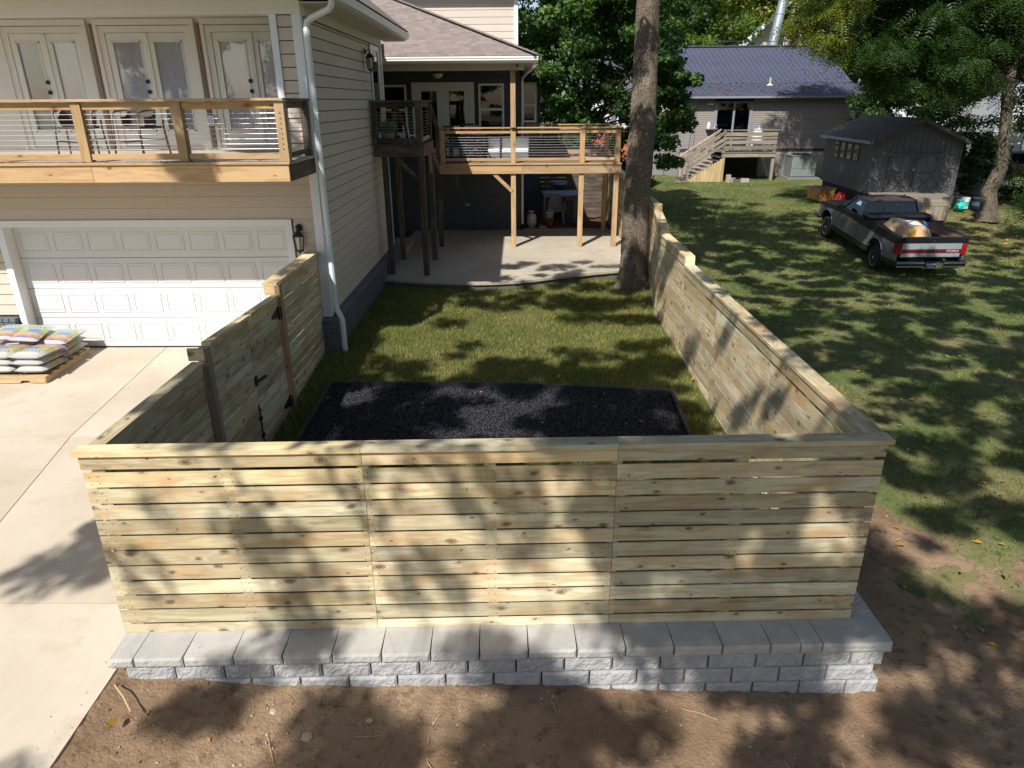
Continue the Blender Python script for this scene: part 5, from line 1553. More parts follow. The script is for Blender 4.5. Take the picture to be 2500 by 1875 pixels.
# edge pavers following the curve, and the dark blocks under them
def along(s):
    """point at arc length s on the patio edge"""
    acc = 0
    for (x0, y0, x1, y1) in zip(PATIO_X[:-1], PATIO_Y[:-1], PATIO_X[1:], PATIO_Y[1:]):
        l = math.hypot(x1 - x0, y1 - y0)
        if s <= acc + l: 
            t = (s - acc) / l; return Vector((lerp(x0, x1, t), lerp(y0, y1, t))), Vector(((x1 - x0) / l, (y1 - y0) / l))
        acc += l
    return Vector((x1, y1)), Vector(((x1 - x0) / l, (y1 - y0) / l))
s = 0.12
while s < 6.9:
    l = 0.40
    (p, d), (q, d2) = along(s + 0.004), along(s + l - 0.004)
    n0 = Vector((-d.y, d.x)); n1 = Vector((-d2.y, d2.x))
    pts = []
    for z in (PZ - 0.045, PZ + 0.006):
        for (a, nn) in ((p - n0 * 0.04, 0), (q - n1 * 0.04, 0), (q + n1 * 0.22, 0), (p + n0 * 0.22, 0)): pts.append((a.x, a.y, z))
    build('paver', MB().hexa(pts), M['paver'], patio)
    pts = []
    for z in (0.30, PZ - 0.05):
        for a in (p + n0 * (0.0 + R.uniform(0, .012)), q + n1 * (0.0 + R.uniform(0, .012)), q + n1 * 0.2, p + n0 * 0.2): pts.append((a.x, a.y, z))
    build('edge_block', MB().hexa(pts), M['darkblock'], patio)
    s += l
for k in range(9):     # border stones at the back edge
    build('paver', MB().cbox(0.15 + 0.30 * k, 0.44 + 0.30 * k, 22.28, 22.48, 0.52, PZ + 0.03, .005), M['paver'], patio)
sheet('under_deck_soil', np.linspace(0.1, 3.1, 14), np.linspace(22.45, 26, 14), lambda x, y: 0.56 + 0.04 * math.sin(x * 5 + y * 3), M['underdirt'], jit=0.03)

# ---------------------------------------------------------------- main deck on posts
deck = thing('deck', 'raised amber timber deck with cable railing behind the yard', 'deck', (0.3, 19.53, PZ))
FY = 19.50; DZ = 2.83
def db(name, x0, x1, y0, y1, z0, z1, ax, W=CEDAR, o=None): return build(name, MB().cbox(x0, x1, y0, y1, z0, z1, 0.004), W[ax], o or deck)
db('rim_beam', -2.12, 0.10, FY, FY + 0.045, 2.56, 2.785, 'X'); db('rim_beam', 0.103, 2.745, FY, FY + 0.045, 2.56, 2.785, 'X')
db('rim_beam', 2.70, 2.745, FY + 0.048, 22.25, 2.56, 2.785, 'Y')
db('rim_beam', 0.1, 2.70, 22.2, 22.245, 2.56, 2.785, 'X')
for k in range(8): build('joist', MB().box(-1.7 + 0.6 * k, -1.66 + 0.6 * k, FY + 0.05, 22.2, 2.6, 2.785), CEDAR['Y'], deck)
for k in range(19):
    y = FY - 0.03 + 0.146 * k
    if y > 22.2: break
    db('deck_board', -2.12, 0.2 if False else 2.76, y, y + 0.139, 2.788, 2.826, 'X', CEDAR if k < 1 else GREYWOOD)
for x, y, z1 in ((-0.135, FY + 0.10, 3.70), (1.70, FY + 0.10, 3.66), (2.645, FY + 0.10, 3.66), (2.645, 22.12, 3.66)):
    W = 0.066
    db('post', x - W, x + W, y - W + (0.02 if y < 20 else 0), y + W + (0.02 if y < 20 else 0), PZ + 0.002, 2.558, 'Z')
    db('rail_post', x - W, x + W, y - W - (0.0 if y < 20 else 0), y + W, 2.83, z1, 'Z')
db('rail_post', -2.08, -1.96, FY + 0.04, FY + 0.16, 2.83, 3.66, 'Z')
db('rail_post', 0.2, 0.32, 22.05, 22.17, 2.83, 3.66, 'Z')
build('brace', MB().beam((-0.66, FY + 0.07, 2.56), (-0.17, FY + 0.07, 2.10), 0.07, 0.09), CEDAR['X'], deck)
for a, b in ((-1.957, -0.205), (-0.065, 1.63), (1.77, 2.575)):
    db('top_rail', a, b, FY + 0.075, FY + 0.115, 3.58, 3.66, 'X'); db('bottom_rail', a, b, FY + 0.075, FY + 0.115, 2.885, 2.96, 'X')
    for k in range(8): cab(deck, (a, FY + 0.095, 3.03 + 0.066 * k), (b, FY + 0.095, 3.03 + 0.066 * k), 0.005)
db('cap_rail', -2.10, -0.204, FY + 0.02, FY + 0.17, 3.70, 3.735, 'X'); db('cap_rail', -0.2, 1.6, FY + 0.02, FY + 0.17, 3.70, 3.735, 'X'); db('cap_rail', 1.603, 2.73, FY + 0.02, FY + 0.17, 3.70, 3.735, 'X')
db('cap_rail', 2.57, 2.72, FY + 0.175, 22.05, 3.70, 3.735, 'Y'); db('cap_rail', 0.22, 2.72, 22.055, 22.2, 3.70, 3.735, 'X')
db('top_rail', 0.32, 2.58, 22.1, 22.14, 3.58, 3.66, 'X'); db('bottom_rail', 0.32, 2.58, 22.1, 22.14, 2.89, 3.0, 'X')
db('top_rail', 2.625, 2.665, FY + 0.17, 22.05, 3.58, 3.66, 'Y'); db('bottom_rail', 2.625, 2.665, FY + 0.17, 22.05, 2.89, 2.97, 'Y')
for k in range(8):
    cab(deck, (0.32, 22.12, 3.03 + 0.066 * k), (2.58, 22.12, 3.03 + 0.066 * k), 0.005); cab(deck, (2.645, FY + 0.17, 3.03 + 0.066 * k), (2.645, 22.05, 3.03 + 0.066 * k), 0.005)

# ---------------------------------------------------------------- dark landing with stairs down to the deck
land = thing('stair_landing', 'dark weathered stair landing with cable rails against the side wall', 'landing', (-2.65, 16.1, PZ))
LY = 16.10
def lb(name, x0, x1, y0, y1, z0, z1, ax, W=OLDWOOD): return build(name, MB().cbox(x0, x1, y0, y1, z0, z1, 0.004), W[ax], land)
lb('rim_beam', -3.17, -2.07, LY, LY + 0.045, 3.245, 3.465, 'X'); lb('rim_beam', -2.115, -2.07, LY + 0.048, 18.0, 3.245, 3.465, 'Y')
for k in range(13): lb('deck_board', -3.17, -2.05, LY - 0.02 + 0.146 * k, LY + 0.119 + 0.146 * k, 3.468, 3.505, 'X')
lb('post', -2.22, -2.09, LY + 0.03, LY + 0.16, PZ + .002, 3.243, 'Z'); lb('post', -2.22, -2.09, 17.88, 18.01, PZ + .002, 3.243, 'Z')
lb('post', -2.22, -2.09, 19.62, 19.74, PZ + .002, 2.78, 'Z')
lb('post', -3.04, -2.92, LY + 0.15, LY + 0.27, PZ + .002, 3.243, 'Z'); lb('post', -3.04, -2.92, 17.95, 18.07, PZ + .002, 3.243, 'Z')
lb('rail_post', -2.22, -2.09, LY + 0.0, LY + 0.13, 3.507, 4.36, 'Z'); lb('rail_post', -2.22, -2.10, 17.9, 18.02, 3.507, 4.36, 'Z'); lb('rail_post', -3.17, -3.06, LY + 0.0, LY + 0.13, 3.507, 4.36, 'Z')
lb('cap_rail', -3.18, -2.07, LY - 0.02, LY + 0.14, 4.362, 4.397, 'X'); lb('cap_rail', -2.23, -2.07, LY + 0.143, 18.04, 4.362, 4.397, 'Y')
lb('top_rail', -3.06, -2.22, LY + 0.05, LY + 0.09, 4.26, 4.36, 'X'); lb('bottom_rail', -3.06, -2.22, LY + 0.05, LY + 0.09, 3.54, 3.63, 'X')
lb('top_rail', -2.18, -2.14, LY + 0.13, 17.9, 4.26, 4.36, 'Y'); lb('bottom_rail', -2.18, -2.14, LY + 0.13, 17.9, 3.54, 3.63, 'Y', CEDAR)
for k in range(8):
    z = 3.70 + 0.066 * k
    cab(land, (-3.06, LY + 0.07, z), (-2.22, LY + 0.07, z), 0.004); cab(land, (-2.16, LY + 0.13, z), (-2.16, 17.9, z), 0.005)
build('brace', MB().beam((-2.72, LY + 0.09, 3.24), (-2.22, LY + 0.09, 2.76), 0.07, 0.08), OLDWOOD['X'], land)
for y in (16.7, 17.4): build('brace', MB().beam((-2.15, y - .35 if y < 17 else y + .35, 3.24), (-2.15, (LY + 0.16) if y < 17 else 17.88, 2.75), 0.07, 0.07), CEDAR['Z'], land)
for k in range(4):
    z = 3.36 - 0.14 * k; y = 18.03 + 0.37 * k
    lb('tread', -3.0, -2.12, y, y + 0.29, z - 0.04, z, 'X')
for x in (-3.02, -2.13):
    build('stringer', MB().beam((x, 17.98, 3.28), (x, 19.5, 2.70), 0.045, 0.24), OLDWOOD['Y'], land)
build('stair_rail', MB().beam((-2.13, 18.0, 4.34), (-2.13, 19.6, 3.70), 0.09, 0.04), OLDWOOD['Y'], land)
build('stair_rail', MB().beam((-2.98, 18.0, 4.34), (-2.98, 19.6, 3.70), 0.09, 0.04), OLDWOOD['Y'], land)
lb('rail_post', -3.03, -2.93, 17.9, 18.0, 3.507, 4.34, 'Z'); lb('rail_post', -2.2, -2.1, 19.55, 19.65, 2.83, 3.75, 'Z')
# things on the landing
pot = thing('potted_plant', 'round pale potted plant on the dark landing', 'plant', (-2.9, 16.45, 3.507))
build('pot', MB().lathe([(0.10, 3.508), (0.135, 3.62), (0.15, 3.70), (0.16, 3.70), (0.16, 3.725), (0.14, 3.725), (0.13, 3.68)], (-2.9, 16.45, 0), 18), M['potgrey'], pot, smooth=True)
def leafcloud(c, rad_, n, size, seed, up=0.4, shell=0.45, flat=1.0):
    r = np.random.RandomState(seed)
    d = r.normal(size=(n, 3)); d /= np.linalg.norm(d, axis=1)[:, None]
    rr = r.uniform(0, 1, n) ** shell
    P = np.array(c) + d * rr[:, None] * np.array(rad_)
    nrm = d * 0.7 + r.normal(size=(n, 3)) * 0.6 + np.array([0, 0, up])
    nrm /= np.linalg.norm(nrm, axis=1)[:, None]
    a = np.cross(nrm, r.normal(size=(n, 3))); a /= np.linalg.norm(a, axis=1)[:, None]
    b = np.cross(nrm, a)
    s = size * r.uniform(0.6, 1.3, n)
    V = np.zeros((n, 4, 3))
    V[:, 0] = P - a * s[:, None]; V[:, 1] = P + b * (s * 0.5)[:, None] + nrm * (s * .12)[:, None]; V[:, 2] = P + a * s[:, None]; V[:, 3] = P - b * (s * 0.5)[:, None] + nrm * (s * .12)[:, None]
    return V.reshape(-1, 3)
V = leafcloud((-2.9, 16.45, 3.83), (0.22, 0.22, 0.16), 700, 0.028, 5, 0.8)
npobj('foliage', V, np.arange(len(V)).reshape(-1, 4), M['leaf_plant'], pot)
V = leafcloud((-2.9, 16.45, 3.87), (0.2, 0.2, 0.14), 350, 0.02, 6, 1.0, 0.1)
npobj('flowers', V, np.arange(len(V)).reshape(-1, 4), M['pinkflower'], pot)
# folded chair frame leaning on the landing, cooler with a blue bottle
fc = thing('folding_chair', 'small folded white-framed chair leaning on the landing', 'chair', (-2.45, 16.5, 3.507))
mb = MB()
for dx in (0, 0.10):
    mb.tube([(-2.50 + dx, 16.4, 3.51), (-2.58 + dx, 16.62, 3.86)], 0.014, 6)
build('frame', mb, M['cream'], fc)
build('seat', MB().hexa([(-2.50, 16.42, 3.55), (-2.40, 16.42, 3.55), (-2.48, 16.6, 3.82), (-2.58, 16.6, 3.82), (-2.50, 16.44, 3.55), (-2.40, 16.44, 3.55), (-2.48, 16.62, 3.82), (-2.58, 16.62, 3.82)]), M['black'], fc)
tb_ = thing('deck_tray', 'low pale tray table at the back of the landing', 'table', (-2.5, 17.4, 3.507))
build('tray_top', MB().cbox(-2.75, -2.28, 17.2, 17.6, 3.62, 3.65, .006), M['cream'], tb_)
for x in (-2.72, -2.31):
    for y in (17.23, 17.57): build('leg', MB().box(x - .02, x + .02, y - .02, y + .02, 3.508, 3.619), M['cream'], tb_)
bt = thing('spray_bottle', 'blue spray bottle standing on the tray table', 'bottle', (-2.38, 17.4, 3.652))
build('bottle_body', MB().lathe([(0.035, 3.652), (0.04, 3.66), (0.04, 3.75), (0.015, 3.79), (0.015, 3.81)], (-2.38, 17.4, 0), 10), M['blue'], bt)
build('nozzle', MB().box(-2.42, -2.35, 17.385, 17.415, 3.81, 3.835), M['blue'], bt)

# furniture on the main deck
def lattice_chair(lab, x, y, rz):
    t = thing('lattice_chair', lab, 'chair', (x, y, 2.828), rot=(0, 0, rz), group='dark lattice chairs on the deck')
    for sx in (-1, 1):
        build('leg', MB().beam((sx * 0.22, -0.2, 0), (sx * 0.22, -0.2, 0.42), 0.04, 0.04), M['darkfurn'], t)
        build('leg', MB().beam((sx * 0.22, 0.22, 0), (sx * 0.22, 0.27, 0.92), 0.04, 0.04), M['darkfurn'], t)
        build('arm', MB().beam((sx * 0.24, -0.2, 0.62), (sx * 0.24, 0.25, 0.62), 0.05, 0.03), M['darkfurn'], t)
        build('arm_post', MB().beam((sx * 0.24, -0.2, 0.42), (sx * 0.24, -0.2, 0.61), 0.035, 0.035), M['darkfurn'], t)
    build('seat', MB().cbox(-0.24, 0.24, -0.22, 0.24, 0.40, 0.44, .008), M['darkfurn'], t)
    mb = MB(); mb.beam((-0.22, 0.27, 0.92), (0.22, 0.27, 0.92), 0.03, 0.05); mb.beam((-0.22, 0.245, 0.5), (0.22, 0.245, 0.5), 0.03, 0.04)
    for k in range(-2, 4):
        x0 = -0.22 + 0.11 * k
        for sgn in (1, -1):
            a = Vector((x0, 0.25, 0.51)); b = Vector((x0 + 0.30, 0.268, 0.90))
            if sgn < 0: a.x, b.x = b.x, a.x
            # clip to the frame
            def clip(p, q):
                if p.x < -0.21: f = (-0.21 - p.x) / (q.x - p.x) if q.x != p.x else 2; p = p + (q - p) * min(max(f, 0), 1)
                if p.x > 0.21: f = (0.21 - p.x) / (q.x - p.x) if q.x != p.x else 2; p = p + (q - p) * min(max(f, 0), 1)
                return p
            a2 = clip(a, b); b2 = clip(b, a)
            if (a2 - b2).length > 0.05 and abs(a2.x) <= .215 and abs(b2.x) <= .215: mb.beam(a2, b2, 0.012, 0.028)
    build('lattice_back', mb, M['darkfurn'], t)
    return t
lattice_chair('dark lattice-back chair on the deck, nearest the landing', -1.78, 20.05, math.pi)
lattice_chair('dark lattice-back chair on the deck, beside the table end', -1.25, 20.1, math.pi + 0.1)
lattice_chair('dark lattice-back chair on the deck, behind the patio table', -1.5, 21.6, 0.1)
tt = thing('patio_table', 'dark patio table among lattice chairs on the deck', 'table', (-1.4, 20.8, 2.828))
build('tabletop', MB().cbox(-2.0, -0.85, 20.45, 21.2, 3.50, 3.54, .01), M['darkfurn'], tt)
for x in (-1.9, -0.95):
    for y in (20.55, 21.1): build('leg', MB().box(x - .03, x + .03, y - .03, y + .03, 2.828, 3.499), M['darkfurn'], tt)
AX = -0.42; ad = thing('reclining_chair', 'grey slatted chair standing in the sun on the deck', 'chair', (-1.27, 20.5, 2.828))
for k in range(5): build('back_slat', MB().beam((AX - 1.0 + 0.075 * k, 20.75, 3.1), (AX - 1.0 + 0.075 * k, 21.05, 3.72), 0.066, 0.02), M['slate'], ad)
for k in range(5): build('seat_slat', MB().beam((AX - 1.03, 20.35 + 0.08 * k, 3.18 - 0.01 * k), (AX - 0.67, 20.35 + 0.08 * k, 3.18 - 0.01 * k), 0.07, 0.02), M['slate'], ad)
for x in (AX - 1.02, AX - 0.68):
    build('leg', MB().beam((x, 20.3, 2.828), (x, 20.3, 3.16), 0.05, 0.05), M['slate'], ad); build('leg', MB().beam((x, 20.95, 2.828), (x, 20.65, 3.16), 0.05, 0.05), M['slate'], ad)
    build('arm', MB().cbox(x - .05, x + .05, 20.28, 20.85, 3.36, 3.385, .006), M['slate'], ad)

sofa = thing('outdoor_sofa', 'low white cushioned outdoor seat in the sun on the deck', 'sofa', (-0.1, 20.8, 2.828))
for a, b in ((-0.86, -0.52), (-0.46, 0.30)):
    build('base', MB().cbox(a, b, 20.62, 20.98, 2.83, 3.02, .01), M['slate'], sofa)
    build('seat_cushion', MB().cbox(a, b, 20.60, 20.90, 3.025, 3.13, .02), M['sofawhite'], sofa)
    build('back_cushion', MB().cbox(a, b, 20.91, 21.03, 3.03, 3.42, .02), M['sofawhite'], sofa)
# ---------------------------------------------------------------- things under the deck
tank = thing('propane_tank', 'white propane tank standing under the deck beside the downspout', 'propane tank', (0.42, 22.85, 0.58))
build('cylinder', MB().lathe([(0.09, 0.64), (0.135, 0.68), (0.152, 0.75), (0.152, 0.92), (0.13, 0.99), (0.06, 1.03), (0.03, 1.035)], (0.42, 22.85, 0), 16), M['tankwhite'], tank, smooth=True)
build('foot_ring', MB().lathe([(0.11, 0.58), (0.11, 0.65)], (0.42, 22.85, 0), 14), M['tankwhite'], tank)
build('collar', MB().tube([(0.42 + 0.09 * math.cos(a), 22.85 + 0.09 * math.sin(a), 1.09) for a in np.linspace(0.8, 5.6, 12)], 0.018, 5), M['tankwhite'], tank)
build('valve', MB().lathe([(0.025, 1.03), (0.025, 1.08), (0.04, 1.085), (0.04, 1.10)], (0.42, 22.85, 0), 8), M['greymetal'], tank)
pk = thing('planter_bucket', 'white bucket with a handle set on a clay pot under the deck', 'bucket', (1.0, 23.0, 0.57))
build('clay_pot', MB().lathe([(0.10, 0.58), (0.135, 0.82), (0.15, 0.83), (0.15, 0.86)], (1.0, 23.0, 0), 14), M['redclay'], pk)
build('pail', MB().lathe([(0.12, 0.861), (0.15, 1.04), (0.155, 1.04), (0.14, 1.03), (0.115, 0.88)], (1.0, 23.0, 0), 16), M['bucketwhite'], pk, smooth=True)
build('handle', MB().tube([(0.86, 23.0, 1.03), (0.92, 22.92, 1.12), (1.0, 22.9, 1.14), (1.08, 22.92, 1.12), (1.14, 23.0, 1.03)], 0.006, 5), M['steel'], pk)
pc = thing('plastic_chair', 'grey plastic armchair in the dark under the deck', 'chair', (1.25, 23.7, 0.58))
for x in (1.0, 1.5):
    for y in (23.4, 23.9): build('leg', MB().beam((x, y, 0.58), (lerp(x, 1.25, .15), lerp(y, 23.65, .1), 1.02), 0.05, 0.05), M['greyfurn'], pc)
    build('arm', MB().beam((x, 23.35, 1.22), (x, 23.95, 1.26), 0.06, 0.03), M['greyfurn'], pc); build('arm_post', MB().beam((x, 23.4, 1.0), (x, 23.38, 1.21), 0.05, 0.03), M['greyfurn'], pc)
build('seat', MB().cbox(1.02, 1.48, 23.38, 23.9, 1.0, 1.03, .01), M['greyfurn'], pc)
build('backrest', MB().hexa([(1.02, 23.88, 1.03), (1.48, 23.88, 1.03), (1.48, 23.92, 1.03), (1.02, 23.92, 1.03), (1.06, 24.02, 1.45), (1.44, 24.02, 1.45), (1.44, 24.06, 1.45), (1.06, 24.06, 1.45)]), M['greyfurn'], pc)
ft = thing('work_table', 'pale topped work table stored under the deck', 'table', (1.5, 24.3, 0.58))
build('tabletop', MB().cbox(0.8, 2.0, 24.0, 24.6, 1.50, 1.545, .008), M['paleblue'], ft)
build('drop_leaf', MB().cbox(1.35, 2.0, 23.65, 23.99, 1.49, 1.525, .006), M['paleblue'], ft)
for x in (0.88, 1.92):
    for y in (24.06, 24.54): build('leg', MB().box(x - .03, x + .03, y - .03, y + .03, 0.58, 1.499), M['greyfurn'], ft)
build('apron', MB().box(0.92, 1.88, 24.05, 24.07, 1.38, 1.499), M['greyfurn'], ft)
tub = thing('storage_tub', 'pale tub stored on the rack above the table under the deck', 'tub', (1.5, 24.9, 1.7))
build('tub_body', MB().lathe([(0.25, 1.70), (0.3, 1.80), (0.32, 1.80), (0.28, 1.78)], (1.4, 25.0, 0), 16), M['paleblue'], tub)
build('stand', MB().box(1.2, 1.6, 24.85, 25.15, 0.55, 1.70), M['darkfurn'], tub)
sc = thing('shop_cloth', 'crumpled blue cloth on the soil under the deck', 'cloth', (1.9, 23.5, 0.58))
rr = np.random.RandomState(5); V = []; F = []
for j in range(9):
    for i in range(13): V.append((1.6 + 0.05 * i + rr.uniform(-.01, .01), 23.3 + 0.05 * j, 0.63 + 0.07 * rr.rand()))
for j in range(8):
    for i in range(12): F.append((j * 13 + i, j * 13 + i + 1, (j + 1) * 13 + i + 1, (j + 1) * 13 + i))
build('cloth_sheet', MB().add(V, F), M['towel'], sc, fix=False)
shoe = thing('garden_shoe', 'dark garden shoe with white sole at the patio edge', 'shoe', (0.78, 22.62, 0.6))
build('sole', MB().cbox(0.66, 0.90, 22.58, 22.67, 0.61, 0.635, .008), M['white'], shoe)
build('upper', MB().prism([(0.665, 0.636), (0.895, 0.636), (0.89, 0.66), (0.80, 0.69), (0.74, 0.72), (0.67, 0.72)], 22.585, 22.665, 'Y'), M['slate'], shoe)
hr = thing('hanging_ring', 'pinkish wire ring hanging on a cord under the deck', 'ring', (-1.66, 20.2, 2.1))
build('hoop', MB().tube([(-1.66 + 0.075 * math.cos(a), 20.2, 2.08 + 0.075 * math.sin(a)) for a in np.linspace(0, 2 * math.pi, 17)], 0.006, 5, False), M['redclay'], hr)
build('cord', MB().tube([(-1.70, 20.2, 2.15), (-1.70, 20.2, 2.785)], 0.003, 4), M['steel'], hr)
wr = thing('board_screen', 'dark plank screen behind the clutter under the deck', 'screen', (1.6, 25.9, 0.5))
for k in range(14): build('plank', MB().cbox(0.1, 3.05, 25.86, 25.9, 0.5 + 0.15 * k, 0.64 + 0.15 * k, .004), OLDWOOD['X'], wr)
# ---------------------------------------------------------------- pallet of bagged chips on the driveway
pal = thing('pallet', 'wooden pallet carrying plastic bags near the garage door', 'pallet', (-8.1, 10.8, 0.33))
def pz(y): return zdrive(y) + 0.003
X0, X1, Y0, Y1 = -8.66, -7.44, 10.16, 11.40
for k in range(3):
    x = (X0 + 0.02, (X0 + X1) / 2, X1 - 0.02)[k]
    mb = MB()
    mb.hexa([(x - .02, Y0, pz(Y0)), (x + .02, Y0, pz(Y0)), (x + .02, Y1, pz(Y1)), (x - .02, Y1, pz(Y1)), (x - .02, Y0, pz(Y0) + .09), (x + .02, Y0, pz(Y0) + .09), (x + .02, Y1, pz(Y1) + .09), (x - .02, Y1, pz(Y1) + .09)])
    build('stringer', mb, PALLET['Y'], pal)
for k in range(7):
    y = Y0 + 0.19 * k
    z = pz(y) + 0.091
    build('slat', MB().hexa([(X0, y, z), (X1, y, z), (X1, y + .1, z + .005), (X0, y + .1, z + .005), (X0, y, z + .018), (X1, y, z + .018), (X1, y + .1, z + .023), (X0, y + .1, z + .023)]), PALLET['X'], pal)
mb = MB(); z = pz(Y0)
mb.prism([(X0, z + 0.02), (X0 + .2, z + 0.02), (X0 + .24, z + .05), (X0 + .36, z + .05), (X0 + .4, z + .01), (X1 - .42, z + .01), (X1 - .38, z + .05), (X1 - .28, z + .05), (X1 - .24, z + .01), (X1, z + .01), (X1, z + .09), (X0, z + .09)], Y0 - 0.018, Y0 - 0.001, 'Y')
build('front_board', mb, PALLET['X'], pal)
def bagmesh(seed, L=0.66, W=0.44, Hh=0.125):
    r = np.random.RandomState(seed); nx, ny = 14, 20; V = []; F = []
    def surf(s):
        for j in range(ny + 1):
            for i in range(nx + 1):
                u = -1 + 2 * i / nx; v = -1 + 2 * j / ny
                e = (max(0, 1 - abs(u) ** 3.2) ** 0.55) * (max(0, 1 - abs(v) ** 4.5) ** 0.5)
                pinch = 1 - 0.05 * (1 - abs(v)) * abs(u) ** 2 + 0.05 * abs(v) ** 6
                x = u * W / 2 * pinch; y = v * L / 2 * (1 - 0.04 * (1 - u * u))
                z = s * Hh / 2 * e + 0.005 * s * (r.rand() - 0.5) * e + 0.012 * math.sin(v * 3 + seed) * (1 - e) * 0.3
                V.append((x, y, z))
    surf(1); n = len(V); surf(-1)
    def id(b, i, j): return b + j * (nx + 1) + i
    for j in range(ny):
        for i in range(nx):
            F.append((id(0, i, j), id(0, i + 1, j), id(0, i + 1, j + 1), id(0, i, j + 1)))
            F.append((id(n, i, j), id(n, i, j + 1), id(n, i + 1, j + 1), id(n, i + 1, j)))
    for j in range(ny):
        F.append((id(0, 0, j), id(0, 0, j + 1), id(n, 0, j + 1), id(n, 0, j))); F.append((id(0, nx, j), id(n, nx, j), id(n, nx, j + 1), id(0, nx, j + 1)))
    for i in range(nx):
        F.append((id(0, i, 0), id(n, i, 0), id(n, i + 1, 0), id(0, i + 1, 0))); F.append((id(0, i, ny), id(0, i + 1, ny), id(n, i + 1, ny), id(n, i, ny)))
    return newmesh('bag', V, F, M['bag'], True)
BAGS = [bagmesh(i) for i in range(4)]
rb = random.Random(6)
def bag(x, y, z, rz, lab, tilt=(0, 0), sc=(1, 1, 1)):
    o = bpy.data.objects.new('bag', BAGS[rb.randrange(4)]); COL.objects.link(o)
    o.location = (x, y, z); o.rotation_euler = (tilt[0], tilt[1], rz); o.scale = sc
    ACC[o.name] = Vector(o.location)
    tag(o, lab, 'bag', 'plastic bags stacked on the pallet')
    return o
rows_ = ['bottom', 'second', 'third']
ht = pz(10.7) + 0.115
for lay in range(3):
    for (ix, x) in enumerate((-7.69, -8.17, -8.6)):
        for (iy, y) in enumerate((10.48, 11.10)):
            if lay == 2 and ix == 2 and iy == 1: continue
            zc = ht + 0.062 + 0.112 * lay + 0.0525 * (y - 10.7)
            pos = ('on the right edge', 'in the middle', 'on the left edge')[ix] + (' at the front' if iy == 0 else ' at the back')
            kind_ = ('silver plastic bag', 'printed plastic bag')[lay == 2]
            rot = (0 if iy == 0 else 0) + (math.pi if (iy == 0) else 0) + rb.uniform(-.04, .04)
            if lay == 2 and ix == 0 and iy == 1: rot = math.pi / 2 * 0 - 0.5 * 0 + rb.uniform(-.03, .03) - 0.0
            bag(x + rb.uniform(-.02, .02), y + rb.uniform(-.02, .02), zc, rot, kind_ + ', ' + rows_[lay] + ' layer of the pallet, ' + pos, (0.05, 0), (1.08, 0.98, 1.05))
bag(-8.05, 10.95, ht + 0.062 + 0.112 * 3 + 0.03, 0.12, 'printed plastic bag lying on the very top, the right one of two', (0.10, 0.10), (1, 0.95, .85))
bag(-8.50, 11.0, ht + 0.062 + 0.112 * 3 + 0.03, 0.10, 'printed plastic bag lying on the very top, the left one of two', (0.08, -0.03), (1, 0.95, .9))

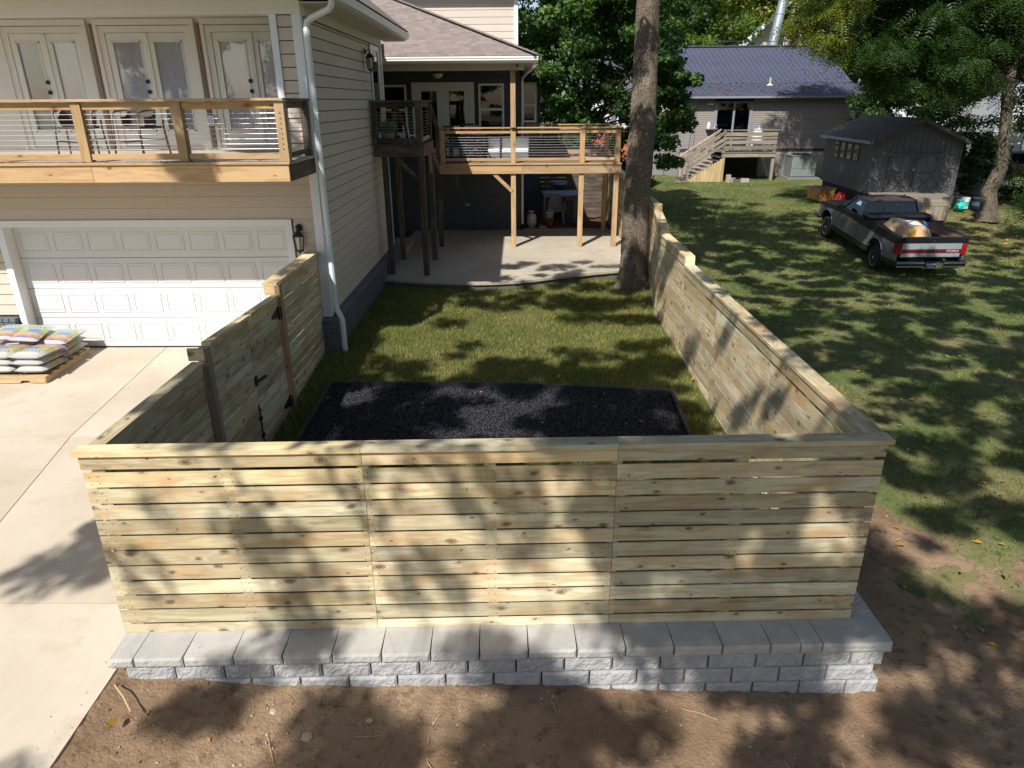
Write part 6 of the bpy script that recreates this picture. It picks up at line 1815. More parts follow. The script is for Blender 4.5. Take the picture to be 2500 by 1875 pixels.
# ---------------------------------------------------------------- pickup truck (local: x right, y forward, z up; origin under the rear axle)
tr = thing('pickup_truck', 'old grey and black pickup truck with a loaded bed parked on the right lawn', 'pickup truck', (11.58, 20.97, -0.40), rot=(rad(5.4), 0, rad(1.0)))
WB = 3.50
def tp(name, mat, mb, o=None, **k): return build(name, mb, mat, o or tr, **k)
def arch(cy, cz, r, a0=0, a1=math.pi, n=10): return [(cy + r * math.cos(lerp(a0, a1, i / n)), cz + r * math.sin(lerp(a0, a1, i / n))) for i in range(n + 1)]
for sx in (-1, 1):
    xo, xi = 0.985 * sx, 0.925 * sx
    a, b = min(xo, xi), max(xo, xi)
    # bed side with wheel arch
    poly = [(-1.16, 0.62)] + [p for p in arch(0, 0.50, 0.46, math.pi * 0.94, math.pi * 0.06)] + [(1.24, 0.60), (1.24, 1.08), (-1.16, 1.08)]
    tp('bed_side', M['truckgrey'], MB().prism(poly, a, b, 'X'))
    tp('bed_rail', M['truckblack'], MB().prism([(-1.17, 1.082), (1.24, 1.082), (1.24, 1.26), (1.20, 1.30), (-1.12, 1.30), (-1.17, 1.27)], min(0.995 * sx, 0.86 * sx), max(0.995 * sx, 0.86 * sx), 'X'))
    # cab lower: door
    tp('door', M['truckgrey'], MB().prism([(1.26, 0.60), (2.36, 0.60), (2.38, 1.10), (1.26, 1.10)], a, b, 'X'))
    dr = tp('door_top', M['truckblack'], MB().prism([(1.26, 1.102), (2.40, 1.102), (2.44, 1.27), (1.26, 1.27)], min(0.985 * sx, 0.90 * sx), max(0.985 * sx, 0.90 * sx), 'X'))
    tp('handle', M['chrome'], MB().cbox(min(0.99 * sx, 1.01 * sx), max(0.99 * sx, 1.01 * sx), 1.36, 1.52, 1.02, 1.055, .004))
    # front fender
    poly = [(2.40, 0.60)] + arch(WB, 0.50, 0.46, math.pi * 0.94, math.pi * 0.06) + [(4.18, 0.62), (4.22, 1.0), (2.42, 1.10)]
    tp('fender', M['truckgrey'], MB().prism(poly, a, b, 'X'))
    tp('fender_top', M['truckblack'], MB().prism([(2.44, 1.102), (4.22, 1.002), (4.20, 1.09), (2.48, 1.26)], min(0.985 * sx, 0.80 * sx), max(0.985 * sx, 0.80 * sx), 'X'))
    # black rocker and chrome lips
    tp('rocker', M['truckblack'], MB().prism([(0.44, 0.42), (WB - 0.46, 0.42), (WB - 0.44, 0.598), (0.42, 0.598)], min(0.975 * sx, 0.90 * sx), max(0.975 * sx, 0.90 * sx), 'X'))
    tp('rocker', M['truckblack'], MB().prism([(-1.15, 0.46), (-0.47, 0.44), (-0.45, 0.618), (-1.16, 0.618)], min(0.975 * sx, 0.90 * sx), max(0.975 * sx, 0.90 * sx), 'X'))
    for cy in (0, WB):
        tp('arch_trim', M['chrome'], MB().tube([(0.988 * sx, y, z) for y, z in arch(cy, 0.50, 0.465, math.pi * 0.97, math.pi * 0.03, 14)], 0.012, 5))
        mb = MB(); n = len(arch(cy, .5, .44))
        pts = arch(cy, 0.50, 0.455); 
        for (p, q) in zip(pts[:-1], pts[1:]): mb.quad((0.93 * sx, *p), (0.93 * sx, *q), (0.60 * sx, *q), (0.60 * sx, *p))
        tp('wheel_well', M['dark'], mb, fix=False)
    tp('side_trim', M['chrome'], MB().box(min(0.986 * sx, 0.992 * sx), max(0.986 * sx, 0.992 * sx), 0.5, WB - 0.5, 0.592, 0.606))
    for yy in (1.253, 2.392):
        tp('seam', M['dark'], MB().box(min(0.97 * sx, 0.9865 * sx), max(0.97 * sx, 0.9865 * sx), yy - 0.007, yy + 0.007, 0.60, 1.26 if yy < 2 else 1.10))
    # mirror
    mi = tp('mirror', M['black'], MB().cbox(min(1.02 * sx, 1.22 * sx), max(1.02 * sx, 1.22 * sx), 2.30, 2.37, 1.24, 1.40, .01))
    tp('mirror_arm', M['chrome'], MB().tube([(0.97 * sx, 2.36, 1.22), (1.06 * sx, 2.34, 1.25)], 0.012, 5))
    # tail lamp
    tp('tail_light', M['taillight'], MB().cbox(min(0.84 * sx, 0.992 * sx), max(0.84 * sx, 0.992 * sx), -1.195, -1.02, 0.80, 1.10, .01))
    tp('front_lamp', M['amber'], MB().cbox(min(0.70 * sx, 0.99 * sx), max(0.70 * sx, 0.99 * sx), 4.17, 4.24, 0.82, 1.02, .01))
    # greenhouse pillars and door glass
    for (p, q, w) in (((0.90 * sx, 1.30, 1.27), (0.74 * sx, 1.46, 1.74), 0.10), ((0.90 * sx, 2.62, 1.24), (0.72 * sx, 2.10, 1.74), 0.055)):
        tp('pillar', M['truckblack'], MB().beam(p, q, 0.05, w, (0, 1, 0)))
    tp('window', M['glassdark'], MB().hexa([(0.885 * sx, 1.36, 1.272), (0.885 * sx, 2.58, 1.272), (0.88 * sx, 2.58, 1.272), (0.88 * sx, 1.36, 1.272), (0.735 * sx, 1.50, 1.73), (0.725 * sx, 2.10, 1.73), (0.72 * sx, 2.10, 1.73), (0.73 * sx, 1.50, 1.73)]))
# cab structure
tp('cab_floor', M['dark'], MB().box(-0.90, 0.90, 1.30, 2.80, 0.60, 0.70))
tp('cab_back', M['truckblack'], MB().hexa([(-0.92, 1.26, 0.6), (0.92, 1.26, 0.6), (0.92, 1.32, 0.6), (-0.92, 1.32, 0.6), (-0.90, 1.28, 1.27), (0.90, 1.28, 1.27), (0.90, 1.34, 1.27), (-0.90, 1.34, 1.27)]))
n = 8; V = []; F = []
for j in range(n + 1):
    for i in range(n + 1):
        u = -1 + 2 * i / n; v = -1 + 2 * j / n
        V.append((u * 0.77, 1.76 + v * 0.36, 1.80 - 0.055 * abs(u) ** 3 - 0.05 * abs(v) ** 3))
        
for j in range(n):
    for i in range(n): F.append((j * (n + 1) + i, j * (n + 1) + i + 1, (j + 1) * (n + 1) + i + 1, (j + 1) * (n + 1) + i))
b0 = len(V); rim = [i for i in range(n + 1)] + [(j) * (n + 1) + n for j in range(1, n + 1)] + [n * (n + 1) + i for i in range(n - 1, -1, -1)] + [j * (n + 1) for j in range(n - 1, 0, -1)]
for k in rim: V.append((V[k][0], V[k][1], 1.70))
for k in range(len(rim)):
    k2 = (k + 1) % len(rim); F.append((rim[k], rim[k2], b0 + k2, b0 + k))
F.append(tuple(b0 + k for k in range(len(rim)))[::-1])
tp('roof', M['truckroof'], MB().add(V, F), smooth=False)
rwf = tp('rear_window', M['black'], MB().beam((-0.84, 1.315, 1.29), (0.84, 1.315, 1.29), 0.03, 0.05).beam((-0.75, 1.44, 1.70), (0.75, 1.44, 1.70), 0.03, 0.05).beam((-0.24, 1.32, 1.30), (-0.22, 1.435, 1.69), 0.03, 0.025).beam((0.24, 1.32, 1.30), (0.22, 1.435, 1.69), 0.03, 0.025))
for a, b in ((-0.82, -0.25), (-0.22, 0.22), (0.25, 0.82)):
    s = 0.74 / 0.83
    tp('pane', M['glassdark'], MB().hexa([(a, 1.318, 1.315), (b, 1.318, 1.315), (b, 1.323, 1.315), (a, 1.323, 1.315), (a * s, 1.425, 1.675), (b * s, 1.425, 1.675), (b * s, 1.43, 1.675), (a * s, 1.43, 1.675)]), rwf)
tp('windshield', M['glassdark'], MB().hexa([(-0.86, 2.66, 1.25), (0.86, 2.66, 1.25), (0.86, 2.67, 1.25), (-0.86, 2.67, 1.25), (-0.70, 2.12, 1.73), (0.70, 2.12, 1.73), (0.70, 2.13, 1.73), (-0.70, 2.13, 1.73)]))
tp('bench_seat', M['slate'], MB().cbox(-0.78, 0.78, 1.42, 1.95, 0.75, 0.98, .03).cbox(-0.78, 0.78, 1.38, 1.56, 0.985, 1.38, .03))
tp('dashboard', M['dark'], MB().cbox(-0.85, 0.85, 2.35, 2.72, 0.9, 1.22, .03))
tp('steering_wheel', M['black'], MB().tube([(-0.38 + 0.18 * math.cos(a), 2.22 + 0.05 * math.sin(a), 1.12 + 0.17 * math.sin(a)) for a in np.linspace(0, 6.2832, 17)], 0.016, 5, False))
tp('hood', M['truckblack'], MB().hexa([(-0.86, 2.62, 1.06), (0.86, 2.62, 1.06), (0.84, 4.20, 0.98), (-0.84, 4.20, 0.98), (-0.84, 2.66, 1.275), (0.84, 2.66, 1.275), (0.80, 4.18, 1.13), (-0.80, 4.18, 1.13)]))
tp('grille', M['black'], MB().box(-0.70, 0.70, 4.18, 4.25, 0.75, 1.04))
tp('front_bumper', M['chrome'], MB().cbox(-1.0, 1.0, 4.22, 4.42, 0.50, 0.72, .03))
# bed interior
tp('bed_floor', M['bed'], MB().box(-0.92, 0.92, -1.14, 1.24, 0.72, 0.78))
tp('bed_front', M['bed'], MB().box(-0.92, 0.92, 1.18, 1.245, 0.78, 1.28))
for sx in (-1, 1):
    tp('wheel_house', M['bed'], MB().cbox(min(0.66 * sx, 0.92 * sx), max(0.66 * sx, 0.92 * sx), -0.45, 0.45, 0.78, 0.98, .03))
tp('frame', M['dark'], MB().box(-0.45, -0.36, -1.1, 4.2, 0.42, 0.56).box(0.36, 0.45, -1.1, 4.2, 0.42, 0.56).box(-0.75, 0.75, -0.05, 0.05, 0.30, 0.40).box(-0.75, 0.75, WB - .05, WB + .05, 0.30, 0.4))
# tailgate: black lip, silver, red stripe, silver
tg = tp('tailgate', M['trucksilver'], MB().cbox(-0.835, 0.835, -1.185, -1.125, 0.70, 1.125, .006))
tp('lip', M['truckblack'], MB().cbox(-0.845, 0.845, -1.20, -1.11, 1.128, 1.295, .012), tg)
tp('stripe', M['stripe'], MB().box(-0.825, 0.825, -1.192, -1.186, 0.845, 0.955), tg)
tp('badge', M['chrome'], MB().box(-0.055, 0.055, -1.206, -1.2005, 1.19, 1.212), tg)
tp('lower_trim', M['truckblack'], MB().box(-0.84, 0.84, -1.19, -1.186, 0.70, 0.735), tg)
def text(name, body, size, loc, rot, mat, parent, ext=0.002, sx=1.0, align='CENTER'):
    cu = bpy.data.curves.new(name, 'FONT'); cu.body = body; cu.size = size; cu.extrude = ext; cu.align_x = align; cu.align_y = 'CENTER'
    cu.materials.append(mat); cu.offset = 0.004 * size / 0.1
    o = bpy.data.objects.new(name, cu); me = bpy.data.meshes.new_from_object(o); bpy.data.objects.remove(o); o = bpy.data.objects.new(name, me); COL.objects.link(o); o.parent = parent
    o.location = Vector(loc) - ACC[parent.name]; o.rotation_euler = rot; o.scale = (sx, 1, 1)
    return o
text('lettering', 'FORD', 0.088, (0.60, -1.194, 0.90), (math.pi / 2, 0, 0), M['lettergrey'], tg, 0.002, 1.5)
bp_ = tp('rear_bumper', M['truckblack'], MB().cbox(-0.98, 0.98, -1.36, -1.20, 0.50, 0.64, .015))
for za, zb__, ya in ((0.585, 0.635, -1.378), (0.485, 0.515, -1.376)):
    for xa, xb in ((-0.99, -0.21), (0.34, 0.99)):
        tp('chrome_strip', M['chrome'], MB().cbox(xa, xb, ya, -1.362, za, zb__, .004), bp_)
tp('plate_recess', M['chrome'], MB().hexa([(0.13, -1.375, 0.47), (0.33, -1.37, 0.50), (0.33, -1.36, 0.50), (0.13, -1.365, 0.47), (0.13, -1.38, 0.64), (0.33, -1.37, 0.60), (0.33, -1.36, 0.60), (0.13, -1.37, 0.64)]).cbox(-0.24, 0.33, -1.38, -1.362, 0.455, 0.475, .004), bp_)
pl = tp('licence_plate', M['plate'], MB().box(-0.18, 0.125, -1.386, -1.381, 0.485, 0.64))
text('lettering', '133-BLQW', 0.062, (-0.0275, -1.388, 0.575), (math.pi / 2, 0, 0), M['platewhite'], pl, 0.001, 0.95)
tp('plate_band', M['platewhite'], MB().box(-0.12, 0.065, -1.3875, -1.3865, 0.500, 0.515), pl)
# wheels
def wheel(cx, cy, sgn):
    w = tp('wheel', M['tyre'], MB().lathe([(0.215, -0.11), (0.30, -0.122), (0.345, -0.10), (0.365, -0.05), (0.365, 0.05), (0.345, 0.10), (0.30, 0.122), (0.215, 0.11)], (cx, cy, 0.365), 28, 'X'))
    x = cx + sgn * 0.085
    tp('rim', M['rimpaint'], MB().lathe([(0.222, sgn * 0.03), (0.20, sgn * 0.02), (0.185, sgn * -0.03), (0.06, sgn * -0.035)] if sgn > 0 else [(0.06, 0.035), (0.185, 0.03), (0.20, -0.02), (0.222, -0.03)], (x, cy, 0.365), 28, 'X', False), w)
    mb = MB()
    for k in range(5):
        a = 2 * math.pi * k / 5; d = Vector((0, math.cos(a), math.sin(a)))
        mb.beam(Vector((x + sgn * 0.005, cy, 0.365)) + d * 0.05, Vector((x - sgn * 0.005, cy, 0.365)) + d * 0.19, 0.04, 0.022, (1, 0, 0))
    mb.lathe([(0.062, -0.03), (0.06, 0.02), (0.03, 0.03)] if sgn > 0 else [(0.03, -0.03), (0.06, -0.02), (0.062, 0.03)], (x, cy, 0.365), 12, 'X')
    tp('hub', M['rimpaint'], mb, w)
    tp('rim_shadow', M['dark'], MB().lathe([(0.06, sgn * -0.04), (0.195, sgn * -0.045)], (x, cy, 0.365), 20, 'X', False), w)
for cy in (0, WB):
    wheel(-0.855, cy, -1); wheel(0.855, cy, 1)
# load in the bed: things of their own, placed with the truck's own tilt
trm = Matrix.Translation((11.58, 20.97, -0.40)) @ Matrix.Rotation(rad(1.0), 4, 'Z') @ Matrix.Rotation(rad(5.4), 4, 'X')
def inbed(mb):
    mb.v = [tuple(trm @ Vector(p)) for p in mb.v]; return mb
def bedthing(name, lab, cat, p, **k):
    q = trm @ Vector(p); return thing(name, lab, cat, tuple(q))
tbx = bedthing('tool_box', 'long black padded box across the front of the truck bed', 'tool box', (0, 0.95, 1.31))
build('box_body', inbed(MB().cbox(-0.97, 0.97, 0.70, 1.16, 1.305, 1.44, .05)), M['truckblack'], tbx)
build('box_base', inbed(MB().box(-0.8, 0.8, 0.75, 1.12, 0.80, 1.30)), M['bed'], tbx)
cb = bedthing('cardboard_box', 'big tilted cardboard tray lying open in the truck bed', 'cardboard box', (-0.3, 0.0, 0.8))
p = [(-0.62, -0.62, 1.12), (0.30, -0.62, 1.07), (0.42, 0.50, 1.16), (-0.58, 0.55, 1.22)]
q = [(-0.50, -0.45, 1.40), (0.22, -0.45, 1.33), (0.30, 0.38, 1.38), (-0.46, 0.42, 1.46)]
build('tray_wall', inbed(MB().add(p + q, [(0, 1, 5, 4), (1, 2, 6, 5), (2, 3, 7, 6), (3, 0, 4, 7)])), M['cardboard'], cb, fix=False)
build('tray_top', inbed(MB().add([(a, b, c - .004) for a, b, c in q], [(0, 1, 2, 3)])), M['cardboard'], cb, fix=False)
build('packing_sheet', inbed(MB().add([(-0.28, -0.2, 1.405), (0.12, -0.22, 1.375), (0.16, 0.2, 1.395), (-0.26, 0.24, 1.43)], [(0, 1, 2, 3)])), M['white'], cb, fix=False)
for a, b in (((-0.42, -0.3), (0.3, 0.34)), ((-0.4, 0.35), (0.28, 0.1))):
    build('cord', inbed(MB().tube([(a[0], a[1], 1.43), ((a[0] + b[0]) / 2, (a[1] + b[1]) / 2 + .05, 1.425), (b[0], b[1], 1.40)], 0.008, 4)), M['black'], cb)
ytub = bedthing('yellow_tub', 'yellow plastic tub under the cardboard tray in the truck bed', 'tub', (-0.2, -0.3, 0.8))
build('tub_body', inbed(MB().hexa([(-0.5, -0.60, 0.80), (0.30, -0.60, 0.80), (0.34, 0.2, 0.80), (-0.5, 0.2, 0.80), (-0.56, -0.68, 1.10), (0.34, -0.68, 1.05), (0.36, 0.2, 1.05), (-0.56, 0.2, 1.10)])), M['yellow'], ytub)
build('tub_handle', inbed(MB().prism([(-0.36, 1.12), (-0.26, 1.12), (-0.24, 1.36), (-0.29, 1.38)], -0.66, -0.62, 'Y')), M['yellow'], ytub)
bt2 = bedthing('blue_tarp', 'scrap of blue tarp between the cardboard and the brown board in the truck', 'tarp', (0.42, 0.1, 0.9))
build('tarp_sheet', inbed(MB().add([(0.36, -0.5, 0.95), (0.46, -0.5, 1.0), (0.50, 0.2, 1.36), (0.40, 0.25, 1.38), (0.36, -0.1, 1.22)], [(0, 1, 2, 3, 4)])), M['blue'], bt2, fix=False)
bb = bedthing('brown_panel', 'large dark brown board lying aslant in the truck bed', 'board', (0.6, -0.2, 0.8))
build('panel_sheet', inbed(MB().hexa([(0.42, -0.95, 1.02), (0.90, -0.98, 1.26), (0.86, 0.35, 1.30), (0.44, 0.30, 1.32), (0.42, -0.95, 1.04), (0.90, -0.98, 1.28), (0.86, 0.35, 1.32), (0.44, 0.30, 1.34)])), M['rust'], bb)
build('panel_lid', inbed(MB().cbox(0.30, 0.88, -1.08, -0.40, 1.255, 1.285, .006)), M['rust'], bb)

# ---------------------------------------------------------------- grey house across the lawn
fh = thing('house', 'grey vinyl-sided house with a dark blue metal roof behind the lawn', 'house', (9.0, 41.0, 0.4))
FYW = 41.0
def fp(name, mat, *boxes, o=None, **k):
    mb = MB()
    for b in boxes: mb.box(*b)
    return build(name, mb, mat, o or fh, **k)
fp('wall', M['greylapshadow'], (8.99, 18.62, FYW + .02, 48, 1.7, 4.5))
fp('foundation', M['foundlight'], (9.02, 18.6, FYW + 0.04, 48, 0.1, 1.86))
lap(fh, 'X', 9.12, 10.70, FYW + 0.01, 1.88, 4.5, -1, M['greysiding'], e=0.115, split=4, seed=31, th=0.012)
lap(fh, 'X', 12.78, 18.6, FYW + 0.01, 1.86, 4.5, -1, M['greysiding'], e=0.115, split=3.7, seed=32, th=0.012)
fp('corner_board', M['greytrim'], (8.97, 9.11, FYW - .02, FYW + .02, 1.85, 4.5), (18.58, 18.66, FYW - 0.02, FYW + 0.02, 1.7, 4.5))
fp('downspout', M['greytrim'], (9.60, 9.69, FYW - 0.09, FYW - 0.02, 0.5, 4.42))
sd = fp('sliding_door', M['greytrim'], (10.70, 10.87, FYW - 0.04, FYW + 0.03, 1.78, 4.30), (12.62, 12.78, FYW - 0.04, FYW + 0.03, 1.78, 4.30), (11.72, 11.83, FYW - 0.03, FYW + 0.02, 1.8, 4.22), (10.87, 12.62, FYW - 0.04, FYW + 0.03, 4.22, 4.30))
for a, b in ((10.87, 11.72), (11.83, 12.62)):
    build('pane', MB().box(a, b, FYW + 0.0, FYW + 0.005, 1.8, 4.22), M['glassdark'], sd)
    build('backing', MB().box(a, b, FYW + 0.015, FYW + 0.019, 1.8, 4.22), M['dark'], sd)
build('poster', MB().box(11.55, 11.70, FYW + 0.006, FYW + 0.012, 3.3, 3.9), M['sign_orange'], sd); build('poster', MB().box(12.22, 12.45, FYW + 0.006, FYW + 0.012, 3.0, 3.7), M['sign_red'], sd)
build('handle', MB().tube([(10.80, FYW - .05, 2.75), (10.76, FYW - .1, 2.8), (10.76, FYW - .1, 3.0), (10.80, FYW - .05, 3.05)], 0.02, 5), M['white'], sd)
fl = fp('flood_light', M['galv'], (10.36, 10.48, FYW - 0.12, FYW, 4.20, 4.30))
build('lamp_head', MB().lathe([(0.03, -.12), (0.09, -.02), (0.07, 0.0)], (10.34, FYW - .16, 4.20), 8, 'Y').lathe([(0.03, -.12), (0.09, -.02), (0.07, 0.0)], (10.52, FYW - .16, 4.20), 8, 'Y'), M['galv'], fl)
# left wing with an angled bay
fp('wing_wall', M['greysiding'], (6.8, 8.40, 42.0, 47, 1.7, 4.5)); fp('wing_foundation', M['found'], (6.8, 8.38, 42.02, 47, 0.1, 1.7))
lap(fh, 'X', 6.85, 8.38, 42.0, 1.72, 4.45, -1, M['greysiding'], e=0.115, split=4, seed=33, th=0.012)
mb = MB(); mb.add([(8.40, 42.0, 1.7), (8.98, 41.0, 1.7), (8.98, 41.0, 4.5), (8.40, 42.0, 4.5)], [(0, 1, 2, 3)]); build('bay_wall', mb, M['greysiding'], fh, fix=False)
for k in range(23):
    z = 1.72 + 0.118 * k
    mb = MB(); mb.hexa([(8.37, 41.99, z), (8.95, 40.99, z), (8.97, 41.0, z), (8.40, 42.0, z), (8.395, 42.0, z + .106), (8.975, 41.0, z + .106), (8.98, 41.01, z + .106), (8.41, 42.01, z + .106)])
    build('siding_board', mb, M['greysiding'], fh)
mb = MB(); mb.add([(8.40, 42.0, 0.1), (8.98, 41.0, 0.1), (8.98, 41.0, 1.7), (8.40, 42.0, 1.7)], [(0, 1, 2, 3)]); build('bay_foundation', mb, M['found'], fh, fix=False)
mb = MB(); mb.hexa([(8.50, 41.74, 2.9), (8.82, 41.19, 2.9), (8.86, 41.21, 2.9), (8.54, 41.76, 2.9), (8.50, 41.74, 4.3), (8.82, 41.19, 4.3), (8.86, 41.21, 4.3), (8.54, 41.76, 4.3)])
w = build('window', mb, M['greytrim'], fh)
mb = MB(); mb.hexa([(8.54, 41.66, 3.0), (8.78, 41.25, 3.0), (8.80, 41.26, 3.0), (8.56, 41.67, 3.0), (8.54, 41.66, 4.2), (8.78, 41.25, 4.2), (8.80, 41.26, 4.2), (8.56, 41.67, 4.2)]); build('pane', mb, M['glassdark'], w)
w = fp('window', M['white'], (7.6, 8.1, 41.95, 41.985, 3.2, 4.1)); build('pane', MB().box(7.66, 8.04, 41.94, 41.945, 3.26, 4.04), M['glassdark'], w)
# metal roof: two pitches, ribbed panels
fp('gutter', M['greytrim'], (8.9, 19.15, 40.42, 40.52, 4.46, 4.56)); fp('soffit', M['greyroof'], (8.95, 19.0, 40.52, FYW, 4.50, 4.54))
def xl(t): return (8.93 + (8.42 - 8.93) * t, 19.2 + (18.42 - 19.2) * t)
def xu(t): return (8.42 + (7.62 - 8.42) * t, 18.42 + (17.6 - 18.42) * t)
def rpan(x0b, x1b, x0t, x1t, yb, zb_, yt, zt):
    """one roof panel with a standing rib on its left edge"""
    mb = MB(); g = 0.006; nrm = Vector((0, -(zt - zb_), (yt - yb))).normalized()
    P = [Vector((x0b + g, yb, zb_)), Vector((x1b - g, yb, zb_)), Vector((x1t - g, yt, zt)), Vector((x0t + g, yt, zt))]
    dn = nrm * 0.02
    mb.hexa([q - dn for q in P] + P)
    a, b = P[0], P[3]; sx = Vector((0.035, 0, 0)); up = nrm * 0.022
    mb.hexa([a, a + sx, b + sx, b, a + up + sx * .2, a + up + sx * .8, b + up + sx * .8, b + up + sx * .2])
    build('roof_panel', mb, M['metalroof'], fh)
N = 36
for k in range(N):
    t0, t1 = k / N, (k + 1) / N
    a0, a1 = xl(0), xl(1); rpan(lerp(*a0, t0), lerp(*a0, t1), lerp(*a1, t0), lerp(*a1, t1), 40.45, 4.56, 42.0, 5.22)
    a0, a1 = xu(0), xu(1); rpan(lerp(*a0, t0), lerp(*a0, t1), lerp(*a1, t0), lerp(*a1, t1), 41.98, 5.225, 45.0, 7.25)
mb = MB(); mb.beam((7.6, 45.0, 7.27), (17.6, 45.0, 7.27), 0.3, 0.06); build('ridge_cap', mb, M['metalroof'], fh)
mb = MB(); mb.add([(7.62, 45.02, 7.23), (17.6, 45.02, 7.23), (19.2, 49, 4.6), (8.9, 49, 4.6), (18.42, 42.02, 5.2), (19.2, 40.5, 4.54), (8.42, 42.02, 5.2), (8.93, 40.5, 4.54)], [(0, 1, 2, 3), (1, 4, 5, 2), (0, 3, 7, 6)]); build('roof_back', mb, M['metalroof'], fh, fix=False)
mb = MB(); mb.lathe([(0.17, 5.10), (0.15, 5.14), (0.07, 5.17), (0.065, 5.2)], (13.8, 41.75, 0), 10); v_ = build('vent_flashing', mb, M['white'], fh)
build('vent_pipe', MB().lathe([(0.055, 5.2), (0.055, 5.5)], (13.8, 41.75, 0), 8), M['stick'], v_)
rr = np.random.RandomState(8); n = 900; P = []
while len(P) < n:
    x = rr.uniform(8.8, 19); lo = rr.rand() < 0.62
    if lo:
        t = rr.rand(); y = lerp(40.5, 42.0, t); z = lerp(4.58, 5.24, t)
    else:
        t = rr.rand() ** 1.7; y = lerp(42, 45, t); z = lerp(5.24, 7.26, t)
        if rr.rand() > 0.25 + 0.75 * (x - 8.8) / 10: continue
    if x > 19.0 - (y - 40.5) * 0.4 or x < 8.9 - (y - 40.5) * 0.3: continue
    P.append((x, y, z + 0.04))
scatter_leaves('roof_leaves', np.array(P), M['fallen_roof'], 9, 'orange and pale leaves lying on the dark metal roof', 0.03, 0.075)

# its back deck with stairs
gd2 = thing('back_deck', 'weathered grey back deck with plank railing and stairs at the grey house', 'deck', (10.7, 38.35, 0.4))
def gb(name, x0, x1, y0, y1, z0, z1, ax, W=GREYWOOD): return build(name, MB().box(x0, x1, y0, y1, z0, z1), W[ax], gd2)
gb('rim_beam', 10.66, 13.42, 38.35, 38.42, 1.60, 1.80, 'X')
for k in range(17): gb('deck_board', 10.62, 13.45, 38.32 + 0.155 * k, 38.465 + 0.155 * k, 1.803, 1.84, 'X')
for x in (10.72, 13.34): gb('post', x - .07, x + .07, 38.42, 38.55, 0.38, 2.90, 'Z')
gb('post', 13.27, 13.4, 40.8, 40.92, 0.38, 2.90, 'Z')
for k, (a, b) in enumerate(((1.97, 2.16), (2.24, 2.42), (2.48, 2.58), (2.64, 2.82))):
    gb('rail_plank', 10.66, 13.42, 38.385, 38.416, a, b, 'X'); gb('rail_plank', 13.405, 13.435, 38.43, 40.9, a, b, 'Y')
gb('cap_rail', 10.62, 13.48, 38.34, 38.56, 2.90, 2.945, 'X'); gb('cap_rail', 13.3, 13.48, 38.563, 40.9, 2.90, 2.945, 'Y')
gb('cap_rail', 10.3, 10.9, 40.7, 40.95, 2.88, 2.93, 'X')
ns = 8
for k in range(ns):
    z = 1.62 - 0.165 * k; x1 = 10.68 - 0.24 * k
    if z < 0.45: break
    gb('tread', x1 - 0.30, x1, 38.40, 39.6, z - 0.04, z, 'Y', OLDWOOD)
k = 0; x = 8.98
while x < 10.70:
    top = 0.45 + (x - 8.85) * 0.62
    gb('skirt_board', x, x + 0.125, 38.36, 38.385, 0.30, min(top, 1.59), 'Z', SKIRT); x += 0.13
for y in (38.40, 39.6):
    gb('post', 8.86, 8.97, y - .05, y + .05, 0.34, 1.56, 'Z')
    for dz in (0.0, -0.26, -0.52): build('stair_rail', MB().beam((8.75, y - .03, 1.50 + dz), (10.75, y - .03, 2.80 + dz), 0.04, 0.15 if dz else 0.05), GREYWOOD['X'], gd2)
    build('stair_cap', MB().beam((8.6, y, 1.52), (10.8, y, 2.93), 0.12, 0.045), GREYWOOD['X'] if y < 39 else PALLET['X'], gd2)
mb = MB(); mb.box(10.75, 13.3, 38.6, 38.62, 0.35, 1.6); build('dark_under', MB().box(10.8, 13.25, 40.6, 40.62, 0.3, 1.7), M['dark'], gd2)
# goods on that deck
it = thing('white_jug', 'white jug standing on the back deck rail', 'jug', (10.48, 40.8, 2.93)); build('jug_body', MB().lathe([(.1, 2.93), (.11, 3.1), (.05, 3.25), (.05, 3.3)], (10.42, 40.8, 0), 10), M['bucketwhite'], it); build('cap', MB().lathe([(.05, 3.301), (.05, 3.33)], (10.42, 40.8, 0), 8), M['blue'], it)
it = thing('blue_can', 'small blue can on the back deck rail near the sliding door', 'can', (10.8, 40.8, 2.93)); build('can_body', MB().lathe([(.06, 2.93), (.065, 2.95), (.065, 3.1), (.05, 3.12)], (10.82, 40.8, 0), 10), M['blue'], it); build('can_top', MB().lathe([(.05, 3.121), (.045, 3.13)], (10.82, 40.8, 0), 8), M['galv'], it)
it = thing('wrapped_bundle', 'pale wrapped bundle behind the back deck railing', 'bundle', (12.7, 39.4, 1.842)); build('bundle_body', MB().lathe([(.25, 1.845), (.3, 2.1), (.28, 2.6), (.22, 2.95)], (12.7, 39.4, 0), 10), M['bucketwhite'], it); build('tie', MB().lathe([(.1, 2.951), (.06, 3.0), (.12, 3.12)], (12.75, 39.4, 0), 8), M['paleblue'], it)
for i, x in enumerate((11.5, 12.1)):
    it = thing('deck_chair', ('dark wire chair behind the back deck railing, nearer the stairs', 'dark wire chair behind the back deck railing, nearer the bundle')[i], 'chair', (x, 39.6, 1.842))
    for dx in (-.22, .22):
        build('leg', MB().tube([(x + dx, 39.4, 1.842), (x + dx, 39.4, 2.25), (x + dx, 39.85, 2.27), (x + dx, 39.95, 2.8)], 0.015, 5), M['black'], it)
    build('seat', MB().box(x - .24, x + .24, 39.4, 39.85, 2.26, 2.29), M['black'], it); build('backrest', MB().box(x - .22, x + .22, 39.88, 39.9, 2.4, 2.78), M['black'], it)
ac = thing('air_conditioner', 'square grey-green outdoor air conditioner beside the grey shed', 'air conditioner', (15.4, 39.9, 0.35))
build('housing', MB().cbox(14.78, 16.1, 39.5, 40.7, 0.45, 1.52, .04), M['acmetal'], ac)
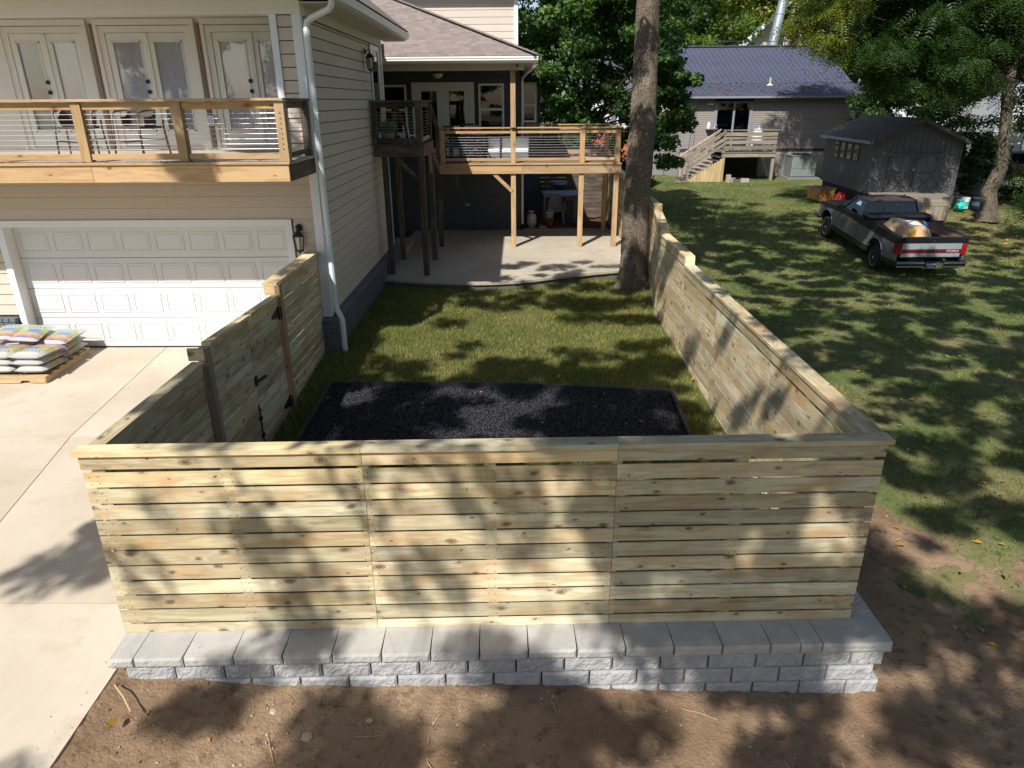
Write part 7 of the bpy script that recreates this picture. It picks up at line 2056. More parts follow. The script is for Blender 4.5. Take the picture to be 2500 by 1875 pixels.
build('pad', MB().box(14.6, 16.3, 39.4, 40.8, 0.30, 0.449), M['found'], ac)
build('lid', MB().cbox(14.76, 16.12, 39.48, 40.72, 1.521, 1.58, .02), M['acmetal'], ac)
build('fan_guard', MB().lathe([(0.48, 1.581), (0.46, 1.63), (0.1, 1.66)], (15.44, 40.1, 0), 18), M['black'], ac)
for k in range(21): build('louvre', MB().box(14.85 + 0.058 * k, 14.878 + 0.058 * k, 39.47, 39.499, 0.52, 1.46), M['acmetal'], ac)
build('louvre_band', MB().box(14.8, 16.08, 39.462, 39.469, 0.95, 0.98), M['acmetal'], ac)
for i, (x, y, a) in enumerate(((10.98, 38.0, 0.1), (11.28, 38.25, 0.9), (11.86, 38.05, -0.1))):
    t = thing('cinder_block', ('cinder block standing upright by the stair skirt', 'cinder block lying just behind the upright one', 'cinder block lying alone under the deck edge')[i], 'cinder block', (x, y, 0.36), rot=(0, 0, a))
    h, w = ((0.40, 0.2), (0.2, 0.4), (0.2, 0.42))[i]
    mb = MB(); mb.box(-w / 2, w / 2, -0.1, -0.07, 0, h); mb.box(-w / 2, w / 2, 0.07, 0.1, 0, h)
    for x0 in (-w / 2, -0.02, w / 2 - 0.035): mb.box(x0, x0 + 0.035, -0.069, 0.069, 0, h)
    build('block_body', mb, M['cinder'], t); build('core_dark', MB().box(-w / 2 + .035, w / 2 - .035, -0.068, 0.068, 0.01, h * .3), M['dark'], t)
it = thing('stepping_board', 'loose grey board lying on the grass before the stairs', 'board', (8.6, 38.0, 0.38)); build('board_sheet', MB().hexa([(8.1, 37.7, .39), (9.0, 37.95, .39), (8.95, 38.3, .39), (8.2, 38.2, .39), (8.1, 37.7, .43), (9.0, 37.95, .43), (8.95, 38.3, .43), (8.2, 38.2, .43)]), GREYWOOD['X'], it)

# cedar fence by the grey house, red fence behind the maple
cf = thing('cedar_fence', 'upright cedar board fence between the trunk and the grey house', 'fence', (7.9, 44.0, 0.4))
for k in range(24): build('board', MB().box(5.9 + 0.125 * k, 6.02 + 0.125 * k, 43.96, 43.985, 0.42, 2.75), CEDARF['Z'], cf)
for z in (2.60, 1.45, 0.6): build('rail', MB().box(5.9, 8.95, 43.92, 43.958, z, z + .09), CEDARF['X'], cf)
rf_ = thing('red_fence', 'reddish board fence seen through the maple leaves', 'fence', (4.5, 36, 0.5))
for k in range(36): build('board', MB().box(1.6 + 0.14 * k, 1.73 + 0.14 * k, 36.0, 36.03, 0.5, 3.1 + 0.02 * (k % 3)), REDF['Z'], rf_)
for z in (1.0, 2.6): build('rail', MB().box(1.6, 6.6, 36.032, 36.08, z, z + .09), REDF['X'], rf_)
wh2 = thing('house', 'pale house with a dark roof glimpsed behind the maple', 'house', (5, 50, 0.5))
build('wall', MB().box(3.5, 10.0, 50, 57, 0.4, 5.0), M['whitehouse'], wh2)
build('roof', MB().hexa([(3.0, 49.4, 4.95), (10.6, 49.4, 4.95), (10.6, 57.5, 4.95), (3.0, 57.5, 4.95), (4.0, 53.4, 7.2), (9.6, 53.4, 7.2), (9.6, 53.6, 7.2), (4.0, 53.6, 7.2)]), M['greyroof'], wh2)
for x in (6.6, 8.4):
    w = build('window', MB().box(x, x + .9, 49.95, 49.995, 2.9, 4.2), M['white'], wh2); build('pane', MB().box(x + .08, x + .82, 49.93, 49.945, 2.98, 4.12), M['glassdark'], w)
    build('shutter', MB().box(x - .42, x - .05, 49.95, 49.99, 2.9, 4.2), M['slate'], wh2)

# ---------------------------------------------------------------- shed
sh_ = thing('shed', 'dark grey garden shed with double doors and four small windows', 'shed', (14.9, 29, 0.3))
nc = Vector((13.42, 27.9, 0)); rc = Vector((16.28, 27.15, 0)); lbk = Vector((13.80, 33.2, 0)); ux = (rc - nc); uy = (lbk - nc)
def SP(s, t, z): q = nc + ux * s + uy * t; return (q.x, q.y, z)
ex_ = ux.normalized(); ey_ = uy.normalized(); FN = Vector((ux.y, -ux.x, 0)).normalized(); LN = Vector((-uy.y, uy.x, 0)).normalized()
Z0, ZE, ZA = 0.98, 2.92, 3.62
mb = MB()
mb.add([SP(0, 0, Z0), SP(1, 0, Z0), SP(1, 0, ZE), SP(.5, 0, ZA), SP(0, 0, ZE), SP(0, 1, Z0), SP(1, 1, Z0), SP(1, 1, ZE), SP(.5, 1, ZA), SP(0, 1, ZE)],
       [(0, 1, 2, 3, 4), (5, 9, 8, 7, 6), (0, 4, 9, 5), (1, 6, 7, 2), (4, 3, 8, 9), (2, 7, 8, 3), (0, 5, 6, 1)])
build('wall', mb, M['shedpaint'], sh_)
def fpan(s0, s1, z0, z1, out0, out1, name, mat, o=None):
    """panel on the front wall between fractions s0..s1"""
    pts = []
    for z in (z0, z1):
        for (s, q) in ((s0, out1), (s1, out1), (s1, out0), (s0, out0)):
            p = nc + ux * s + FN * q; pts.append((p.x, p.y, z))
    return build(name, MB().hexa(pts), mat, o or sh_)
def spanl(t0, t1, z0, z1, out0, out1, name, mat, o=None):
    pts = []
    for z in (z0, z1):
        for (t, q) in ((t0, out1), (t1, out1), (t1, out0), (t0, out0)):
            p = nc + uy * t + LN * q; pts.append((p.x, p.y, z))
    return build(name, MB().hexa(pts), mat, o or sh_)
# battens give the board joints on the walls
for k in range(15):
    s0 = k / 15; h = ZE + (ZA - ZE) * (1 - abs(2 * (k + .5) / 15 - 1)) - 0.12
    fpan(s0 + .002, s0 + 1 / 15 - .002, Z0, h, 0.0, 0.012 + 0.0015 * (k % 2), 'wall_board', M['shedpaint'])
for k in range(26):
    t0 = k / 26; spanl(t0 + .001, t0 + 1 / 26 - .001, Z0, ZE - .02, 0.0, 0.012 + 0.0015 * (k % 2), 'wall_board', M['shedpaint'])
fpan(-0.012, 0.02, Z0, ZE, 0.02, 0.04, 'corner_trim', M['shedtrim']); fpan(0.985, 1.01, Z0, ZE, 0.02, 0.04, 'corner_trim', M['shedtrim'])
for (a, b) in ((0.235, 0.505), (0.515, 0.785)):
    d = fpan(a, b, Z0 + .04, 2.47, 0.022, 0.045, 'shed_door', M['shedpaint'])
    t = 0.028
    for (s0, s1, z0, z1) in ((a, a + t, Z0 + .04, 2.47), (b - t, b, Z0 + .04, 2.47), (a + t, b - t, 2.39, 2.47), (a + t, b - t, 1.74, 1.80), (a + t, b - t, Z0 + .04, Z0 + .11)):
        fpan(s0, s1, z0, z1, 0.046, 0.065, 'rail', M['shedtrim'], d)
    for (p, q) in (((a + t, Z0 + .11), (b - t, 1.74)), ((a + t, 1.74), (b - t, Z0 + .11))):
        p0 = nc + ux * p[0] + FN * 0.05; p1 = nc + ux * q[0] + FN * 0.05
        build('cross_brace', MB().beam((p0.x, p0.y, p[1]), (p1.x, p1.y, q[1]), 0.018, 0.055, FN), M['shedtrim'], d)
    for (sx, da) in ((a + t, 1), (b - t, -1)):      # curved corner fillets of the upper panels
        p0 = nc + ux * sx + FN * 0.05; p1 = nc + ux * (sx + da * 0.05) + FN * 0.05
        build('corner_fillet', MB().beam((p0.x, p0.y, 2.24), (p1.x, p1.y, 2.39), 0.018, 0.05, FN), M['shedtrim'], d)
fpan(0.20, 0.235, Z0, 2.52, 0.02, 0.05, 'door_trim', M['shedtrim']); fpan(0.785, 0.82, Z0, 2.52, 0.02, 0.05, 'door_trim', M['shedtrim']); fpan(0.20, 0.82, 2.52, 2.58, 0.02, 0.05, 'door_trim', M['shedtrim'])
fpan(0.495, 0.51, 1.86, 1.93, 0.066, 0.09, 'door_latch', M['galv'])
for k, t0 in enumerate((0.23, 0.37, 0.51, 0.65)):
    w = spanl(t0, t0 + 0.105, 2.05, 2.74, 0.02, 0.05, 'window', M['shedtrim'])
    spanl(t0 + 0.022, t0 + 0.083, 2.11, 2.68, 0.051, 0.054, 'pane', M['glassdark'], w)
    spanl(t0 + 0.02, t0 + 0.085, 2.38, 2.41, 0.055, 0.06, 'glazing_bar', M['shedtrim'], w)
def roofplane(side):
    s0, s1 = (-0.07, 0.5) if side < 0 else (1.07, 0.5)
    ze = ZE - 0.06; za = ZA + 0.05
    pts = [SP(s0, -0.06, ze), SP(s1, -0.06, za), SP(s1, 1.04, za), SP(s0, 1.04, ze)]
    pts = [Vector(p) for p in pts]; up = Vector((0, 0, 0.05))
    return build('roof', MB().hexa([p for p in pts] + [p + up for p in pts]), M['shedtrim'], sh_), pts
V = []; F = []
for side in (-1, 1):
    o_, pts = roofplane(side)
    a, b, c, d = pts   # eave front, apex front, apex back, eave back
    rws = 13
    rs3 = np.random.RandomState(4 + side)
    for k in range(rws):
        t0 = k / rws; t1 = (k + 1.25) / rws if k < rws - 1 else 1
        L0 = a + (b - a) * t0; L1 = d + (c - d) * t0; U0 = a + (b - a) * t1; U1 = d + (c - d) * t1
        s = 0.0
        while s < 1:
            e = min(1, s + rs3.uniform(0.03, 0.06)); lift = Vector((0, 0, 0.056 + rs3.choice([0.0, 0.008, 0.014]))); n0 = Vector((0, 0, 0.052))
            p0 = L0 + (L1 - L0) * (s + .001) + lift; p1 = L0 + (L1 - L0) * (e - .001) + lift; q1 = U0 + (U1 - U0) * (e - .001) + n0; q0 = U0 + (U1 - U0) * (s + .001) + n0
            bidx = len(V); V += [tuple(p0), tuple(p1), tuple(q1), tuple(q0), tuple(p0 - Vector((0, 0, .02))), tuple(p1 - Vector((0, 0, .02)))]
            F += [(bidx, bidx + 1, bidx + 2, bidx + 3), (bidx + 4, bidx + 5, bidx + 1, bidx)]
            s = e
npobj('shingles', np.array(V), np.array(F), M['shedroof'], sh_, 'stuff')
for side in (-1, 1):   # barge boards on the gable
    s0 = -0.07 if side < 0 else 1.07
    p0 = nc + ux * s0 + FN * 0.33; p1 = nc + ux * 0.5 + FN * 0.33
    build('barge_board', MB().beam((p0.x, p0.y, ZE - 0.06), (p1.x, p1.y, ZA + .05), 0.03, 0.13), M['shedtrim'], sh_)
spanl(-0.06, 1.04, ZE - 0.13, ZE - 0.02, 0.17, 0.21, 'fascia_board', M['greytrim'])
build('skirt', MB().hexa([SP(0.02, 0.02, 0.2), SP(.98, 0.02, 0.2), SP(.98, .98, 0.2), SP(0.02, .98, 0.2), SP(0.02, 0.02, Z0 - .005), SP(.98, 0.02, Z0 - .005), SP(.98, .98, Z0 - .005), SP(0.02, .98, Z0 - .005)]), M['dark'], sh_)
# plank platform in front of it
pf = thing('shed_platform', 'weathered plank platform in front of the shed doors', 'platform', (14.2, 26.3, 0.3))
A_ = Vector((12.9, 25.95, 0)); B_ = Vector((15.52, 25.9, 0))
for k in range(11):
    y = 25.9 + 0.145 * k
    x0 = 12.9 + 0.04 * k; x1 = 15.52 + 0.06 * k
    if y > 27.5: break
    build('deck_plank', MB().box(x0, x1, y, y + 0.138, 1.03, 1.07), GREYWOOD['X'], pf)
build('front_plank', MB().box(12.9, 15.52, 25.86, 25.895, 0.78, 1.028), GREYWOOD['X'], pf)
for k in range(17):
    x = 12.9 + 0.154 * k
    W = SKIRT if k in (9, 12) else GREYWOOD
    build('skirt_board', MB().box(x, x + 0.145, 25.875, 25.90, 0.26, 0.778), W['Z'], pf)
for k in range(9): build('skirt_board', MB().box(15.525, 15.55, 25.9 + 0.15 * k, 26.04 + 0.15 * k, 0.26, 1.028), GREYWOOD['Z'], pf)
# chest, red cover, paint pails
ch = thing('wooden_chest', 'orange pine chest with a pale lid standing beside the shed', 'chest', (12.95, 30.9, 0.33), rot=(0, 0, 0.08))
mb = MB()
for k in range(3):
    build('front_board', MB().box(-0.29, 0.29, -0.55, -0.53, 0.04 + 0.165 * k, 0.20 + 0.165 * k), CHEST['X'], ch)
    build('side_board', MB().box(-0.31, -0.29, -0.55, 0.55, 0.04 + 0.165 * k, 0.20 + 0.165 * k), CHEST['Y'], ch); build('side_board', MB().box(0.29, 0.31, -0.55, 0.55, 0.04 + 0.165 * k, 0.20 + 0.165 * k), CHEST['Y'], ch)
build('lid', MB().cbox(-0.34, 0.34, -0.59, 0.6, 0.535, 0.57, .006), GREYWOOD['Y'], ch)
build('liner', MB().box(-0.28, 0.28, -0.52, 0.54, 0.03, 0.52), M['dark'], ch)
it = thing('red_trowel', 'small red tool lying on the chest lid', 'tool', (12.95, 30.9, 0.91)); build('tool_body', MB().cbox(12.9, 13.05, 30.75, 30.85, 0.905, 0.95, .01), M['red'], it); build('tool_handle', MB().tube([(12.98, 30.85, .93), (13.0, 31.05, .97)], .012, 5), M['red'], it)
it = thing('red_mower_cover', 'red rounded machine cover tucked between the chest and the shed', 'cover', (13.3, 29.6, 0.3)); build('cover_body', MB().lathe([(.2, .34), (.26, .5), (.22, .72), (.08, .84)], (13.25, 29.6, 0), 12), M['red'], it, smooth=True); build('cover_base', MB().cbox(13.0, 13.5, 29.4, 29.85, .3, .36, .01), M['black'], it)
def pail(x, y, lab, body, band):
    t = thing('paint_pail', lab, 'paint bucket', (x, y, 0.3), group='paint pails beside the shed')
    build('pail_body', MB().lathe([(0.145, 0.31), (0.165, 0.66), (0.172, 0.665), (0.172, 0.70), (0.17, 0.705)], (x, y, 0), 18), body, t, smooth=False)
    build('label_band', MB().lathe([(0.1555, 0.42), (0.1645, 0.58)], (x, y, 0), 18), band, t)
    build('pail_lid', MB().lathe([(0.178, 0.706), (0.178, 0.735), (0.15, 0.74), (0.148, 0.728)], (x, y, 0), 18), M['bucketwhite'] if band is not M['blue'] else M['slate'], t)
    build('bail', MB().tube([(x - .17, y, .66), (x - .15, y - .12, .60), (x, y - .18, .57), (x + .15, y - .12, .60), (x + .17, y, .66)], .006, 4), M['steel'], t)
pail(17.25, 28.9, 'grey paint pail with an orange smear, against the shed corner', M['bucketwhite'], M['tanwall'])
pail(17.68, 28.5, 'white paint pail with a teal band, in the middle of three', M['bucketwhite'], M['teal'])
pail(18.15, 28.5, 'white paint pail with a blue top, nearest the tree trunk', M['blue'], M['bucketwhite'])
it = thing('yellow_can', 'yellow can on top of the grey paint pail', 'can', (17.2, 28.9, 0.74)); build('can_body', MB().lathe([(.08, .742), (.08, .9), (.05, .93)], (17.2, 28.9, 0), 10), M['yellow'], it); build('can_cap', MB().lathe([(.03, .931), (.03, .96)], (17.2, 28.9, 0), 8), M['black'], it)
it = thing('teal_bag', 'crumpled teal plastic bag in front of the paint pails', 'plastic bag', (17.3, 28.15, 0.3))
V = []; rr = random.Random(3)
mb = MB(); mb.lathe([(0.1, 0.3), (0.2, 0.36), (0.17, 0.5), (0.08, 0.62), (0.12, 0.68)], (17.3, 28.15, 0), 11); mb.v = [(x + rr.uniform(-.05, .05), y + rr.uniform(-.05, .05), z + rr.uniform(-.03, .03)) for x, y, z in mb.v]
build('bag_body', mb, M['teal'], it)
it = thing('plank_pile', 'pale boards stacked on the ground behind the paint pails', 'lumber', (17.4, 30.2, 0.3))
for k in range(4): build('plank', MB().box(16.9 - .05 * k, 18.6 - .1 * k, 29.9 + .1 * (k % 2), 30.1 + .1 * (k % 2), 0.3 + 0.12 * k, 0.40 + 0.12 * k), GREYWOOD['X'], it)

# ---------------------------------------------------------------- houses glimpsed further back, metal pole, wires
wh = thing('house', 'white sided house with a gable half hidden by the dark tree', 'house', (24, 52, 0.6))
build('wall', MB().prism([(22.9, 0.5), (30, 0.5), (30, 5.4), (26.4, 8.0), (22.9, 5.5)], 52, 60, 'Y'), M['whitehouse'], wh)
build('barge_board', MB().beam((22.3, 51.6, 5.2), (26.4, 51.6, 8.1), 0.7, 0.22), M['white'], wh); build('barge_board', MB().beam((30.5, 51.6, 5.2), (26.4, 51.6, 8.1), 0.7, 0.22), M['white'], wh)
build('roof', MB().prism([(22.2, 5.25), (26.4, 8.2), (30.6, 5.25), (30.6, 5.4), (26.4, 8.38), (22.2, 5.4)], 51.4, 61, 'Y'), M['greyroof'], wh)
for k in range(26): build('siding_board', MB().hexa([(22.92, 51.97, 0.9 + .19 * k), (29.9, 51.97, .9 + .19 * k), (29.9, 52.0, .9 + .19 * k), (22.92, 52.0, .9 + .19 * k), (22.92, 51.99, 1.085 + .19 * k), (29.9, 51.99, 1.085 + .19 * k), (29.9, 52.0, 1.085 + .19 * k), (22.92, 52.0, 1.085 + .19 * k)]), M['whitehouse'], wh)
w = build('window', MB().box(23.5, 24.6, 51.9, 51.965, 3.3, 4.9), M['white'], wh); build('pane', MB().box(23.6, 24.5, 51.88, 51.895, 3.4, 4.8), M['glassdark'], w)
wr_ = thing('house', 'white clapboard house wall behind the leaning dark trunk', 'house', (23.5, 33, 0.3))
build('wall', MB().box(20.7, 30, 32.5, 36, 0.2, 5.5), M['whitehouse'], wr_)
for k in range(24): build('siding_board', MB().hexa([(20.7, 32.455, 0.6 + .2 * k), (30, 32.455, .6 + .2 * k), (30, 32.5, .6 + .2 * k), (20.7, 32.5, .6 + .2 * k), (20.7, 32.49, .795 + .2 * k), (30, 32.49, .795 + .2 * k), (30, 32.5, .795 + .2 * k), (20.7, 32.5, .795 + .2 * k)]), M['whitehouse'], wr_)
w = build('window', MB().box(21.6, 22.5, 32.38, 32.45, 1.0, 2.2), M['slate'], wr_); build('pane', MB().box(21.68, 22.42, 32.36, 32.375, 1.08, 2.12), M['glassdark'], w)
build('roof', MB().hexa([(20.3, 32.0, 5.45), (30.5, 32, 5.45), (30.5, 36.5, 5.45), (20.3, 36.5, 5.45), (20.3, 34.2, 7), (30.5, 34.2, 7), (30.5, 34.4, 7), (20.3, 34.4, 7)]), M['greyroof'], wr_)
gh = thing('house', 'grey gabled house peeking between trees beside the metal pole', 'house', (19, 64, 0.6))
build('wall', MB().prism([(15.5, 0.5), (24.5, 0.5), (24.5, 7.5), (22.0, 11.5), (17.4, 7.2)], 64, 72, 'Y'), M['tanwall'], gh)
build('roof', MB().beam((16.6, 63.6, 6.9), (22.0, 63.6, 11.9), 0.8, 0.3), M['whitehouse'], gh)
build('roof_back', MB().hexa([(16.6, 63.7, 7.1), (16.8, 63.7, 6.9), (16.8, 73, 6.9), (16.6, 73, 7.1), (22, 63.7, 12.1), (22.2, 63.7, 11.9), (22.2, 73, 11.9), (22, 73, 12.1)]), M['greyroof'], gh)
for z in (8.2, 5.6):
    w = build('window', MB().box(20.9, 21.9, 63.9, 63.97, z, z + 1.5), M['white'], gh); build('pane', MB().box(21.0, 21.8, 63.88, 63.895, z + .1, z + 1.4), M['glassdark'], w)
mp = thing('utility_pole', 'tall tapering galvanised metal pole behind the metal roof', 'pole', (18.7, 58, 0.6))
pole_pts = [(18.72, 58, 0.4), (19.0, 58, 8.0), (19.40, 58, 11.2), (20.2, 58, 17.5)]
build('shaft', MB().tube(pole_pts, [0.42, 0.36, 0.32, 0.25], 14), M['galv'], mp, smooth=True)
for z, x in ((8.9, 19.1), (10.2, 19.28)): build('band', MB().lathe([(0.37, z), (0.37, z + .08)], (x, 58, 0), 14), M['galv'], mp)
build('base_flange', MB().lathe([(0.6, 0.4), (0.6, 0.5)], (18.72, 58, 0), 14), M['galv'], mp)
for i, (p, q) in enumerate((((1, 50.5, 9.0), (34, 58, 9.3)), ((-6, 47, 8.6), (34, 56, 9.0)), ((3.8, 30, 5.9), (9.4, 40.5, 5.0)))):
    p = Vector(p); q = Vector(q); pts = [p + (q - p) * t - Vector((0, 0, 1.2 * 4 * t * (1 - t) * (q - p).length / 40)) for t in np.linspace(0, 1, 14)]
    o = build('overhead_wire', MB().tube(pts, 0.025 if i < 2 else 0.018, 4), M['wire'], None, ('dark overhead wire crossing behind the metal roof, upper one', 'dark overhead wire crossing behind the metal roof, lower one', 'thin service wire running to the grey house past the maple')[i], 'wire')
# ---------------------------------------------------------------- trees
def leaves(centers, radii, counts, size, seed, up=0.35, shell=0.5, droop=0.0, aspect=0.5):
    r = np.random.RandomState(seed)
    idx = np.repeat(np.arange(len(centers)), counts); n = len(idx)
    C_ = np.asarray(centers, float)[idx]; Rd = np.asarray(radii, float)[idx]
    d = r.normal(size=(n, 3)); d /= np.linalg.norm(d, axis=1)[:, None]
    rr = r.uniform(0, 1, n) ** shell
    P = C_ + d * rr[:, None] * Rd
    nrm = d * 0.5 + r.normal(size=(n, 3)) * 0.55 + np.array([0, 0, up]); nrm /= np.linalg.norm(nrm, axis=1)[:, None]
    a = np.cross(nrm, r.normal(size=(n, 3))); a /= np.linalg.norm(a, axis=1)[:, None]
    if droop: a[:, 2] -= droop; a /= np.linalg.norm(a, axis=1)[:, None]
    b = np.cross(nrm, a); b /= np.linalg.norm(b, axis=1)[:, None] + 1e-9
    s = size * r.uniform(0.55, 1.3, n)
    V = np.zeros((n, 4, 3))
    k = (nrm * (s * 0.16)[:, None])
    V[:, 0] = P - a * s[:, None]; V[:, 1] = P + b * (s * aspect)[:, None] + k; V[:, 2] = P + a * (s)[:, None]; V[:, 3] = P - b * (s * aspect)[:, None] + k
    return V.reshape(-1, 3)
def clumps(c, rad3, n, r0, r1, seed, shell=0.45, cut=None):
    r = np.random.RandomState(seed); out = []; rd = []
    while len(out) < n:
        d = r.normal(size=3); d /= np.linalg.norm(d); p = np.array(c) + d * np.array(rad3) * r.uniform(0, 1) ** shell
        if cut is not None and not cut(p): continue
        out.append(p); q = r.uniform(r0, r1); rd.append((q * r.uniform(.8, 1.3), q * r.uniform(.8, 1.3), q * r.uniform(.5, .85)))
    return np.array(out), np.array(rd)
def limbs(mb, base, cl, n, r0, seed, jitter=0.4):
    r = random.Random(seed)
    base = Vector(base)
    for c in [cl[i] for i in r.sample(range(len(cl)), min(n, len(cl)))]:
        c = Vector(c); m = base.lerp(c, 0.5) + Vector((r.uniform(-jitter, jitter), r.uniform(-jitter, jitter), r.uniform(0, jitter)))
        mb.tube([base, m, c], [r0, r0 * 0.6, r0 * 0.15], 6)
def tree(name, lab, cat, base, trunk, trunk_r, cl, rd, per, size, mat, barkm, seed, nl=10, group=None, fork=None, lr=0.12, **kw):
    t = thing(name, lab, cat, base, group=group)
    build('trunk', MB().tube(trunk, trunk_r, 12), barkm, t, smooth=True)
    if nl:
        mb = MB(); limbs(mb, fork or trunk[-1], cl, nl, lr, seed); build('limbs', mb, barkm, t, smooth=True)
    cnt = np.full(len(cl), per) if np.isscalar(per) else per
    V = leaves(cl, rd, cnt, size, seed, **kw)
    npobj('crown', V, np.arange(len(V)).reshape(-1, 4), mat, t)
    return t

# the big trunk by the right fence, crown high out of the picture
def barktube(pts, rs_, nseg, nr, seed, amp):
    r = np.random.RandomState(seed); P = np.array(pts, float); Rr = np.array(rs_, float)
    tt = np.linspace(0, len(P) - 1, nr); V = []; F = []
    pc = np.stack([np.interp(tt, np.arange(len(P)), P[:, k]) for k in range(3)], 1); rc_ = np.interp(tt, np.arange(len(P)), Rr)
    ph = r.uniform(0, 6.28, 7)
    for j in range(nr):
        for k in range(nseg):
            a = 2 * math.pi * k / nseg
            q = rc_[j] * (1 + amp * (0.5 * math.sin(3 * a + ph[0] + tt[j] * .6) + 0.35 * math.sin(7 * a + ph[1] - tt[j] * 1.3) + r.uniform(-.45, .45)))
            V.append((pc[j, 0] + q * math.cos(a), pc[j, 1] + q * math.sin(a), pc[j, 2]))
    for j in range(nr - 1):
        for k in range(nseg):
            k2 = (k + 1) % nseg; F.append((j * nseg + k, j * nseg + k2, (j + 1) * nseg + k2, (j + 1) * nseg + k))
    return MB().add(V, F)
tx, ty = 2.60, 15.62
bt_ = thing('large_tree', 'tall tree with a thick furrowed trunk standing inside the right fence', 'tree', (tx, ty, 0.4))
build('trunk', barktube([(tx - .02, ty, 0.28), (tx - .01, ty, 0.56), (tx, ty, 1.0), (tx - .02, ty, 2.4), (tx + .02, ty, 4.0), (tx - .03, ty, 6.2), (tx - .02, ty, 9.5)], [0.50, 0.345, 0.305, 0.285, 0.265, 0.225, 0.18], 40, 150, 3, 0.055), M['bark'], bt_, smooth=True)
cl, rd = clumps((2.2, 15.0, 12.8), (5.0, 5.0, 3.4), 95, 0.4, 0.75, 5, 0.5, lambda p: p[2] > 9.0 and p[0] > -1.4)
mb = MB(); limbs(mb, (tx - .02, ty, 8.8), cl, 14, 0.12, 5); build('limbs', mb, M['bark'], bt_, smooth=True)
V = leaves(cl, rd, np.full(len(cl), 150), 0.10, 5); npobj('crown', V, np.arange(len(V)).reshape(-1, 4), M['leaf_shade'], bt_)

# shade trees standing behind the camera: their clumps are thick where the yard lies in shade
def shade_density(x, y):
    if y < 4.6:
        if x < -3.6: return 0.6 if (y < 3.4 and x > -5.2) else 0.0
        if x < -0.5: return 0.6 if y < 4.1 else 0.15
        if x < 3.0: return 0.80
        return 0.80
    if y < 6.6:            # lands on the front fence
        if x < -3.7: return 0.9 if (5.3 < y < 6.35 and -4.9 < x) else 0.0
        if x < -2.2: return 0.36
        if x < 0.9: return 0.52
        if x < 3.8: return 0.95
        return 0.62
    if x < -3.4:
        return 0.0 if not (x > -6.2 and 9.6 < y < 10.3) else 0.35
    if 2.6 < x < 3.7 and y < 13: return 0.35
    if y < 8.3: return 0.75 if x < 3.2 else 0.66
    if y < 10.4: return 0.84 if x < 2.6 else 0.62
    if y < 15.6:
        if x < 2.7:
            return 0.15 if (x + 0.2) ** 2 / 6.5 + (y - 12.6) ** 2 / 2.6 < 1 else 0.68
        return 0.68
    if y < 18.0: return 0.55 if x < 3 else 0.66
    if x < 3.4: return 0.0
    if x < 6.2 and y < 22.5: return 0.3
    if y > 27: return 0.0
    if y > 22: return 0.45
    return 0.70
rsd = np.random.RandomState(17)
shade_clumps = []
sx_, sy_ = SUN_AZ.x / math.tan(SUN_EL), SUN_AZ.y / math.tan(SUN_EL)
A_cell = 0.5
for gx in np.arange(-6.5, 17.5, A_cell):
    for gy in np.arange(1.5, 33, A_cell):
        dd = shade_density(gx + A_cell / 2, gy + A_cell / 2)
        if dd <= 0: continue
        lam = -math.log(max(1 - dd, 0.02)) * A_cell * A_cell / (math.pi * 0.285 ** 2) * 1.08
        for _ in range(rsd.poisson(lam)):
            x = gx + rsd.uniform(0, A_cell); y = gy + rsd.uniform(0, A_cell)
            h = rsd.uniform(7.6, 11.0) + 0.06 * max(0, y)
            px, py = x + sx_ * h, y + sy_ * h
            if py > 26: continue
            soft = 0.42 if (4.6 <= gy < 6.6 and -3.6 < gx < 0.9) else 1.0
            shade_clumps.append((px, py, h + 0.2, soft))
shade_clumps = np.array(shade_clumps)
trunks = [(-5.5, -9.5), (3.5, -11.0), (11.5, -6.0), (13.5, 3.5)]
labs = ['shade tree behind the viewpoint, west of the others', 'shade tree behind the viewpoint, in the middle', 'shade tree right of the viewpoint, near the bare dirt', 'shade tree far right of the viewpoint beside the lawn']
own = np.argmin([[math.hypot(p[0] - t[0], (p[1] - t[1]) * 0.8) for t in trunks] for p in shade_clumps], axis=1)
for i, (x, y) in enumerate(trunks):
    sel = shade_clumps[own == i]
    if len(sel) < 3: continue
    soft_ = sel[:, 3]; sel = sel[:, :3]
    rq = np.random.RandomState(30 + i).uniform(0.15, 0.40, len(sel)); rd = np.stack([rq * 1.15, rq, rq * 0.6], 1)
    if i == 3: x, y = 17.5, -1.0
    cen = sel.mean(0)
    tree('shade_tree', labs[i], 'tree', (x, y, -0.5), [(x, y, -0.6), (x + .1, y, 3), (x + .05, y - .1, 7), (x, y, 10)], [0.45, 0.36, 0.3, 0.2], sel, rd, np.maximum(20, (250 * soft_ * (rq / 0.42) ** 2)).astype(int), 0.085, M['leaf_shade'], M['bark'], 40 + i, nl=7, lr=0.028)

# maple behind the deck
def cutm(p):
    x, y, z = p
    if z > 6.4 and x < 0.2: return False
    if z < 3.9 and x < 0.9: return False
    return True
cl, rd = clumps((2.6, 26.3, 6.4), (3.0, 2.2, 4.0), 190, 0.35, 0.7, 8, 0.4, cutm)
ex1, er1 = clumps((5.0, 25.0, 3.6), (1.0, 0.8, 1.3), 24, 0.25, 0.45, 9)
ex2, er2 = clumps((4.75, 24.2, 5.0), (0.9, 0.7, 1.0), 14, 0.25, 0.42, 10)
cl = np.vstack([cl, ex1, ex2]); rd = np.vstack([rd, er1, er2])
tree('maple_tree', 'dense dark green maple behind the timber deck', 'tree', (2.25, 26.2, 0.5), [(2.2, 26.2, 0.4), (2.25, 26.2, 2.5), (2.4, 26.3, 5), (2.5, 26.3, 8)], [0.17, 0.15, 0.11, 0.05], cl, rd, 215, 0.085, M['leaf_maple'], M['barkdark'], 8, nl=34, fork=(2.3, 26.2, 3.4), lr=0.05, aspect=0.62)

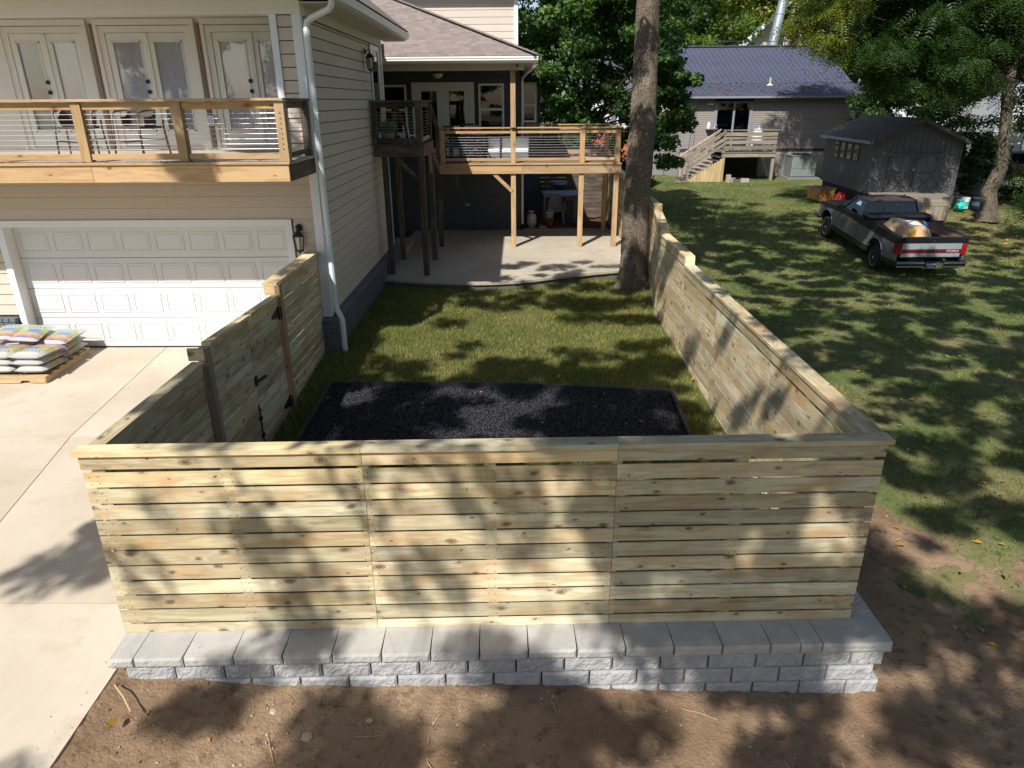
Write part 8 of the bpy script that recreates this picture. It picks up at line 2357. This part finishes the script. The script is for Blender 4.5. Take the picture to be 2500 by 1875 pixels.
# trees beyond the grey house
def far_tree(lab, x, y, z0, h, rx, rz, n, per, size, mat, seed, cut=None, name='tree'):
    cl, rd = clumps((x, y, z0 + h * 0.62), (rx, rx * 0.8, rz), n, rx * 0.16, rx * 0.3, seed, 0.5, cut)
    return tree(name, lab, 'tree', (x, y, z0), [(x, y, z0 - .2), (x + .1, y, z0 + h * .3), (x, y, z0 + h * .7)], [0.32, 0.26, 0.12], cl, rd, per, size, mat, M['barkdark'], seed, nl=12, fork=(x, y, z0 + h * .35), lr=0.12, group='trees beyond the grey house')
far_tree('broad dark tree directly behind the furrowed trunk', 8.6, 56, 0.6, 15, 4.6, 6.5, 90, 190, 0.17, M['leaf_dark'], 51)
far_tree('bright green tree beyond the left end of the metal roof', 13.6, 59, 0.6, 14, 4.4, 6.0, 90, 190, 0.17, M['leaf_bright'], 52)
far_tree('low bright bushy tree just above the roof ridge', 11.0, 53, 0.6, 9.0, 3.2, 3.6, 60, 170, 0.14, M['leaf_bright'], 53)
far_tree('yellow green tree behind the metal pole', 20.5, 66, 0.6, 19, 4.6, 6.0, 80, 180, 0.18, M['leaf_yellow'], 54, lambda p: p[2] > 10.3)
far_tree('dark tree between the trunk and the pale house', 4.5, 62, 0.6, 17, 5.5, 7.0, 80, 190, 0.2, M['leaf_maple'], 55)
far_tree('tall dark tree far behind the maple', -3, 60, 0.6, 18, 6, 8, 70, 170, 0.22, M['leaf_dark'], 56)
far_tree('rounded dark tree behind the white gabled house', 27, 68, 0.6, 18, 7, 8, 80, 190, 0.24, M['leaf_dark'], 57)
far_tree('mid green tree right of the roof end, behind the gable', 21.4, 49, 0.6, 11, 2.2, 3.8, 46, 170, 0.14, M['leaf_bright'], 58)
far_tree('deep green tree filling the gap above the metal roof', 17.6, 72, 0.6, 21, 5.0, 8.0, 90, 190, 0.22, M['leaf_dark'], 59, lambda p: p[0] < 19.5)
far_tree('mid dark tree high above the metal roof, left of the pole', 15.0, 80, 0.6, 22, 5.0, 8.0, 80, 190, 0.24, M['leaf_maple'], 61)
far_tree('dark tree closing the gap right of the metal pole', 24.0, 76, 0.6, 22, 5.5, 8.5, 90, 190, 0.24, M['leaf_dark'], 62)
far_tree('large dark tree at the far right edge', 37, 56, 0.6, 18, 8, 8, 80, 190, 0.24, M['leaf_dark'], 60)

# right-hand dark tree with drooping compound leaves, leaning trunk
def sprays(cl, rd, per, seed, length=0.42, leaf=0.075, npair=6):
    """drooping pinnate leaves: a rachis with paired leaflets"""
    r = np.random.RandomState(seed); Vs = []
    idx = np.repeat(np.arange(len(cl)), per); n = len(idx)
    d = r.normal(size=(n, 3)); d /= np.linalg.norm(d, axis=1)[:, None]
    P = cl[idx] + d * (r.uniform(0, 1, n) ** 0.5)[:, None] * rd[idx]
    ax = d * 0.6 + r.normal(size=(n, 3)) * 0.5; ax[:, 2] = -np.abs(ax[:, 2]) * 0.6 - 0.15; ax /= np.linalg.norm(ax, axis=1)[:, None]
    up = np.array([0, 0, 1.0]) + r.normal(size=(n, 3)) * 0.35
    sd = np.cross(ax, up); sd /= np.linalg.norm(sd, axis=1)[:, None]; nn = np.cross(sd, ax)
    L = length * r.uniform(0.7, 1.25, n)
    for k in range(npair):
        t = 0.15 + 0.85 * k / (npair - 1)
        q = P + ax * (L * t)[:, None] - np.array([0, 0, 1]) * (L * 0.28 * t * t)[:, None]
        for s in (-1, 1):
            dirv = sd * s * 0.9 + ax * 0.45; dirv /= np.linalg.norm(dirv, axis=1)[:, None]
            wv = np.cross(nn, dirv); ls = leaf * (1.0 - 0.35 * t) * r.uniform(0.8, 1.2, n)
            V = np.zeros((n, 4, 3))
            V[:, 0] = q; V[:, 1] = q + dirv * ls[:, None] + wv * (ls * 0.27)[:, None]; V[:, 2] = q + dirv * (ls * 2.0)[:, None] - nn * (ls * .25)[:, None]; V[:, 3] = q + dirv * ls[:, None] - wv * (ls * 0.27)[:, None]
            Vs.append(V)
    return np.concatenate(Vs).reshape(-1, 3)
rt = thing('walnut_tree', 'dark leaning tree with drooping feathery leaves at the right edge of the lawn', 'tree', (17.4, 26.5, 0.3))
build('trunk', barktube([(17.45, 26.5, 0.15), (17.42, 26.5, 0.5), (17.2, 26.45, 1.2), (17.3, 26.3, 2.0), (17.05, 26.1, 3.2), (16.7, 26, 4.6), (16.6, 26, 6.6), (16.9, 26, 9.5)], [0.42, 0.30, 0.25, 0.22, 0.19, 0.16, 0.14, 0.08], 24, 90, 9, 0.09), M['bark'], rt, smooth=True)
def cutr(p):
    x, y, z = p
    # keep the metal roof, the shed roof and the trunk foot clear: lower limit of foliage rises to the left
    u = (x - 0.0) / max(y, 1)
    lim = np.interp(x * 26.0 / y, [7.4, 9.15, 9.25, 10.8, 12.0, 13.5, 15.2, 17.5, 19], [99, 99, 5.9, 5.75, 5.1, 4.25, 3.75, 3.4, 3.0])
    zz = 4.35 + (z - 4.35) * 26.0 / y
    return zz > lim + 0.15
cl, rd = clumps((13.8, 26.8, 7.0), (6.2, 2.8, 3.8), 330, 0.45, 0.8, 61, 0.6, cutr)
cl2, rd2 = clumps((14.2, 34.5, 10.2), (3.6, 2.2, 2.0), 70, 0.45, 0.8, 66, 0.6)
cl = np.vstack([cl, cl2]); rd = np.vstack([rd, rd2])
ylw = cl[:, 0] * 26.0 / cl[:, 1] < 11.3
mb = MB(); limbs(mb, (16.65, 26, 5.2), cl, 30, 0.085, 61, 0.6); build('limbs', mb, M['barkdark'], rt, smooth=True)
V = sprays(cl[~ylw], rd[~ylw], 58, 62, 0.45, 0.085); npobj('crown', V, np.arange(len(V)).reshape(-1, 4), M['leaf_dark'], rt)
V = sprays(cl[ylw], rd[ylw], 58, 63, 0.45, 0.085); npobj('yellow_crown', V, np.arange(len(V)).reshape(-1, 4), M['leaf_yellow'], rt)['label'] = 'yellowing sunlit left side of the crown'
V = leaves(np.array([(17.25, 26.3, 1.6), (17.2, 26.2, 2.4), (17.0, 26.0, 3.3), (16.8, 25.9, 4.2), (17.0, 26.1, 2.9)]), np.array([(.3, .3, .5)] * 5), np.full(5, 160), 0.05, 64)
npobj('ivy', V, np.arange(len(V)).reshape(-1, 4), M['leaf_dark'], rt)
# understorey behind the shed and at the right edge
def shrub(lab, c, rad3, n, per, size, mat, seed, cut=None, sp=False, name='shrub'):
    cl, rd = clumps(c, rad3, n, 0.3, 0.55, seed, 0.5, cut)
    t = thing(name, lab, 'shrub', (c[0], c[1], 0.3), group='undergrowth at the lawn edge')
    mb = MB(); limbs(mb, (c[0], c[1], 0.2), cl, 12, 0.035, seed); build('stems', mb, M['barkdark'], t)
    V = sprays(cl, rd, per, seed, 0.36, 0.06, 5) if sp else leaves(cl, rd, np.full(len(cl), per), size, seed)
    npobj('foliage', V, np.arange(len(V)).reshape(-1, 4), mat, t)
shrub('dark shrub mass between the shed and the leaning trunk', (18.6, 31.5, 2.6), (1.9, 1.0, 2.6), 46, 190, 0.075, M['leaf_dark'], 71)
shrub('tall dark shrub behind the shed roof', (17.6, 35.0, 3.2), (3.2, 1.2, 2.6), 60, 190, 0.09, M['leaf_dark'], 72)
shrub('dark leafy shrub over the white gable, left of the shed ridge', (18.5, 40.0, 4.2), (1.9, 1.0, 1.9), 36, 170, 0.085, M['leaf_dark'], 73, lambda p: p[0] > 18.4)
shrub('dark shrub right of the leaning trunk', (20.6, 28.0, 1.6), (1.6, 1.2, 1.7), 40, 180, 0.07, M['leaf_dark'], 74)
shrub('feathery green bush at the right edge of the lawn', (17.7, 23.9, 1.1), (1.1, 1.2, 1.0), 24, 26, 0.07, M['leaf_maple'], 75, None, True)
shrub('low feathery bush nearest the truck at the right edge', (16.6, 21.4, 0.8), (0.9, 1.0, 0.8), 16, 24, 0.07, M['leaf_maple'], 76, lambda p: p[0] > 15.9, True)
shrub('deep shadowed thicket behind the paint pails', (19.5, 33.5, 2.0), (2.2, 0.8, 2.0), 40, 170, 0.08, M['leaf_dark'], 77)
shrub('dark leafy bank beyond the timber deck, left of the maple trunk', (1.3, 29.5, 2.6), (1.6, 0.9, 2.4), 40, 200, 0.085, M['leaf_maple'], 78)
shrub('dark leafy bank beyond the timber deck, right of the maple trunk', (4.2, 30.5, 1.6), (2.2, 0.8, 1.2), 34, 170, 0.08, M['leaf_dark'], 79)
shrub('dark thicket hiding the white clapboard wall', (21.8, 31.0, 2.6), (2.4, 0.9, 2.6), 46, 180, 0.085, M['leaf_dark'], 80, lambda p: not (20.6 < p[0] < 22.4 and 1.2 < p[2] < 3.2))
shrub('dark thicket under the feathery crown behind the shed', (17.8, 36.5, 4.6), (1.6, 0.9, 2.0), 36, 170, 0.09, M['leaf_dark'], 81, lambda p: p[0] > 16.9)
for i, (x, y, h) in enumerate(((-16, -34, 15), (-5, -38, 17), (6, -36, 16), (17, -40, 18), (29, -34, 16), (-30, -40, 17))):
    cl, rd = clumps((x, y, h * 0.55), (5.5, 4.0, h * 0.42), 60, 1.0, 1.8, 90 + i)
    tree('tree', 'tree of the row across the street behind the viewpoint, ' + ('first', 'second', 'third', 'fourth', 'fifth', 'sixth')[i] + ' of six', 'tree', (x, y, -0.6), [(x, y, -0.7), (x, y, h * .4), (x, y, h * .7)], [0.4, 0.3, 0.15], cl, rd, 150, 0.26, M['leaf_maple'], M['barkdark'], 90 + i, nl=6, group='trees behind the viewpoint')
